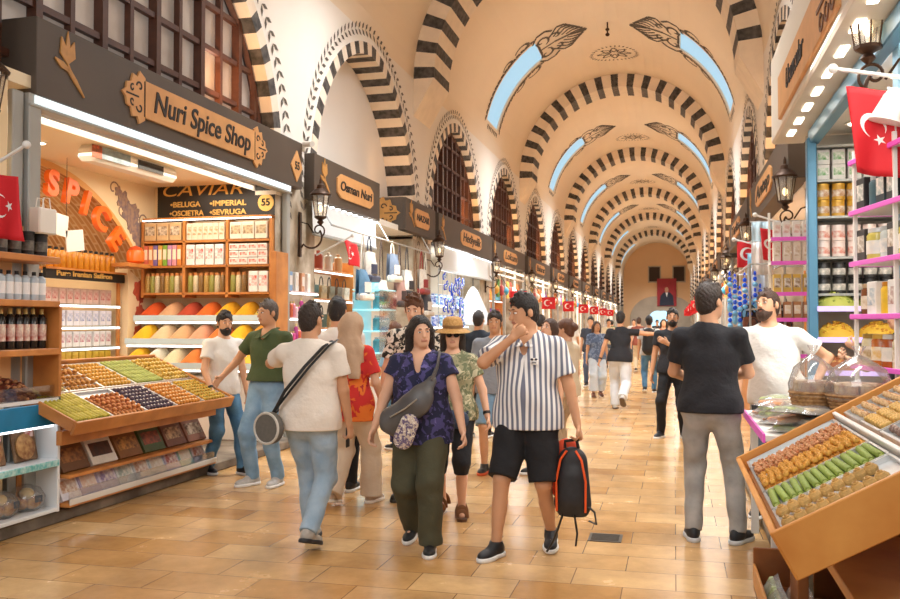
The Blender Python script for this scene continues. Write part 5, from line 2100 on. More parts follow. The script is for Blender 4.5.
# ---- sloping sweets trays, near on the right
SLR = Slope(.39, 5.22, .76, R_(29), 1, -1)
RLEN, RDEP = 1.78, 1.25
t = thing('sweets_counter', 'orange wood sweets counter tilted up from the aisle beside the pink rack', 'counter', (.9, 4.3, 0))
inv = Matrix.Translation((-.9, -4.3, 0))
WOODR = mat('orange_beech', '#dc9a4c', .4, col2='#c77f36', scale=3.5)
cbox('tray_board', (RLEN / 2, RDEP / 2, -.012), (RLEN, RDEP, .02), WOODR, SLR.M)
cbox('front_board', (RLEN / 2, -.012, -.02), (RLEN + .05, .026, .19), WOODR, SLR.M)
cbox('end_board', (RLEN + .016, RDEP / 2, -.02), (.026, RDEP + .04, .19), WOODR, SLR.M)
cbox('end_board', (-.012, RDEP / 2, .02), (.026, RDEP + .04, .12), WOODR, SLR.M)
cbox('divider', (RLEN / 2, .56, .035), (RLEN, .022, .07), mat('white_divider', '#eceae6', .3), SLR.M)
DW = mat('reddish_wood', '#a4642f', .5, col2='#84481f', scale=4)
cbox('leg_panel', (.60, 4.75, .40), (.05, .30, .68), DW)
cbox('leg_panel', (1.5, 3.75, .36), (.1, .04, .72), DW)
cbox('back_panel', (1.55, 4.4, .5), (.04, 1.5, 1.0), DW)
cbox('side_panel', (1.12, 5.12, .42), (.8, .03, .70), DW)
cbox('shelf', (1.16, 4.0, .50), (1.0, 1.56, .05), WOODR)
cbox('shelf', (1.10, 4.1, .14), (.98, 1.66, .03), DW)
lab = 'the orange wood counter'
RT = [('pink brown nut pieces', 'nut', '#d99c68', '#b5703f', .26, .34, (.027, .027, .024), 10, 17), ('orange candied pieces', 'cube', '#ecae48', '#d0902e', .60, .34, (.026, .026, .022), 10, 17), ('green pistachio rolls', 'roll', '#8fa33a', '#c9d07a', .95, .37, (.034, .30, .034), 1, 14), ('walnut pastry twists', 'twist', '#d9ab62', '#b5803c', 1.33, .42, (.062, .062, .05), 2, 9)]
metal_tray('empty stretch of steel tray at the far end of ' + lab, SLR, .02, .02, .23, .52)
for nm, kd, c1, c2, u, du, d, nu, nvv in RT:
    metal_tray('steel tray of %s in the lower row of %s' % (nm, lab), SLR, u, .02, du, .52)
    k = Kind(sweet({'nut': 'nut_piece', 'cube': 'candied_piece', 'roll': 'long_pistachio_roll', 'twist': 'pastry_twist'}[kd], kd, mat('rsw_' + c1, c1, .6, var=.3, scale=60, rand=.1, bump=.3, bscale=120), mat('rsw_' + c2, c2, .6), d))
    lb = 'one of the %s in the lower row of %s' % (nm, lab)
    fill(k, SLR, u + .02, .035, du - .04, .49 if kd != 'twist' else .42, nu, nvv, lb, nm, ja=.5 if kd in ('nut', 'cube') else .04, a=PI / 2 if kd == 'roll' else 0)
    if kd in ('nut', 'cube'):
        fill(k, SLR, u + .03, .04, du - .06, .47, nu - 2, nvv - 3, lb, nm, n0=.044, ja=2, jit=.008, layer=.006)
for nm, kd, c1, c2, u, du, d, nu, nvv in (('pale nut clusters', 'nut', '#d9b07c', '#b5804a', .03, .42, (.045, .045, .035), 7, 9), ('yellow honey squares', 'cube', '#e0b25c', '#c99440', .46, .42, (.05, .05, .034), 7, 9), ('brown chocolate clusters', 'nut', '#8a6a5c', '#b59a8a', .90, .42, (.045, .045, .034), 7, 9), ('amber squares', 'cube', '#d9a24c', '#b57a2c', 1.33, .42, (.05, .05, .034), 7, 9)):
    metal_tray('steel tray of %s in the raised row of %s' % (nm, lab), SLR, u, .60, du, .58, n0=.02)
    k = Kind(sweet({'p': 'pale_nut_cluster', 'y': 'honey_square', 'b': 'chocolate_cluster', 'a': 'amber_square'}[nm[0]], kd, mat('rsw_' + c1, c1, .6, var=.3, scale=60, rand=.1, bump=.3, bscale=120), mat('rsw_' + c2, c2, .6), d))
    fill(k, SLR, u + .02, .62, du - .04, .54, nu, nvv, 'one of the %s in the raised row of %s' % (nm, lab), nm, n0=.028, ja=.3)

# goods under and around it
KR = mat('right_step_stone', '#9a8c78', .8, col2='#6a5d4c', scale=2.5, bump=.4, bscale=8)
mb = MB()
mb.box((2.25, 6.3, .03), (3.2, 6.8, .06), bev=.01)
struct(mb.build('trim_step', KR))


def flat_pack(c, c2):
    t = thing('sweet_pack', '', 'pack')
    mb = MB()
    mb.grid(lambda u, v: ((u - .5) * .3, (v - .5) * .2, .05 * (math.sin(PI * u) * math.sin(PI * v)) ** .5), 8, 6)
    mb.grid(lambda u, v: ((.5 - u) * .3, (v - .5) * .2, 0), 8, 6)
    mb.build('wrapper', film('cellophane2', gloss=.14, rough=.15, bump=.8, bscale=25, opaque=.18), t, smooth=60)
    mb = MB()
    mb.box((0, 0, .018), (.24, .15, .03), bev=.012)
    mb.build('contents', mat('fp_' + c, c, .6, col2=c2, scale=18), t)
    return t


FP = [('#d9c9a8', '#a58a62', 'pale'), ('#b5673a', '#e0b07a', 'orange brown'), ('#8a9a52', '#c9cf9a', 'green')]
kf = [Kind(flat_pack(a, b)) for a, b, c in FP]
rnd = random.Random(5)
t = thing('display_table', 'low white table of wrapped sweets between the counter and the vendor', 'table', (.86, 6.1, .06))
mb = MB()
mb.box((0, 0, .86), (.72, 1.5, .04), bev=.006)
mb.build('tabletop', WHITEW, t)
for x in (-.3, .3):
    for y in (-.68, .68):
        mb = MB()
        mb.box((x, y, .42), (.05, .05, .84))
        mb.build('leg', WHITEW, t)
mb = MB()
mb.box((-.365, 0, .86), (.014, 1.5, .05))
mb.build('pink_edge', PINK, t)
mb = MB()
mb.box((.02, 0, .3), (.5, 1.4, .03))
mb.build('lower_shelf', WHITEW, t)
for i in range(27):
    q = 0 if i % 3 else rnd.choice((1, 2))
    ly = i // 9
    kf[q].put((.66 + (i % 3) * .15 + rnd.uniform(-.03, .03), 5.5 + (i // 3 % 3) * .42 + rnd.uniform(-.05, .05), .945 + ly * .055), 0, '%s wrapped sweet pack on the low white table' % FP[q][2], 'table packs ' + FP[q][2], rot=(rnd.uniform(-.06, .06), rnd.uniform(-.12, .12), rnd.uniform(-.5, .5) + .6))
for i in range(16):
    q = rnd.randint(0, 2)
    kf[q].put((.50 + (i % 2) * .13, 3.5 + (i // 2) * .23, .10 + .0), 0, '%s wrapped pack standing along the foot of the orange wood counter' % FP[q][2], 'foot packs ' + FP[q][2], rot=(R_(62), 0, -PI / 2 + rnd.uniform(-.1, .1)))
t = thing('display_trough', 'low wooden trough of wrapped packs along the foot of the orange wood counter', 'display trough', (.56, 4.35, .06))
mb = MB()
mb.box((0, 0, .015), (.26, 2.0, .03), bev=.004)
mb.build('base', DW, t)
mb = MB()
mb.box((-.125, 0, .09), (.014, 2.0, .12), bev=.004)
mb.build('front_rail', WOODR, t)
for y in (-.99, .99):
    mb = MB()
    mb.box((0, y, .13), (.26, .02, .22), bev=.004)
    mb.build('end_panel', DW, t)
# baskets wrapped in cellophane
for nm, x, y, z, r in (('smaller wicker basket wrapped in cellophane on the low white table', .80, 5.62, 1.06, .13), ('wide wicker basket wrapped in cellophane behind the raised trays', 1.02, 5.45, 1.06, .17)):
    t = thing('gift_basket', nm, 'basket', (x, y, z))
    mb = MB()
    for q in range(6):
        zz = q * .022
        rr = r * (.8 + .04 * q)
        mb.tube([(rr * math.cos(a), rr * math.sin(a), zz) for a in np.linspace(0, 2 * PI, 20)], .013, 5)
    mb.lathe([(r * .76, -.01), (r * .98, .12)], (0, 0, 0), 16)
    mb.build('basket', mat('wicker', '#b58a5a', .7, col2='#8a6238', scale=40), t, smooth=60)
    mb = MB()
    for q in range(9):
        a = q * .7
        mb.box((r * .5 * math.cos(a), r * .5 * math.sin(a), .13), (.09, .07, .1), rz=a, bev=.012)
    mb.build('contents', mat('basket_goods', '#d9c6a2', .6, col2='#9a5f3a', scale=9), t)
    mb = MB()
    mb.lathe([(r * 1.02, .08), (r * 1.1, .16), (r * .85, .26), (r * .3, .32), (r * .06, .34), (r * .25, .39)], (0, 0, 0), 16)
    mb.build('wrapping', film('cellophane3', gloss=.12, rough=.1, bump=.7, bscale=14, opaque=.10), t, smooth=50)
    mb = MB()
    mb.cyl((0, 0, -.01), (0, 0, .0), r * .8)
    mb.build('base', mat('wicker', ''), t)
    t2 = thing('basket_stand', 'small clear stand under the %s' % nm[:nm.find(' wrapped')], 'stand', (x, y, .94))
    mb = MB()
    mb.cyl((0, 0, 0), (0, 0, z - .96), r * .55, seg=14)
    mb.build('column', mat('clear_rail', ''), t2)
    mb = MB()
    mb.cyl((0, 0, z - .96), (0, 0, z - .952), r * .8, seg=16)
    mb.build('plate', mat('clear_rail', ''), t2)
# books / boxes under the counter
for i, (c, c2, nm) in enumerate((('#2a5a8a', '#d9e3ea', 'first blue'), ('#2f6496', '#e6ecf0', 'second blue'), ('#a8582f', '#e9d2a8', 'brown'), ('#c9b48a', '#8a5a34', 'tan'))):
    o = carton('sweet_box', '%s box stored below the orange wood shelf' % nm, 'box', (.16, .3, .17), (c, c2))
    o.location = (.78 + i * .2, 3.6 + .25, .16)
    o.rotation_euler = (0, 0, .1)

# ---- the shops further along on the right
for c, y0, y1, nm in ((14.2, 11.55, 16.8, 'first'), (20.4, 17.9, 22.9, 'second')):
    shop_room(c, -1, 3.3, 'shop_beyond_%s' % nm, y0=y0, y1=y1)
    area('shop_light', (2.1, c, 3.25), 1.0, 130, (1.0, .95, .87), (1.9, c, 0), 4.6)
    shop_sign('dark %s shop sign beyond the tan canopy' % nm, c - 2.9, c + 2.75, 1.35, AX_R, 3.34, 3.98, .4, 'Antep' if c < 16 else 'Turka', c, 2.4, ends=False, size=.3)
    rack('lit rack of wares in the %s shop beyond the blue post' % nm, 2.4, c - 2.2, c + 2.2, (.5, 1.1, 1.7, 2.3), m=OAK)
    for zi, z in enumerate((1.115, 1.715, 2.315)):
        for i in range(8):
            q = (i * 5 + zi * 3) % 11
            ktin[q].put((2.3, c - 1.9 + i * .5, z), 0, '%s tin on the %s shelf of the %s shop beyond the blue post' % (CN[q], ('lower', 'middle', 'upper')[zi], nm), 'tins beyond %s %d %d' % (nm, zi, q))
    t = thing('shop_counter', 'oak counter of the %s shop beyond the blue post' % nm, 'counter', (1.45, c + .6, 0))
    mb = MB()
    mb.box((0, 0, .45), (.6, 3.4, .9), bev=.01)
    mb.build('cabinet', OAK, t)
    mb = MB()
    mb.box((0, 0, .95), (.5, 3.2, .12), bev=.03)
    mb.build('heaped_goods', mat('goods_r', '#b5733a', .7, col2='#e0c07a', scale=6), t)
wall_lantern('bronzed lantern over the pink boxes past the blue post', 1.62, 11.35, 3.05, -1)
wall_lantern('bronzed lantern second along past the blue post', 1.62, 17.35, 3.1, -1)
wall_lantern('bronzed lantern third along past the blue post', 1.62, 23.5, 3.05, -1)
# pink rack past the post
t = thing('display_rack', 'narrow pink edged rack of packs past the blue post', 'display rack', (1.33, 11.0, 0))
for z in (.7, 1.2, 1.62, 1.92, 2.28, 2.56):
    mb = MB()
    mb.box((0, 0, z), (.46, .3, .02))
    mb.build('shelf', WHITEW, t)
    mb = MB()
    mb.box((0, -.155, z), (.46, .012, .045))
    mb.build('pink_edge', PINK, t)
for x in (-.22, .22):
    mb = MB()
    mb.box((x, .13, 1.45), (.025, .025, 2.9))
    mb.build('post', WHITEW, t)
for zi, (z, a, b, nm, d) in enumerate(((2.57, '#efe9e0', '#d9b0a0', 'cream pack', .2), (2.29, '#e9dcc6', '#c9b08a', 'tall beige pack', .24), (1.93, '#d9b24a', '#8a6a3a', 'yellow jar', .22), (1.63, '#b57a4a', '#e9d2b0', 'brown jar', .2), (1.21, '#e6e0d6', '#b58ab0', 'white pack', .22), (.71, '#cfc6b8', '#9a7a5a', 'grey pack', .24))):
    k = Kind(carton('spice_pack', '', 'pack', (.085, .1, d), (a, b, '#f3ece2')))
    rowput(k, (1.12, 10.95, z + .002), (1.55, 10.95, z + .002), 4, nm + ' on the narrow pink edged rack past the post', 'narrow rack ' + nm)
# blue bead strings and leather bags
t = thing('hanging_rail', 'steel frame for bead strings and bags beyond the black shirted man', 'rail', (1.0, 12.4, 0))
mb = MB()
for x, y in ((-.1, -1.1), (-.1, 1.3), (.3, -1.1), (.3, 1.3)):
    mb.cyl((x, y, 0), (x, y, 2.3), .015, seg=6)
for z in (2.3, 1.75):
    mb.cyl((-.1, -1.1, z), (-.1, 1.3, z), .012, seg=6)
    mb.cyl((.3, -1.1, z), (.3, 1.3, z), .012, seg=6)
    for y in (-1.1, 1.3):
        mb.cyl((-.1, y, z), (.3, y, z), .012, seg=6)
mb.build('frame', STEEL, t)


def bead_string():
    t = thing('bead_string', '', 'bead string')
    mb = MB()
    for i in range(6):
        mb.ell((0, 0, -.06 - i * .07), (.016 + .010 * (i % 3), .016 + .01 * (i % 3), .032), 8, 6, (i * 2) % 3 % 2)
    mb.build('beads', [EYEB, EYEL], t, smooth=50)
    mb = MB()
    mb.cyl((0, 0, 0), (0, 0, -.46), .004, seg=5)
    mb.build('cord', WHITEW, t)
    mb = MB()
    mb.ell((0, 0, -.5), (.034, .016, .06), 8, 6)
    mb.build('eye_bead', EYEL, t, smooth=50)
    return t


k = Kind(bead_string())
for i in range(21):
    k.put((.70 + (i % 7) * .062 + .02 * (i // 7), 11.9 + .3 * (i // 7), 2.28 - .08 * (i * 7 % 5)), 0, 'string of blue glass beads hung from the steel frame', 'blue bead strings')
kb2 = [Kind(handbag(c, .22, .2)) for c in ('#4a2f22', '#8a4a26', '#2c2420')]
for i in range(12):
    kb2[i % 3].put((.96 + (i % 4) * .13, 11.6 + .25 * (i // 4), 1.5 + .16 * (i // 4) - .2), 0, '%s leather bag hung under the blue bead strings' % ('dark brown', 'rust', 'black')[i % 3], 'leather bags %d' % (i % 3))
flag('small red crescent flag in front of the blue bead strings', .86, 12.9, 2.72, .34, .36, AX_F, pole=((.82, 12.9, 2.75), (1.6, 12.9, 2.55)), wave=.015)
flag('small red flag among the scarves past the blue post', 1.06, 11.7, 2.78, .24, .40, AX_F, pole=((1.0, 11.7, 2.95), (1.62, 11.7, 2.72)), wave=.015, skew=.2)
for i, (c, nm, y, z) in enumerate((('#cfe6ee', 'pale blue', 12.1, 2.9), ('#f4f1ec', 'white', 11.9, 2.62), ('#9fcfe6', 'sky blue', 12.3, 2.5), ('#e9eef2', 'off-white printed', 12.0, 2.3))):
    t = thing('scarf', nm + ' scarf hanging among the goods past the blue post', 'scarf', (1.12 - .02 * i, y, z))
    mb = MB()
    mb.grid(lambda u, v: ((u - .5) * .26, .03 * math.sin(u * 14), -v * .42), 14, 4)
    o = mb.build('cloth', mat('scarf_' + c, c, .8, var=.15, scale=8), t, smooth=60)
    md = o.modifiers.new('thickness', 'SOLIDIFY')
    md.thickness = .005
    mb = MB()
    mb.cyl((-.15, 0, .005), (.55, 0, .005), .008, seg=5)
    mb.build('hanger_bar', STEEL, t)
# hook at the crown, banner and floor drain
t = thing('ceiling_hook', 'thin dark hook hanging from the crown of the vault', 'hook', (CX, 24.0, ZS + RV))
mb = MB()
mb.cyl((0, 0, 0), (0, 0, -.34), .02)
mb.ell((0, 0, -.34), (.06, .06, .05), 8, 6)
mb.ell((0, 0, -.2), (.06, .06, .04), 8, 6)
mb.build('rod', IRON, t, smooth=50)
t = thing('banner', 'red banner with a standing figure in a dark suit on the end wall', 'banner', (CX + 1.0, Y1 - .2, 3.35))
mb = MB()
mb.box((0, 0, 1.35), (1.9, .03, 2.8))
mb.build('cloth', mat('banner_red', '#a8323a', .7, var=.2, scale=2), t)
mb = MB()
mb.prism([(-.72, 0), (.72, 0), (.62, 1.0), (.3, 1.35), (-.3, 1.35), (-.62, 1.0)], .01, 0, at(.0, -.016, 0, AX_F))
mb.build('dark_suit', mat('suit_print', '#2b2f42', .7), t)
mb = MB()
mb.prism([(.19 * math.cos(a), .26 * math.sin(a)) for a in np.linspace(0, 2 * PI, 16)[:-1]], .012, 0, at(0, -.016, 1.62, AX_F))
mb.prism([(-.12, 0), (.12, 0), (0, -.5)], .013, 1, at(0, -.016, 1.34, AX_F))
mb.build('face_print', [mat('face_print', '#c99a7c', .7), WHITEF], t)
t = thing('floor_drain', 'dark square drain cover set in the pale floor', 'drain cover', (.0 - .50, 6.6, 0))
mb = MB()
mb.box((0, 0, .003), (.24, .24, .006))
mb.build('frame', mat('drain_metal', '#5d574f', .5, metal=.4), t)
mb = MB()
for i in range(6):
    mb.box((0, -.085 + i * .034, .008), (.2, .014, .006))
mb.build('grate', mat('drain_metal', ''), t)

# warm lamps on the sign tops that light the striped reveals
for X, s in ((XL, 1), (XR, -1)):
    for c in CENT[1:9]:
        area('reveal_lamp', (X + s * .10, c + .9, 4.2), .2, 5.5 if not (s > 0 and abs(c - 14.2) < .1) else 2, (1.0, .52, .20), (X - s * .2, c + 2.45, 5.0), .4, 110)

# ------------------------------------------------------------------ people
class SDF:
    """a signed distance field on a regular grid, turned into one smooth closed surface"""

    def __init__(s, lo, hi, h):
        s.lo, s.h = np.array(lo, float), h
        s.n = np.maximum(4, np.ceil((np.array(hi) - s.lo) / h).astype(int) + 1)
        s.D = np.full(s.n, 1.0, np.float32)
        s.ax = [s.lo[i] + h * np.arange(s.n[i]) for i in range(3)]

    def _win(s, lo, hi):
        a = np.maximum(0, np.floor((np.array(lo) - s.lo) / s.h).astype(int))
        b = np.minimum(s.n, np.ceil((np.array(hi) - s.lo) / s.h).astype(int) + 1)
        if np.any(b <= a):
            return None, None
        sl = tuple(slice(a[i], b[i]) for i in range(3))
        X = np.stack(np.meshgrid(*[s.ax[i][sl[i]] for i in range(3)], indexing='ij'), -1).astype(np.float32)
        return sl, X

    def _join(s, sl, d, k):
        D = s.D[sl]
        if k > 0:
            hh = np.maximum(k - np.abs(D - d), 0) / k
            s.D[sl] = np.minimum(D, d) - hh * hh * k * .25
        else:
            s.D[sl] = np.minimum(D, d)

    def cone(s, p, q, r1, r2, k=.03, flat=1.0, axis=(0, 1, 0), op='+'):
        """tapered limb from p to q; flat < 1 squeezes it along axis"""
        p, q, axis = np.array(p, float), np.array(q, float), np.array(axis, float)
        R = max(r1, r2) + k + .03
        sl, X = s._win(np.minimum(p, q) - R, np.maximum(p, q) + R)
        if sl is None:
            return
        v = X - p
        pq = q - p
        if flat != 1.0:
            axis = axis / np.linalg.norm(axis)
            e = (1 / flat - 1)
            v = v + (v @ axis)[..., None] * axis * e
            pq = pq + (pq @ axis) * axis * e
        t = np.clip((v @ pq) / max(1e-9, pq @ pq), 0, 1)
        d = np.linalg.norm(v - t[..., None] * pq, axis=-1) - (r1 + (r2 - r1) * t)
        if flat < 1:
            d = d * (flat + (1 - flat) * .35)
        if op == '+':
            s._join(sl, d.astype(np.float32), k)
        else:
            s._cut(sl, d.astype(np.float32), k)

    def _cut(s, sl, d, k):
        D = s.D[sl]
        hh = np.maximum(k - np.abs(-D - d), 0) / max(k, 1e-6)
        s.D[sl] = np.maximum(D, -d) + (hh * hh * k * .25 if k > 0 else 0)

    def ell(s, c, r, k=.02, R=None, op='+'):
        c, r = np.array(c, float), np.array(r, float)
        m = max(r) + k + .03
        sl, X = s._win(c - m, c + m)
        if sl is None:
            return
        v = X - c
        if R is not None:
            v = v @ R
        k0 = np.linalg.norm(v / r, axis=-1)
        k1 = np.linalg.norm(v / (r * r), axis=-1)
        d = (k0 * (k0 - 1) / np.maximum(k1, 1e-6)).astype(np.float32)
        if op == '+':
            s._join(sl, d, k)
        elif op == '-':
            s._cut(sl, d, k)

    def half(s, c, n, k=0.0):
        """keep what lies behind the plane through c with outward normal n"""
        n = np.array(n, float)
        n = n / np.linalg.norm(n)
        X = np.stack(np.meshgrid(*s.ax, indexing='ij'), -1).astype(np.float32)
        s.D = np.maximum(s.D, ((X - np.array(c)) @ n).astype(np.float32))

    def ruffle(s, amp, f, seed=0, zf=1.0):
        X, Y, Z = np.meshgrid(*s.ax, indexing='ij')
        w = np.sin(X * f + 3.1 * np.sin(Z * f * .35 * zf + seed) + seed) * np.sin(Y * f * .9 + 2.2 * np.sin(Z * f * .3 + seed * 2)) + .6 * np.sin(Z * f * .8 * zf + X * f * .7 + seed * 3) * np.cos(Y * f * .6)
        s.D = s.D + (amp * w).astype(np.float32)

    def mesh(s):
        D = s.D
        D[0], D[-1], D[:, 0], D[:, -1], D[:, :, 0], D[:, :, -1] = 1, 1, 1, 1, 1, 1
        ins = D < 0
        nx, ny, nz = D.shape
        c = ins[:-1, :-1, :-1].astype(np.int8)
        cnt = np.zeros((nx - 1, ny - 1, nz - 1), np.int8)
        for i in (0, 1):
            for j in (0, 1):
                for k in (0, 1):
                    cnt += ins[i:nx - 1 + i, j:ny - 1 + j, k:nz - 1 + k]
        act = np.argwhere((cnt > 0) & (cnt < 8))
        if len(act) == 0:
            return [], []
        idx = np.full(cnt.shape, -1, np.int32)
        idx[tuple(act.T)] = np.arange(len(act))
        P = np.zeros((len(act), 3))
        W = np.zeros(len(act))
        cor = [(i, j, k) for i in (0, 1) for j in (0, 1) for k in (0, 1)]
        for a in cor:
            for ax in range(3):
                if a[ax]:
                    continue
                b = list(a)
                b[ax] = 1
                da = D[tuple((act + a).T)]
                db = D[tuple((act + b).T)]
                x = (da < 0) != (db < 0)
                t = np.where(x, da / np.where(x, da - db, 1), 0)
                pt = np.array(a, float)[None] + 0 * act
                pt[:, ax] = t
                P += np.where(x[:, None], pt, 0)
                W += x
        V = (act + P / W[:, None]) * s.h + s.lo
        Fs = []
        for ax in range(3):
            u, w = [(1, 2), (2, 0), (0, 1)][ax]
            sl0 = [slice(None)] * 3
            sl1 = [slice(None)] * 3
            sl0[ax], sl1[ax] = slice(0, -1), slice(1, None)
            x = ins[tuple(sl0)] != ins[tuple(sl1)]
            e = np.argwhere(x)
            e = e[(e[:, u] > 0) & (e[:, w] > 0) & (e[:, u] < D.shape[u] - 1) & (e[:, w] < D.shape[w] - 1)]
            fl = ins[tuple(e.T)]
            q = []
            for du, dw in ((1, 1), (0, 1), (0, 0), (1, 0)):
                o = e.copy()
                o[:, u] -= du
                o[:, w] -= dw
                q.append(idx[tuple(o.T)])
            q = np.stack(q, 1)
            q[~fl] = q[~fl][:, ::-1]
            Fs.append(q)
        Fq = np.concatenate(Fs)
        return V, Fq[(Fq >= 0).all(1)]

    def build(s, name, mats, parent, matfn=None):
        V, Fq = s.mesh()
        me = bpy.data.meshes.new(name)
        me.vertices.add(len(V))
        me.vertices.foreach_set('co', np.asarray(V, np.float32).ravel())
        me.loops.add(len(Fq) * 4)
        me.loops.foreach_set('vertex_index', np.asarray(Fq, np.int32).ravel())
        me.polygons.add(len(Fq))
        me.polygons.foreach_set('loop_start', np.arange(0, len(Fq) * 4, 4, dtype=np.int32))
        me.polygons.foreach_set('use_smooth', np.ones(len(Fq), bool))
        for m in (mats if isinstance(mats, (list, tuple)) else [mats]):
            me.materials.append(m)
        if matfn is not None and len(Fq):
            me.polygons.foreach_set('material_index', matfn(V[Fq].mean(1)).astype(np.int32))
        me.update(calc_edges=True)
        o = bpy.data.objects.new(name, me)
        COL.objects.link(o)
        o.parent = parent
        return o


def A(*v):
    return np.array(v, float)


def unit(v):
    v = np.asarray(v, float)
    return v / max(1e-9, np.linalg.norm(v))


def ik(a, t, l1, l2, pole):
    """two-bone chain from a to t; returns the middle joint and the reached end"""
    d = t - a
    L_ = np.linalg.norm(d)
    L2 = min(L_, (l1 + l2) * .998)
    d = unit(d)
    t = a + d * L2
    c = (l1 * l1 + L2 * L2 - l2 * l2) / (2 * L2)
    hh = math.sqrt(max(0, l1 * l1 - c * c))
    p = pole - d * (pole @ d)
    p = unit(p) if np.linalg.norm(p) > 1e-6 else unit(np.cross(d, A(1, 0, 0)))
    return a + d * c + p * hh, t


def rotm(yaw, pitch, roll=0):
    """columns are the local right, forward, up axes turned by yaw (left +), pitch (up +), roll"""
    return np.array(Matrix.Rotation(R_(yaw), 3, 'Z') @ Matrix.Rotation(R_(pitch), 3, 'X') @ Matrix.Rotation(R_(roll), 3, 'Y'))


SKIN = {'fair': ('#e3b090', '#c98a72'), 'tan': ('#d09a74', '#b4735c'), 'mid': ('#d8a480', '#bb7a64')}
HAIRC = {'black': '#241b17', 'dark': '#33251d', 'brown': '#4d3324', 'grey': '#5e5148', 'auburn': '#6a3f25'}


def denim(name, c, c2):
    return mat(name, c, .85, col2=c2, scale=7, bump=1.0, bscale=9)


def stripe_shirt():
    m = mat('striped_shirt', '#e9e6e4', .85)
    N, L = m.node_tree.nodes, m.node_tree.links
    b = N['Principled BSDF']
    tc = N.new('ShaderNodeTexCoord')
    sp = N.new('ShaderNodeSeparateXYZ')
    L.new(tc.outputs['Object'], sp.inputs[0])
    sg = N.new('ShaderNodeMath')
    sg.operation = 'SIGN'
    L.new(sp.outputs['X'], sg.inputs[0])
    ym = N.new('ShaderNodeMath')
    ym.operation = 'MULTIPLY'
    L.new(sp.outputs['Y'], ym.inputs[0])
    L.new(sg.outputs[0], ym.inputs[1])
    at2 = N.new('ShaderNodeMath')
    at2.operation = 'MULTIPLY_ADD'
    L.new(ym.outputs[0], at2.inputs[0])
    at2.inputs[1].default_value = .35
    L.new(sp.outputs['X'], at2.inputs[2])
    fr = N.new('ShaderNodeMath')
    fr.operation = 'PINGPONG'
    fr.inputs[1].default_value = .020
    L.new(at2.outputs[0], fr.inputs[0])
    rp = N.new('ShaderNodeMapRange')
    rp.inputs['From Min'].default_value = .0095
    rp.inputs['From Max'].default_value = .0115
    L.new(fr.outputs[0], rp.inputs['Value'])
    mx = N.new('ShaderNodeMix')
    mx.data_type = 'RGBA'
    mx.inputs[6].default_value = (*lin('#f0edea'), 1)
    mx.inputs[7].default_value = (*lin('#74788a'), 1)
    L.new(rp.outputs[0], mx.inputs['Factor'])
    L.new(mx.outputs[2], b.inputs['Base Color'])
    return m


def print_cloth(name, base, c1, c2, scale, t1=.52, t2=.62):
    """cloth with an irregular printed pattern in two colours"""
    m = mat(name, base, .85)
    N, L = m.node_tree.nodes, m.node_tree.links
    b = N['Principled BSDF']
    tc = N.new('ShaderNodeTexCoord')
    last = None
    for i, (c, t, dt) in enumerate(((c1, t1, 0), (c2, t2, 7.3))):
        nz = N.new('ShaderNodeTexNoise')
        nz.inputs['Scale'].default_value = scale * (1 + .35 * i)
        nz.inputs['Detail'].default_value = 2.5
        nz.inputs['Distortion'].default_value = 1.2
        mp = N.new('ShaderNodeMapping')
        mp.inputs['Location'].default_value = (dt, dt, dt)
        L.new(tc.outputs['Object'], mp.inputs[0])
        L.new(mp.outputs[0], nz.inputs['Vector'])
        rg = N.new('ShaderNodeMapRange')
        rg.inputs['From Min'].default_value = t - .015
        rg.inputs['From Max'].default_value = t + .015
        L.new(nz.outputs['Fac'], rg.inputs['Value'])
        mx = N.new('ShaderNodeMix')
        mx.data_type = 'RGBA'
        if last is None:
            mx.inputs[6].default_value = (*lin(base), 1)
        else:
            L.new(last, mx.inputs[6])
        mx.inputs[7].default_value = (*lin(c), 1)
        L.new(rg.outputs[0], mx.inputs['Factor'])
        last = mx.outputs[2]
    L.new(last, b.inputs['Base Color'])
    return m


def cloth(name, c, v=.06):
    return mat(name, c, .88, var=v, scale=5, bump=1.0, bscale=8)


PEOPLE = {}


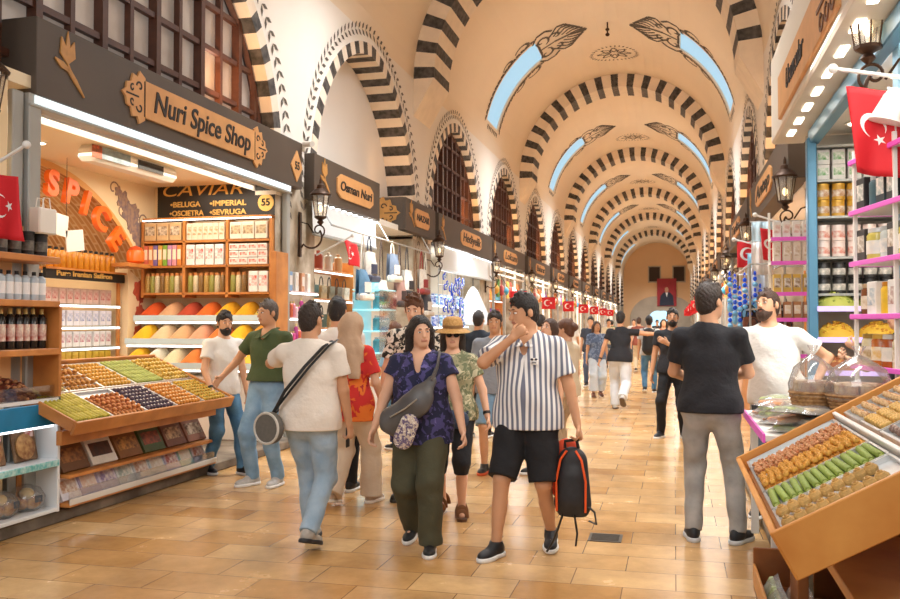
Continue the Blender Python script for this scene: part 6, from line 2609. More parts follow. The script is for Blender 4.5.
def person(key, label, x, y, face, H=1.75, w=1.0, belly=0.0, female=False, skin='mid', hair='black', hstyle='short', beard=None, head=(0, 0, 0), lean=(0, 0), hip=(0, 0, 0), feet=((.10, .02, 0, 0), (-.10, -.02, 0, 0)), hands=((.25, .04, .80), (-.25, .04, .80)), poles=((.5, -1, 0), (-.5, -1, 0)), curl=(.5, .5), palm=(None, None), knee=((.1, 1, 0), (-.1, 1, 0)), top=None, bottom=None, shoes=('#1d1d20', '#e8e8e6'), vox=.008, detail=True, z0=0.0, twist=0.0):
    """joints are given in the person's own frame: x to the person's right, y forward, z up,
    for a body 1.75 m tall; index 0 is the right limb. feet: x, y, lift of the heel, turn outwards"""
    S = H / 1.75
    root = thing('person', label, 'person', (x, y, z0))
    fx, fy = math.sin(R_(face)), -math.cos(R_(face))
    B = np.array(((fy, fx, 0), (-fx, fy, 0), (0, 0, 1)), float)   # columns: right, forward, up

    lim = [A(9, 9, 9), A(-9, -9, -9)]
    # ---- skeleton
    pel = A(hip[0], hip[1], .945 + hip[2])
    ly, lx = R_(lean[0]), R_(lean[1])

    def tor(v):
        """a point of the upright torso, leaned about the pelvis"""
        d = np.array(v, float) - A(0, 0, .945)
        k = d[2] / .5
        ca, sa = math.cos(R_(twist) * max(0, min(1, k))), math.sin(R_(twist) * max(0, min(1, k)))
        d = A(ca * d[0] - sa * d[1], sa * d[0] + ca * d[1], d[2])
        d = A(d[0] + d[2] * math.sin(lx), d[1] * math.cos(ly) + d[2] * math.sin(ly), d[2] * math.cos(ly) - d[1] * math.sin(ly))
        return pel + d
    sw = (.168 if female else .188) * (.6 + .4 * w)
    sh = [tor((sw, -.01, 1.398)), tor((-sw, -.01, 1.398))]
    chest = tor((0, .0, 1.28))
    neck0 = tor((0, -.02, 1.445))
    hip_j = [pel + A(.088, 0, -.045), pel + A(-.088, 0, -.045)]
    ank, kn = [], []
    for i in (0, 1):
        f = feet[i]
        a = A(f[0], f[1], .085 + f[2])
        k_, a = ik(hip_j[i], a, .43, .43, A(*knee[i]))
        kn.append(k_)
        ank.append(a)
    elb, wr = [], []
    for i in (0, 1):
        e, t_ = ik(sh[i], A(*hands[i]), .285, .255, A(*poles[i]))
        elb.append(e)
        wr.append(t_)
    HR = rotm(*head)
    hc = neck0 + A(0, .012, .06) + HR @ A(0, .012, .125)

    def hd(px, py, pz):
        return hc + HR @ A(px, py, pz)

    def T(v):
        return B @ (np.asarray(v, float) * S)

    def box_of(pts, m):
        pts = np.array(pts)
        return T2(pts.min(0) - m), T2(pts.max(0) + m)

    def T2(v):
        return v
    allp = np.array([pel, chest, neck0, hc + A(0, 0, .16), *sh, *elb, *wr, *kn, *ank] + [w_ + unit(w_ - e_) * .2 for w_, e_ in zip(wr, elb)])
    fl = SDF(allp.min(0) - .16 - belly * .3, allp.max(0) + .16 + belly * .3, vox)
    # ---- body
    tw = w
    fl.cone(pel + A(.06, 0, -.02), pel + A(-.06, 0, -.02), .115 * tw, .115 * tw, .05, .82)
    fl.cone(pel, tor((0, .0, 1.12)), .125 * tw, .115 * tw, .06, .74)
    fl.cone(tor((.06, 0, 1.27)), tor((-.06, 0, 1.27)), .105 * tw, .105 * tw, .08, .85)
    fl.cone(tor((0, 0, 1.12)), tor((0, 0, 1.36)), .12 * tw, .12 * tw, .07, .72)
    for i in (0, 1):
        fl.cone(neck0 + A(0, 0, -.03), sh[i], .055, .046, .05)
    thin = .010 if bottom and bottom.get('hem', 0) < .3 else 0
    for i in (0, 1):
        fl.cone(sh[i], elb[i], .050 * (.5 + .5 * w), .038 * (.5 + .5 * w), .03)
        fl.cone(elb[i], wr[i], .039 * (.5 + .5 * w), .026, .015)
        fl.cone(hip_j[i], kn[i], .082 * (.5 + .5 * w) - thin, .052 * (.5 + .5 * w) - thin, .03)
        fl.cone(kn[i], ank[i], .052 * (.5 + .5 * w) - thin, .034, .02)
        d = unit(kn[i] - ank[i])
        fl.cone(ank[i] + d * .26 + A(0, -.014, 0), ank[i] + d * .14, .045 * (.5 + .5 * w) - thin, .03, .03)
        a, q = feet[i][3], feet[i][2]
        fd = A(math.sin(R_(a)) * (1 if i == 0 else -1), math.cos(R_(a)), -min(.85, q * 4.2))
        fd = unit(fd)
        fl.cone(ank[i] + A(0, 0, -.03), ank[i] + fd * .13 + A(0, 0, -.045), .034, .028, .02)
    fl.cone(neck0, hc + HR @ A(0, -.025, -.075), .058 * (.6 + .4 * w), .054, .03)
    # head
    fl.ell(hd(0, -.014, .035), (.074, .092, .086), .02, HR)
    fl.ell(hd(0, .022, -.035), (.060, .070, .082), .03, HR)
    fl.ell(hd(0, .055, -.085), (.034, .032, .028), .025, HR)
    if detail:
        fl.cone(hd(0, .088, .012), hd(0, .108, -.024), .009, .014, .012)
        for sx in (-1, 1):
            fl.ell(hd(sx * .031, .102, .012), (.018, .016, .012), .012, HR, '-')
            fl.ell(hd(sx * .078, -.008, -.004), (.010, .021, .031), .008, HR)
            fl.ell(hd(sx * .032, .082, .030), (.022, .012, .008), .012, HR)
        fl.cone(hd(-.018, .090, -.053), hd(.018, .090, -.053), .008, .008, .008)
    # hands
    for i in (0, 1):
        d = unit(wr[i] - elb[i])
        side = 1 if i == 0 else -1
        n = unit(A(*palm[i])) if palm[i] is not None else unit(A(-side, .25, 0))
        n = unit(n - d * (n @ d))          # palm looks along n
        u = unit(np.cross(n, d))           # across the knuckles
        th = A(0, 1, .2)
        if (u @ th) < 0:
            u = -u                          # u points to the thumb side
        w0 = wr[i]
        pc = w0 + d * .05
        fl.cone(w0 + d * .012, w0 + d * .078, .029, .036, .015, .5, n)
        for j in range(4):
            o = (1.5 - j) * .0195
            b0 = w0 + d * .082 + u * o
            ln = (.068, .076, .071, .055)[j]
            c = curl[i]
            d1 = unit(d * math.cos(c) + n * math.sin(c) + u * (1.5 - j) * .05)
            d2 = unit(d * math.cos(c * 2.1) + n * math.sin(c * 2.1))
            m1 = b0 + d1 * ln * .55
            fl.cone(b0 - d * .012, m1, .0095, .0088, .004)
            fl.cone(m1, m1 + d2 * ln * .5, .0088, .0072, .003)
        t0 = w0 + d * .028 + u * .026
        t1 = t0 + unit(u * .75 + d * .7 + n * .35) * .036
        fl.cone(w0 + d * .02 + u * .012, t0, .015, .014, .008)
        fl.cone(t0, t1, .0135, .0105, .005)
        fl.cone(t1, t1 + unit(d * .85 + u * .2 + n * .5) * .030, .0105, .0085, .004)
    sc_, lc = SKIN[skin]
    sm = mat('skin_' + skin, sc_, .55, var=.05, scale=14)
    lipm = mat('lip_' + skin, lc, .5)
    hcol = HAIRC[hair]
    hm = mat('hair_' + hair, hcol, .5, var=.3, scale=60, bump=.5, bscale=160)

    def bodymat(C):
        q = (C - hc) @ HR
        return ((np.abs(q[:, 0]) < .024) & (np.abs(q[:, 2] + .055) < .010) & (q[:, 1] > .07)).astype(int)
    M4 = Matrix([[*B[r], 0] for r in range(3)] + [[0, 0, 0, 1]]) @ Matrix.Scale(S, 4)

    def link(f, name, m, par=root, fn=None):
        o = f.build(name, m, par, fn)
        o.data.transform(M4)
        return o
    body = link(fl, 'body', [sm, lipm], root, bodymat if detail else None)
    if detail:
        for sx in (-1, 1):
            mb = MB()
            T3 = Matrix([[*(HR[r]), hd(sx * .031, .0835, .010)[r]] for r in range(3)] + [[0, 0, 0, 1]])
            mb.ell((0, 0, 0), (.0125, .012, .0062), 10, 6, 0, T3)
            mb.ell((0, .0085, 0), (.0062, .0045, .0058), 8, 6, 1, T3)
            o = mb.build('eye', [mat('eye_sclera', '#efe8e2', .3), mat('iris', '#2a1c14', .2)], root, smooth=60)
            o.data.transform(M4)
            mb = MB()
            mb.tube([hd(sx * .015, .096, .034), hd(sx * .031, .0945, .0365), hd(sx * .048, .080, .032)], [.003, .0036, .0018], 6)
            o = mb.build('eyebrow', hm, root, smooth=60)
            o.data.transform(M4)
    # ---- hair
    vh = vox * .8
    if hstyle and hstyle != 'none':
        ext = .34 if hstyle in ('long', 'bob', 'scarf') else .12
        f = SDF(hc - A(.16, .18, .13 + ext), hc + A(.16, .16, .19), vh)
        if hstyle in ('short', 'crop', 'thin', 'quiff'):
            t_ = {'short': .011, 'crop': .006, 'thin': .004, 'quiff': .012}[hstyle]
            f.ell(hd(0, -.016, .038), (.074 + t_, .092 + t_, .086 + t_ * 1.3), .01, HR)
            f.ell(hd(0, -.052, -.028), (.060 + t_ * .4, .046 + t_, .066), .03, HR)
            rn = random.Random(len(key) + int(H * 100))
            nt = {'short': 26, 'crop': 12, 'thin': 6, 'quiff': 34}[hstyle]
            for j in range(nt):
                b_ = rn.uniform(0, 2 * PI)
                q_ = rn.uniform(0, 1) ** .6
                px, py = .066 * q_ * math.cos(b_), .085 * q_ * math.sin(b_) - .005
                pz = .040 + .092 * math.sqrt(max(0, 1 - q_ * q_ * .9)) + t_ * .3
                u_ = HR @ unit(A(px * 3 + rn.uniform(-.1, .1), py * 2 + .08, .09))
                c_ = hd(px, py, pz)
                f.cone(c_ - u_ * .02, c_ + u_ * (.012 if hstyle != 'quiff' else .026), .014, .008, .012)
            for sx in (-1, 1):
                f.cone(hd(sx * .071, .018, .02), hd(sx * .069, .016, -.018), .010, .006, .01)
                f.ell(hd(sx * .088, -.006, -.012), (.024, .026, .036), .006, HR, '-')
                f.ell(hd(sx * .07, .075, .0), (.030, .050, .060), .012, HR, '-')
            f.ell(hd(0, .108, -.008), (.075, .060, .082), .014, HR, '-')
            f.half(hd(0, -.03, -.078), HR @ A(0, .25, -1))
        elif hstyle in ('long', 'bob'):
            f.ell(hd(0, -.014, .038), (.086, .103, .094), .01, HR)
            dn = .26 if hstyle == 'long' else .17
            for sx in (-1, 1):
                a = hd(sx * .075, -.03, .0)
                f.cone(a, a + HR @ A(sx * .012, -.015, -dn * .9), .042, .030, .04)
            a = hd(0, -.075, 0)
            f.cone(a, a + HR @ A(0, -.02, -dn), .065, .05, .05)
            f.ell(hd(.006, .080, -.030), (.072, .075, .104), .012, HR, '-')
            f.ell(hd(0, .0, -.14), (.058, .07, .11), .01, HR, '-')
        elif hstyle == 'bun':
            f.ell(hd(0, -.014, .040), (.088, .104, .098), .01, HR)
            f.ell(hd(0, -.12, .03), (.05, .045, .05), .02, HR)
            f.ell(hd(0, -.05, -.04), (.07, .06, .07), .03, HR)
            f.ell(hd(0, .085, -.03), (.068, .075, .085), .01, HR, '-')
            f.half(hd(0, .0, -.02), HR @ A(0, .62, -.78))
        elif hstyle == 'scarf':
            f.ell(hd(0, -.01, .035), (.098, .115, .108), .01, HR)
            f.cone(hd(0, -.03, -.03), neck0 + A(0, -.02, .0), .10, .115, .06)
            f.cone(neck0 + A(.03, -.05, -.01), tor((.10, -.135, 1.20)), .095, .06, .06, .55)
            f.cone(sh[0] + A(-.02, -.02, -.02), sh[1] + A(.02, -.02, -.02), .075, .075, .06, .8)
            f.ell(hd(0, .10, -.02), (.060, .075, .085), .012, HR, '-')
            f.ruffle(.004, 60, 2, .4)
        if hstyle != 'scarf':
            f.ruffle(.0022, 210, 1)
        link(f, 'headscarf' if hstyle == 'scarf' else 'hair', cloth('headscarf_beige', '#c2a184') if hstyle == 'scarf' else hm)
    if beard:
        f = SDF(hc - A(.12, .1, .17), hc + A(.12, .15, .05), vh)
        tb = {'full': .013, 'stubble': .004}[beard]
        f.ell(hd(0, .022, -.040), (.060 + tb, .070 + tb, .082 + tb), .02, HR)
        f.ell(hd(0, .055, -.088), (.036 + tb, .034 + tb, .030 + tb), .025, HR)
        for sx in (-1, 1):
            f.ell(hd(sx * .050, .062, -.018), (.042, .060, .042), .012, HR, '-')
        f.ell(hd(0, .105, -.004), (.05, .06, .036), .008, HR, '-')
        f.half(hd(0, .0, -.016), HR @ A(0, .15, 1))
        f.half(hd(0, .010, 0), HR @ A(0, -1, -.35))
        f.ell(hd(0, .102, -.057), (.017, .022, .006), .004, HR, '-')
        f.ruffle(.0015, 240, 4)
        link(f, 'beard', hm if beard == 'full' else mat('stubble_' + hair, '#6f5142', .7, var=.3, scale=90))
    # ---- upper garment
    hemz = None
    if top:
        g = dict(kind='tee', slv=.55, hem=.86, loose=.018, mat=None, neck=.085, vneck=0.0)
        g.update(top)
        lo = g['loose']
        f = SDF(allp.min(0) - .18 - belly * .3, allp.max(0) + .18 + belly * .3, vox)
        hz = g['hem']
        bl = belly
        f.cone(tor((.055, 0, 1.26)), tor((-.055, 0, 1.26)), .108 * tw + lo, .108 * tw + lo, .08, .86)
        f.cone(tor((0, 0, 1.10)), tor((0, 0, 1.34)), .122 * tw + lo, .124 * tw + lo, .07, .74)
        f.cone(pel + A(.05, 0, .02), pel + A(-.05, 0, .02), .122 * tw + lo, .122 * tw + lo, .08, .84)
        rb = .120 * tw + (bottom or {}).get('loose', .012) * .6 + .014
        for zz in (hz - .03, .93):
            f.cone(A(*pel[:2], zz) + A(.064, 0, 0), A(*pel[:2], zz) + A(-.064, 0, 0), rb, rb, .06, .86)
        f.cone(tor((0, .0, hz - .04)), tor((0, 0, 1.15)), .135 * tw + lo * 1.3, .122 * tw + lo, .07, .80)
        if bl:
            f.ell(tor((0, .055 + bl * .25, 1.08)), (.125 + bl * .5, .105 + bl * .6, .15), .08)
        if female:
            for sx in (-1, 1):
                f.ell(tor((sx * .075, .085, 1.265)), (.070, .062, .068), .05)
        for i in (0, 1):
            f.cone(neck0 + A(0, 0, -.035), sh[i], .060 + lo * .3, .050 + lo * .3, .05)
        f.cone(neck0 + A(0, 0, -.03), neck0 + A(0, .0, .0), .078, .068, .05)
        fs = SDF(allp.min(0) - .18 - belly * .3, allp.max(0) + .18 + belly * .3, vox)
        for i in (0, 1):
            e = sh[i] + (elb[i] - sh[i]) * min(1, g['slv'])
            flare = .012 + lo * .6
            fs.cone(sh[i], e, .052 + lo * .4, .044 * (.5 + .5 * w) + flare, .02)
            if g['slv'] > 1:
                w2 = elb[i] + (wr[i] - elb[i]) * (g['slv'] - 1)
                fs.cone(elb[i], w2, .048 + lo * .3, .038 + lo * .2, .02)
                a, e = unit(wr[i] - elb[i]), w2
            else:
                a = unit(elb[i] - sh[i])
            p2 = e + a * .2
            sl, X = fs._win(np.minimum(e, p2) - .13, np.maximum(e, p2) + .13)
            if sl is not None:
                t_ = (X - e) @ a
                fs.D[sl] = np.where(t_ > -.03, np.maximum(fs.D[sl], t_), fs.D[sl]).astype(np.float32)
        f.ruffle(.005 if not g.get('crisp') else .003, 24, sum(map(ord, key)) % 17, .8)
        hc_ = tor((0, 0, hz))
        f.half(hc_, (tor((0, 0, hz - .1)) - hc_))
        fs.ruffle(.003, 30, sum(map(ord, key)) % 13)
        f._join((slice(None),) * 3, fs.D, .035)
        f.ell(neck0 + A(0, .03, .055), (g['neck'] * .86, g['neck'], .062), .006, None, '-')
        if g['vneck']:
            f.cone(neck0 + A(0, .09, .02), tor((0, .15, 1.41 - g['vneck'])), .052, .012, .004, op='-')
        tm = g['mat']
        shirt = link(f, g.get('name', 'shirt'), tm)
        if g.get('collar'):
            for sx in (-1, 1):
                mb = MB()
                a0, a1, a2, a3 = neck0 + A(sx * .066, -.05, .045), neck0 + A(sx * .075, .045, .03), tor((sx * .062, .128, 1.395)), tor((sx * .012, .122, 1.40))
                mb.tube([neck0 + A(0, -.083, .045), a0, a1, a3], [.014, .016, .018, .012], 6, flat=.5)
                mb.add([a1, a2, a3, a1 + A(0, .006, -.006), a2 + A(0, .010, 0), a3 + A(0, .010, 0)], [(0, 1, 2), (3, 5, 4), (0, 3, 4, 1), (1, 4, 5, 2), (2, 5, 3, 0)])
                o = mb.build('collar', tm, shirt, smooth=40)
                o.data.transform(M4)
    if bottom:
        g = dict(kind='trousers', hem=.07, loose=.012, mat=None, flare=0.0, name='trousers')
        g.update(bottom)
        lo = g['loose']
        f = SDF(np.minimum(allp.min(0), pel - .3) - A(.16, .16, .12), A(allp.max(0)[0] + .16, allp.max(0)[1] + .16, pel[2] + .2), vox)
        f.cone(pel + A(.06, -.005, -.02), pel + A(-.06, -.005, -.02), .120 * tw + lo * .6, .120 * tw + lo * .6, .05, .84)
        f.cone(pel, pel + A(0, 0, .09), .128 * tw + lo * .4, .120 * tw + lo * .4, .06, .78)
        for i in (0, 1):
            f.cone(hip_j[i], kn[i], .090 * (.5 + .5 * w) + lo, .058 * (.5 + .5 * w) + lo * 1.1, .035)
            if g['hem'] < .48:
                end = ank[i] + unit(kn[i] - ank[i]) * max(-.02, g['hem'] - .09)
                f.cone(kn[i], end, .058 * (.5 + .5 * w) + lo * 1.1, .040 + lo * 1.2 + g['flare'], .03)
            e = kn[i] + unit(hip_j[i] - kn[i]) * max(0, g['hem'] - .49) if g['hem'] > .49 else ank[i] + unit(kn[i] - ank[i]) * (g['hem'] - .085)
            a = unit(kn[i] - hip_j[i]) if g['hem'] > .49 else unit(ank[i] - kn[i])
            g['c%d' % i] = (e, a)
        f.ruffle(.0055, 22, sum(map(ord, key)) % 11 + 3, 1.5)
        for i in (0, 1):
            e, a = g['c%d' % i]
            p2 = e + a * .5
            sl, X = f._win(np.minimum(e, p2) - .16, np.maximum(e, p2) + .16)
            if sl is not None:
                v = X - e
                t_ = v @ a
                rad = np.linalg.norm(v - t_[..., None] * a, axis=-1)
                f.D[sl] = np.where((rad < .15) & (t_ > -.03), np.maximum(f.D[sl], t_), f.D[sl]).astype(np.float32)
        f.half(pel + A(0, 0, .10), (0, 0, 1))
        tr = link(f, g['name'], g['mat'])
        if g.get('belt'):
            f = SDF(pel - A(.3, .3, 0), pel + A(.3, .3, .16), vox)
            f.cone(pel, pel + A(0, 0, .09), .133 * tw + lo * .4, .126 * tw + lo * .4, .06, .80)
            f.half(pel + A(0, 0, .10), (0, 0, 1))
            f.half(pel + A(0, 0, .062), (0, 0, -1))
            link(f, 'belt', BLACK)
    # ---- shoes
    if shoes:
        um, so = mat('shoe_' + shoes[0], shoes[0], .55, var=.25, scale=26), mat('sole_' + shoes[1], shoes[1], .6)
        for i in (0, 1):
            a, q = feet[i][3], feet[i][2]
            fd = unit(A(math.sin(R_(a)) * (1 if i == 0 else -1), math.cos(R_(a)), -min(.85, q * 4.2)))
            sd = unit(np.cross(fd, A(0, 0, 1)))
            upv = np.cross(sd, fd)
            c = ank[i] - upv * .085
            Rm = np.stack([sd, fd, upv], 1)
            if len(shoes) < 3:
                f = SDF(c - .24, c + .24, vox * .8)
                f.ell(c + fd * .02 + upv * .055, (.040, .075, .055), .02, Rm)
                f.ell(c + fd * .115 + upv * .035, (.046, .085, .036), .03, Rm)
                f.ell(c - fd * .035 + upv * .05, (.036, .045, .05), .02, Rm)
                f.cone(c + upv * .06, c + upv * .105, .046, .044, .02)
                f.half(c + upv * .105, upv)
                f.half(c + upv * .012, -upv)
                so_ = link(f, 'shoe', um)
                f = SDF(c - .25, c + .25, vox * .7)
                f.ell(c + fd * .115 + upv * .014, (.052, .095, .040), .02, Rm)
                f.ell(c - fd * .03 + upv * .014, (.043, .058, .040), .03, Rm)
                f.cone(c - fd * .02 + upv * .014, c + fd * .1 + upv * .014, .042, .048, .02, .6, upv)
                f.half(c + upv * .030, upv)
                f.half(c + upv * .0, -upv)
                link(f, 'sole', so, so_)
            else:
                mb = MB()
                pts = [(x_ * .046 * (1 + .12 * math.sin(y_ * 3)), y_) for x_, y_ in ((0, -.085), (.7, -.06), (.8, .02), (1, .11), (.8, .19), (0, .215), (-.8, .19), (-1, .11), (-.8, .02), (-.7, -.06))]
                T3 = Matrix([[sd[r], fd[r], upv[r], c[r]] for r in range(3)] + [[0, 0, 0, 1]])
                mb.prism(pts, .026, 0, T3)
                o = mb.build('sandal_sole', so, root)
                o.data.transform(M4)
                for yy, hh in ((.13, .062), (.06, .085), (-.05, .095)):
                    mb = MB()
                    mb.tube([T3 @ Vector((.046 * math.cos(b), yy, .02 + hh * math.sin(b))) for b in np.linspace(0, PI, 11)], .010, 6, flat=2.0)
                    o2 = mb.build('sandal_strap', um, o, smooth=60)
                    o2.data.transform(M4)
    PEOPLE[key] = dict(root=root, M=M4, wr=wr, elb=elb, sh=sh, hc=hc, HR=HR, hd=hd, tor=tor, pel=pel, neck=neck0, S=S, B=B)
    return root


def add_part(key, name, mb, m, smooth=50, parent=None):
    P_ = PEOPLE[key]
    o = mb.build(name, m, parent or P_['root'], smooth=smooth)
    o.data.transform(P_['M'])
    return o


def held(key, name, label, cat, mbs, group=None):
    """a bag or other thing carried by a person, built in that person's frame: [(part, MB or SDF, material)]"""
    P_ = PEOPLE[key]
    t = thing(name, label, cat, P_['root'].location.copy(), 0, group)
    for nm, mb, m in mbs:
        if isinstance(mb, SDF):
            o = mb.build(nm, m, t)
        else:
            o = mb.build(nm, m, t, smooth=50)
        o.data.transform(P_['M'])
    return t

JEANS_L = denim('light_jeans', '#a9bccb', '#8ea6ba')
JEANS_M = denim('blue_jeans', '#5a86a6', '#3f6a8c')
JEANS_P = denim('pale_blue_jeans', '#93b3cc', '#7a9dba')
JEANS_G = denim('grey_jeans', '#b3b0ac', '#979693')
WHT = cloth('white_tee', '#eeeae4', .04)
BLK = cloth('black_tee', '#25252a', .15)
BLKP = cloth('black_trousers', '#1d1c1f', .15)

# 1 bearded man in a white T-shirt leaning by the spice counter
person('counterman', 'bearded man in white T-shirt and blue jeans beside the honey wood sweets counter', -4.64, 8.45, 62, 1.70, 1.0, skin='mid', hair='black', hstyle='short', beard='full', head=(-14, -6, 0), lean=(4, 0), feet=((.10, -.10, .0, 10), (-.10, .24, 0, 4)), hands=((.27, .22, .92), (-.24, .12, .86)), curl=(.6, .6), top=dict(slv=.55, hem=.86, mat=WHT), bottom=dict(mat=JEANS_M, loose=.016), shoes=('#1c1e22', '#d8d8d6'), vox=.0085)
# 2 man in an olive polo
person('polo', 'grey haired man in olive green polo shirt and pale jeans with a black belt', -3.86, 7.94, -12, 1.80, 1.05, skin='tan', hair='grey', hstyle='crop', head=(-16, -2, 0), feet=((.13, .06, 0, 14), (-.10, -.03, 0, 10)), hands=((.40, .20, 1.02), (-.27, .02, .84)), curl=(.4, .6), top=dict(slv=.58, hem=.99, mat=cloth('olive_polo', '#4c5a37', .1), collar=True, vneck=.06), bottom=dict(mat=JEANS_P, loose=.018, belt=True), shoes=('#c9c6c2', '#eceae6'), vox=.0085)
# 3 man seen from behind with a sling strap
person('backman', 'man in white T-shirt seen from behind with a black strap across his back', -2.52, 5.86, 184, 1.72, 1.12, belly=.02, skin='tan', hair='dark', hstyle='crop', head=(-18, 0, 0), feet=((.06, -.20, .07, 8), (-.05, .18, 0, 6)), hands=((.27, .08, .86), (-.15, .20, 1.42)), poles=((.5, -1, 0), (-1, -.2, -.5)), curl=(1.0, .9), top=dict(slv=.60, hem=.84, mat=cloth('cream_tee', '#eee2d4', .04), loose=.026), bottom=dict(mat=JEANS_L, loose=.018), shoes=('#b9b2a8', '#2a2a2c'), vox=.007)
# 4 man almost hidden behind him
person('hidden', 'dark haired man in white shirt mostly hidden behind the man with the strap', -3.05, 7.72, 186, 1.81, 1.0, skin='tan', hair='black', hstyle='short', top=dict(slv=.6, hem=.86, mat=WHT), bottom=dict(mat=BLKP), vox=.011, feet=((.1, .1, 0, 5), (-.1, -.05, 0, 5)))
# 5 woman with a beige headscarf
person('scarf', 'woman in beige headscarf, red and orange top and cream trousers seen from behind', -2.72, 7.22, 172, 1.66, .98, female=True, skin='fair', hair='dark', hstyle='scarf', head=(-22, 0, 0), feet=((.10, .20, 0, 5), (-.12, -.16, .05, 5)), hands=((.24, .16, .92), (-.22, .10, .88)), top=dict(slv=.7, hem=.78, mat=print_cloth('red_orange_print', '#cf2f2a', '#e8782a', '#a81f2a', 7), loose=.022, name='blouse'), bottom=dict(mat=cloth('cream_trousers', '#dcc8b0'), loose=.03, flare=.03), shoes=('#c9b29a', '#efe6da'), vox=.0085)
# 6 tall young man with a leaf print shirt
person('tall', 'tall young man in black and white leaf print shirt behind the lady in navy', -2.32, 7.80, 8, 1.83, .98, skin='fair', hair='auburn', hstyle='quiff', head=(-4, -12, 0), feet=((.10, .16, 0, 8), (-.11, -.10, .04, 8)), hands=((.30, .06, .84), (-.28, .04, .84)), top=dict(slv=.72, hem=.86, mat=print_cloth('leaf_print', '#26241f', '#e4dacb', '#cbbda8', 13, .50, .60), collar=True, vneck=.08, loose=.024), bottom=dict(mat=cloth('dark_shorts', '#2c2b30'), hem=.52, loose=.028, name='shorts'), shoes=('#26251f', '#3a3833'), vox=.0085)
# 7 lady in the navy blouse
person('lady', 'lady in navy floral blouse and olive trousers walking with a grey sling bag', -1.74, 6.02, 4, 1.63, 1.22, belly=.035, female=True, skin='fair', hair='black', hstyle='bob', head=(28, -5, 5), lean=(3, 0), feet=((.10, -.16, .05, 6), (-.10, .16, 0, 8)), hands=((.36, .10, .86), (-.34, .14, .90)), curl=(.7, .6), top=dict(slv=.38, hem=.80, mat=print_cloth('navy_floral', '#20223f', '#4a4478', '#6c63a0', 16, .55, .66), vneck=.10, loose=.026, neck=.10, name='blouse'), bottom=dict(mat=cloth('olive_trousers', '#4d4a35', .12), loose=.030, flare=.012), shoes=('#1c1b1c', '#e6e2dc'), vox=.0065)
# 8 woman in a straw hat
person('hat', 'woman in straw hat and sunglasses with a blue pouch behind the lady in navy', -1.79, 7.12, 6, 1.59, 1.08, female=True, skin='fair', hair='dark', hstyle='bob', head=(8, -4, 0), feet=((.11, -.12, .03, 6), (-.10, .12, 0, 8)), hands=((.28, .10, .84), (-.33, .10, .90)), top=dict(slv=.55, hem=.86, mat=print_cloth('green_leaf_print', '#a09a78', '#6f7556', '#cfc6a4', 18, .50, .60), loose=.022, neck=.095), bottom=dict(mat=cloth('dark_capris', '#24262c'), hem=.40, loose=.020, name='capri_trousers'), shoes=('#8a5a34', '#5a3a22', 'sandal'), vox=.0075)
# 9 man in the striped shirt
person('striped', 'man in striped short sleeved shirt and black shorts with a hand at his mouth', -.99, 6.08, -4, 1.78, 1.16, belly=.03, skin='tan', hair='black', hstyle='short', head=(-46, -10, 0), feet=((.17, .20, 0, 18), (-.13, -.14, .03, 10)), hands=((.045, .25, 1.455), (-.35, .02, .86)), poles=((1.0, .25, -.9), (-.5, -1, 0)), palm=((-.3, -1, .1), None), curl=(1.0, 1.1), top=dict(slv=.72, hem=.84, mat=stripe_shirt(), collar=True, vneck=.10, loose=.030, crisp=True), bottom=dict(mat=BLKP, hem=.50, loose=.032, name='shorts'), shoes=('#1b1c20', '#e2e0dc'), vox=.0065)
# 10 passer-by behind, mostly hidden
person('blueshorts', 'person in blue shorts almost hidden between the straw hat woman and the striped shirt', -1.86, 9.25, 5, 1.70, 1.0, skin='tan', hair='dark', hstyle='short', top=dict(slv=.6, hem=.86, mat=cloth('grey_tee', '#8a8f98')), bottom=dict(mat=cloth('blue_shorts', '#7f9fbb'), hem=.50, loose=.028, name='shorts'), shoes=('#2a2624', '#d2572a'), vox=.011, feet=((.1, .12, 0, 8), (-.1, -.1, .04, 8)))
# 11 two women to the right of the striped shirt
person('looker', 'brown haired woman in beige top looking up past the striped shirt', -1.32, 9.3, -30, 1.63, 1.0, female=True, skin='fair', hair='brown', hstyle='bob', head=(4, 14, -10), top=dict(slv=.5, hem=.84, mat=cloth('beige_top', '#cdb9a0')), bottom=dict(mat=JEANS_M), vox=.010, feet=((.1, .1, 0, 5), (-.1, -.1, .03, 5)))
person('profile', 'woman with brown hair tied back in cream top, turned away toward the shops', -1.16, 9.75, -120, 1.62, .98, female=True, skin='fair', hair='auburn', hstyle='bun', head=(10, 0, 0), top=dict(slv=.45, hem=.84, mat=cloth('cream_top', '#d8c4a8')), bottom=dict(mat=cloth('sand_trousers', '#b59a7c')), vox=.010, feet=((.1, .1, 0, 5), (-.1, -.1, .03, 5)))
# 12 far woman in a blue blouse
person('farblue', 'woman in dusty blue blouse and white skirt trousers far down the hall', -1.62, 19.2, 15, 1.62, 1.02, female=True, skin='tan', hair='brown', hstyle='bob', head=(10, 0, 0), top=dict(slv=.7, hem=.80, mat=print_cloth('dusty_blue_print', '#5a6a86', '#7f8fa8', '#3f4a66', 14)), bottom=dict(mat=cloth('pale_wide_trousers', '#cfd9e2'), loose=.035, flare=.03, hem=.16), shoes=('#7a4a32', '#5a3a28'), vox=.014, feet=((.1, .1, 0, 5), (-.1, -.1, .03, 5)))
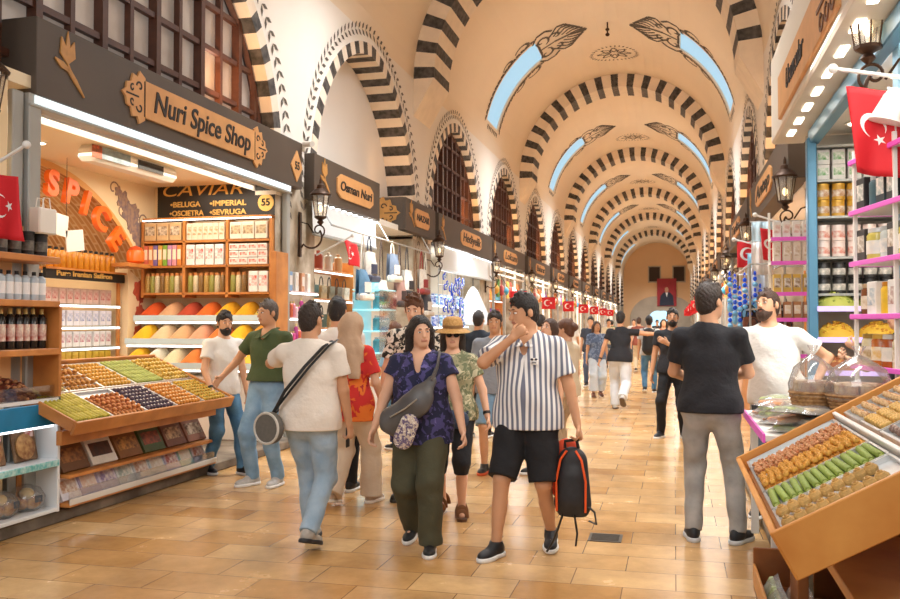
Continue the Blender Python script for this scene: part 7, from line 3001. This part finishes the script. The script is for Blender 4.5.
# 13 man walking away with his arm out
person('pointer', 'man in black T-shirt and white trousers walking away with one arm stretched out', -.97, 16.4, 178, 1.78, 1.04, skin='tan', hair='black', hstyle='short', head=(-6, 0, 0), lean=(3, 2), feet=((.08, -.34, .17, 4), (-.10, .14, 0, 4)), hands=((.76, .10, 1.36), (-.36, .02, .88)), poles=((0, -.4, -1), (-.5, -1, 0)), curl=(.3, .6), top=dict(slv=.5, hem=.86, mat=BLK, loose=.014), bottom=dict(mat=cloth('white_trousers', '#dde1e6', .05), loose=.026, flare=.01), shoes=('#d8d6d2', '#6a5a4c'), vox=.011)
# 14 bearded man in black with an arm across the chest
person('inblack', 'bearded man all in black with one hand on his chest behind the black shirted man', -.02, 12.6, -6, 1.78, 1.02, skin='tan', hair='black', hstyle='crop', beard='full', head=(4, 2, 0), feet=((.16, .06, 0, 14), (-.13, -.06, 0, 12)), hands=((.28, .06, .84), (.04, .22, 1.28)), poles=((.5, -1, 0), (-1, -.2, -.9)), palm=(None, (.2, -1, 0)), curl=(.5, .3), top=dict(slv=.55, hem=.88, mat=BLK, loose=.012), bottom=dict(mat=BLKP, loose=.012), shoes=('#22242a', '#e6e6e4'), vox=.009)
# 15 man in the black T-shirt, near on the right
person('blackman', 'man in black T-shirt and grey jeans standing with his back turned by the trays', .25, 6.68, 172, 1.86, 1.02, skin='mid', hair='dark', hstyle='short', head=(-34, 0, 0), feet=((.17, .02, 0, 22), (-.12, .0, 0, 14)), hands=((.08, .30, 1.10), (-.12, .30, 1.06)), poles=((1, -.5, -.7), (-1, -.5, -.7)), palm=((-.6, -.6, 0), (.6, -.6, 0)), curl=(.8, .8), top=dict(slv=.66, hem=.88, mat=BLK, loose=.020), bottom=dict(mat=JEANS_G, loose=.013), shoes=('#22252c', '#cfd2d4'), vox=.0065)
# 16 vendor in white
person('vendor', 'bearded vendor in white T-shirt looking up, one hand on his hip, behind the wrapped sweets', .80, 7.42, -8, 1.78, 1.10, belly=.02, skin='mid', hair='brown', hstyle='crop', beard='full', head=(-30, 10, 6), lean=(4, 8), feet=((.15, .05, 0, 10), (-.12, -.05, 0, 10)), hands=((.30, .22, .86), (-.26, .06, 1.02)), poles=((.7, -.6, 0), (-1, -.5, .0)), palm=((0, 0, -1), (1, .1, 0)), curl=(.4, .5), top=dict(slv=.62, hem=.90, mat=cloth('white_vendor_tee', '#ebe8e2', .03), loose=.024), bottom=dict(mat=cloth('slate_jeans', '#4a5560')), vox=.0075, z0=.06)
# 17 assistant behind the pink rack
person('assistant', 'shop assistant in dark top reaching out from behind the pink edged rack', 1.78, 7.5, -75, 1.72, 1.05, skin='fair', hair='dark', hstyle='short', head=(0, -10, 0), lean=(8, 0), feet=((.1, .05, 0, 10), (-.1, -.05, 0, 10)), hands=((.10, .46, 1.26), (-.04, .44, 1.34)), poles=((.6, -.4, -.8), (-.6, -.4, -.8)), palm=((-.5, .2, .6), (.5, .2, .6)), curl=(.8, .9), top=dict(slv=.9, hem=.88, mat=cloth('navy_top', '#23262e')), bottom=dict(mat=BLKP), vox=.009, z0=.06)
# 18 people further on
person('suitback', 'man in dark jacket seen from behind near the bead shop', -2.62, 11.9, 176, 1.74, 1.05, skin='tan', hair='black', hstyle='crop', top=dict(slv=1.9, hem=.80, mat=cloth('navy_jacket', '#1f2733'), name='jacket', loose=.022), bottom=dict(mat=BLKP), vox=.011, feet=((.1, .1, 0, 5), (-.1, -.1, .03, 5)))
person('bluekid', 'fair haired person in light blue shirt leaning at the cyan tower', -3.35, 10.6, -110, 1.58, .95, skin='fair', hair='auburn', hstyle='short', lean=(10, 0), hands=((.2, .42, 1.15), (-.2, .3, .95)), top=dict(slv=.9, hem=.86, mat=cloth('light_blue_shirt', '#8fbfe0')), bottom=dict(mat=JEANS_M), vox=.011)
person('rucksack', 'man with black rucksack and blue jeans walking away far down the hall', -.55, 20.5, 180, 1.74, 1.0, skin='tan', hair='black', hstyle='short', top=dict(slv=.6, hem=.86, mat=cloth('grey_white_tee', '#c9c9c6')), bottom=dict(mat=JEANS_M), vox=.014, feet=((.1, .16, 0, 5), (-.1, -.16, .05, 5)))
FAR = [(-2.3, 15.6, 170, 1.72, '#2f5a48', '#33363c', 'short', False, 'green T-shirt'), (-2.05, 22.5, 0, 1.74, '#3a3d46', '#4a5a72', 'short', False, 'charcoal shirt'), (-2.6, 21.0, 30, 1.64, '#cbb8a4', '#e4ded4', 'long', True, 'beige blouse'), (-2.9, 25.5, 180, 1.7, '#d8d2c8', '#7fa6c9', 'short', False, 'off-white shirt'), (-.3, 27.0, 5, 1.7, '#a86a4a', '#3a3836', 'bob', True, 'rust top'), (-1.1, 29.0, 180, 1.76, '#8a4a3a', '#c9b89a', 'short', False, 'brick red shirt'), (-2.2, 31.0, 10, 1.72, '#d9c9a8', '#56606c', 'short', False, 'sand shirt'), (-.2, 34.0, 175, 1.68, '#4a5a7a', '#2f2f33', 'long', True, 'denim shirt'), (-1.6, 37.0, 0, 1.75, '#e2ded6', '#44505c', 'short', False, 'white shirt'), (-2.7, 40.0, 180, 1.7, '#6a7a4a', '#a89a80', 'short', False, 'moss shirt'), (-.8, 44.0, 0, 1.74, '#33343a', '#777a80', 'short', False, 'black top'), (-1.9, 50.0, 180, 1.72, '#b58a6a', '#3d4450', 'short', False, 'tan jacket')]
for i, (x, y, a, h, c1, c2, hs, fem, nm) in enumerate(FAR):
    person('far%d' % i, 'distant %s in %s, %s far down the hall' % ('woman' if fem else 'man', nm, 'walking away' if 90 < a < 270 else 'facing this way'), x, y, a, h, .98, female=fem, skin=('tan', 'mid', 'fair')[i % 3], hair=('black', 'dark', 'brown')[i % 3], hstyle=hs, top=dict(slv=.6, hem=.86, mat=cloth('ft_' + c1, c1)), bottom=dict(mat=cloth('fb_' + c2, c2)), vox=.018 if y < 30 else .022, detail=False, feet=((.1, .14, 0, 5), (-.1, -.12, .04, 5)))

# ---- what they wear on head, wrist and face
P_ = PEOPLE['hat']
hd = P_['hd']
HT = Matrix([[*(P_['HR'][r]), hd(0, -.01, .065)[r]] for r in range(3)] + [[0, 0, 0, 1]])
STRAW = mat('straw', '#d2a566', .75, col2='#b58548', scale=70)
mb = MB()
mb.lathe([(.098, .0), (.097, .045), (.088, .085), (.06, .105), (.01, .11)], (0, 0, 0), 20, T=HT, sx=.95, sy=1.1)
mb.lathe([(.095, .0), (.135, -.012), (.165, -.03), (.168, -.036), (.13, -.02), (.094, -.008)], (0, 0, 0), 20, T=HT, sx=.97, sy=1.08)
h_ = add_part('hat', 'straw_hat', mb, STRAW)
mb = MB()
mb.lathe([(.1005, .004), (.1, .03)], (0, 0, 0), 20, T=HT, sx=.95, sy=1.1)
add_part('hat', 'hat_band', mb, mat('hat_band', '#8a6238', .7), parent=h_)
mb = MB()
for sx in (-1, 1):
    mb.ell(hd(sx * .033, .100, .008), (.027, .010, .020), 12, 8)
    mb.tube([hd(sx * .058, .090, .014), hd(sx * .082, .0, .012)], .004, 5)
mb.tube([hd(-.012, .104, .012), hd(.012, .104, .012)], .004, 5)
add_part('hat', 'sunglasses', mb, mat('dark_lenses', '#1a1413', .12))
for key, i in (('hat', 1), ('counterman', 0), ('pointer', 1)):
    P_ = PEOPLE[key]
    w0, e0 = P_['wr'][i], P_['elb'][i]
    d = unit(e0 - w0)
    mb = MB()
    mb.tube([w0 + d * .025, w0 + d * .05], .034, 12)
    add_part(key, 'wristwatch', mb, BLACK)

# ---- bags
P_ = PEOPLE['lady']
tor = P_['tor']
GREYL = mat('grey_sling_leather', '#5e5a58', .4, var=.3, scale=8)
f = SDF(A(-.32, .0, .72), A(.34, .42, 1.5), .007)
f.cone(tor((.17, .20, .98)), tor((-.03, .245, 1.14)), .11, .085, .05, .42, (0, 1, .1))
f.cone(tor((-.03, .245, 1.14)), tor((-.12, .19, 1.28)), .085, .04, .05, .42, (0, 1, .1))
f.ruffle(.003, 30, 3)
mb = MB()
mb.tube([tor((-.12, .195, 1.28)), tor((-.155, .155, 1.38)), tor((-.15, .03, 1.475)), tor((-.13, -.10, 1.42)), tor((.05, -.19, 1.2)), tor((.24, -.10, 1.02)), tor((.27, .08, .96)), tor((.22, .17, .95))], [.035, .028, .025, .022, .02, .02, .02, .03], 8, flat=.4)
f2 = SDF(A(-.25, .1, .72), A(.3, .45, 1.15), .007)
f2.cone(tor((.08, .275, .86)), tor((.03, .285, .98)), .075, .07, .04, .4, (0, 1, 0))
mb2 = MB()
mb2.tube([tor((.18, .262, 1.02)), tor((.06, .292, 1.09)), tor((-.03, .292, 1.16))], .006, 6)
held('lady', 'sling_bag', 'grey sling bag with a patterned pouch across the lady in navy', 'bag', [('bag_body', f, GREYL), ('strap', mb, GREYL), ('patterned_pouch', f2, print_cloth('pouch_print', '#c9b8a8', '#6a5a7a', '#e9e2d6', 34, .5, .6)), ('zipper', mb2, STEEL)])
P_ = PEOPLE['hat']
tor = P_['tor']
f = SDF(A(-.3, .0, .6), A(.3, .4, 1.1), .008)
f.cone(tor((.09, .19, .88)), tor((-.09, .19, .88)), .085, .085, .04, .45, (0, 1, 0))
mb = MB()
mb.tube([tor((.15, .165, .95)), tor((.17, .09, 1.2)), tor((.10, .06, 1.45)), tor((-.0, -.14, 1.3)), tor((-.17, -.02, 1.02)), tor((-.15, .15, .93))], .012, 6)
held('hat', 'waist_pouch', 'dusty blue pouch at the waist of the woman in the straw hat', 'bag', [('bag_body', f, cloth('dusty_blue_pouch', '#3f4e68')), ('strap', mb, cloth('dusty_blue_pouch', ''))])
P_ = PEOPLE['backman']
tor = P_['tor']
mb = MB()
q = [tor((.15, .03, 1.478)), tor((.13, -.10, 1.44)), tor((.02, -.185, 1.30)), tor((-.12, -.195, 1.13)), tor((-.225, -.13, .98)), tor((-.25, -.12, .95))]
mb.tube(q, .016, 6, flat=.4)
mb.tube([p + A(.045, -.002, .01) for p in q[:4]] + [q[4] + A(.02, -.01, .02)], .012, 6, flat=.4)
mb.tube([q[0], tor((.12, .14, 1.40)), tor((-.05, .20, 1.2)), tor((-.25, .12, 1.0)), q[5]], .014, 6, flat=.5)
f = SDF(A(-.5, -.36, .55), A(-.05, .15, 1.1), .007)
f.cone(tor((-.25, -.15, .86)), tor((-.265, -.175, .86)), .115, .11, .01, 1.0)
f.half(tor((-.267, -.185, .86)), (-.35, -1, 0))
f.half(tor((-.23, -.13, .86)), (.35, 1, 0))
mb2 = MB()
c = tor((-.264, -.182, .86))
ax_ = unit(A(-.35, -1, 0))
e1 = unit(np.cross(ax_, A(0, 0, 1)))
mb2.tube([c + .108 * (e1 * math.cos(b) + A(0, 0, 1) * math.sin(b)) for b in np.linspace(0, 2 * PI, 28)], .010, 6)
held('backman', 'round_pouch', 'round dark grey pouch at the hip of the man seen from behind', 'bag', [('bag_body', f, mat('grey_mesh_pouch', '#6a665f', .7, var=.15, scale=40)), ('strap', mb, BLACK), ('piping', mb2, mat('pale_piping', '#c9c4ba', .5))])
P_ = PEOPLE['backman']
w0 = P_['wr'][0]
d = unit(w0 - P_['elb'][0])
mb = MB()
mb.box((0, 0, 0), (.012, .07, .15), bev=.005, T=Matrix.Translation(w0 + d * .10 + A(-.03, .01, 0)))
held('backman', 'phone', 'black phone in the hand of the man seen from behind', 'phone', [('case', mb, BLACK)])
# backpack carried by the man in the striped shirt
P_ = PEOPLE['striped']
w0 = P_['wr'][1]
c = A(w0[0] + .03, w0[1] + .02, .53)
f = SDF(c - A(.24, .2, .32), c + A(.24, .22, .34), .007)
f.cone(c + A(0, 0, -.17), c + A(0, 0, .10), .125, .10, .05, .55)
f.cone(c + A(0, .05, -.13), c + A(0, .05, .0), .085, .075, .03, .5)
f.half(c + A(0, 0, -.26), (0, 0, -1))
mb = MB()
for sx in (-1, 1):
    mb.tube([c + A(sx * .095, .062, -.22), c + A(sx * .098, .066, -.02), c + A(sx * .07, .06, .12), c + A(sx * .03, .05, .18)], .008, 6)
mb2 = MB()
mb2.tube([c + A(-.04, 0, .19), c + A(-.03, 0, .235), w0 + unit(w0 - P_['elb'][1]) * .09 + A(0, .0, -.012), c + A(.05, 0, .235), c + A(.05, 0, .19)], .012, 6)
mb3 = MB()
mb3.tube([c + A(.06, .03, -.24), c + A(.09, .05, -.34), c + A(.12, .06, -.42), c + A(.16, .08, -.49)], .020, 6, flat=.35)
mb3.tube([c + A(-.02, .05, -.24), c + A(-.04, .06, -.36), c + A(-.03, .06, -.44)], .018, 6, flat=.35)
mb3.tube([c + A(-.1, .02, -.18), c + A(-.15, .03, -.22), c + A(-.16, .02, -.3), c + A(-.11, .02, -.28)], .015, 6, flat=.35)
f2 = SDF(c - A(.24, .25, .32), c + A(.24, .2, .34), .008)
f2.cone(c + A(.09, -.07, -.10), c + A(.05, -.07, .16), .07, .085, .03, .45)
held('striped', 'backpack', 'black backpack with orange piping hanging from the hand of the man in stripes', 'backpack', [('bag_body', f, mat('black_nylon', '#2b2a2d', .6, var=.3, scale=20)), ('piping', mb, mat('orange_piping', '#ee5a24', .5)), ('handle', mb2, BLACK), ('strap', mb3, BLACK), ('back_panel', f2, mat('orange_mesh', '#e8502a', .7))])
P_ = PEOPLE['rucksack']
tor = P_['tor']
f = SDF(A(-.3, -.45, .8), A(.3, .05, 1.6), .012)
f.cone(tor((0, -.2, 1.02)), tor((0, -.19, 1.36)), .16, .13, .05, .6)
mb = MB()
for sx in (-1, 1):
    mb.tube([tor((sx * .1, -.12, 1.42)), tor((sx * .13, .02, 1.48)), tor((sx * .14, .13, 1.3)), tor((sx * .16, -.02, 1.05))], .02, 6)
held('rucksack', 'backpack', 'black rucksack on the back of the man far down the hall', 'backpack', [('bag_body', f, BLACK), ('strap', mb, BLACK)])
# chest badge on the striped shirt
P_ = PEOPLE['striped']
tor = P_['tor']
c = tor((-.085, .172, 1.30))
mb = MB()
mb.box((0, 0, 0), (.05, .01, .045), bev=.003, T=Matrix.Translation(c) @ Matrix.Rotation(-.25, 4, 'Z'))
b_ = add_part('striped', 'chest_badge', mb, WHITEF)
mb = MB()
for sx in (-1, 1):
    mb.ell(c + A(sx * .014 , .007, .014), (.011, .006, .008), 8, 6)
mb.box(tuple(c + A(0, .007, -.008)), (.03, .004, .006))
add_part('striped', 'badge_print', mb, mat('badge_ink', '#3a3440', .6), parent=b_)
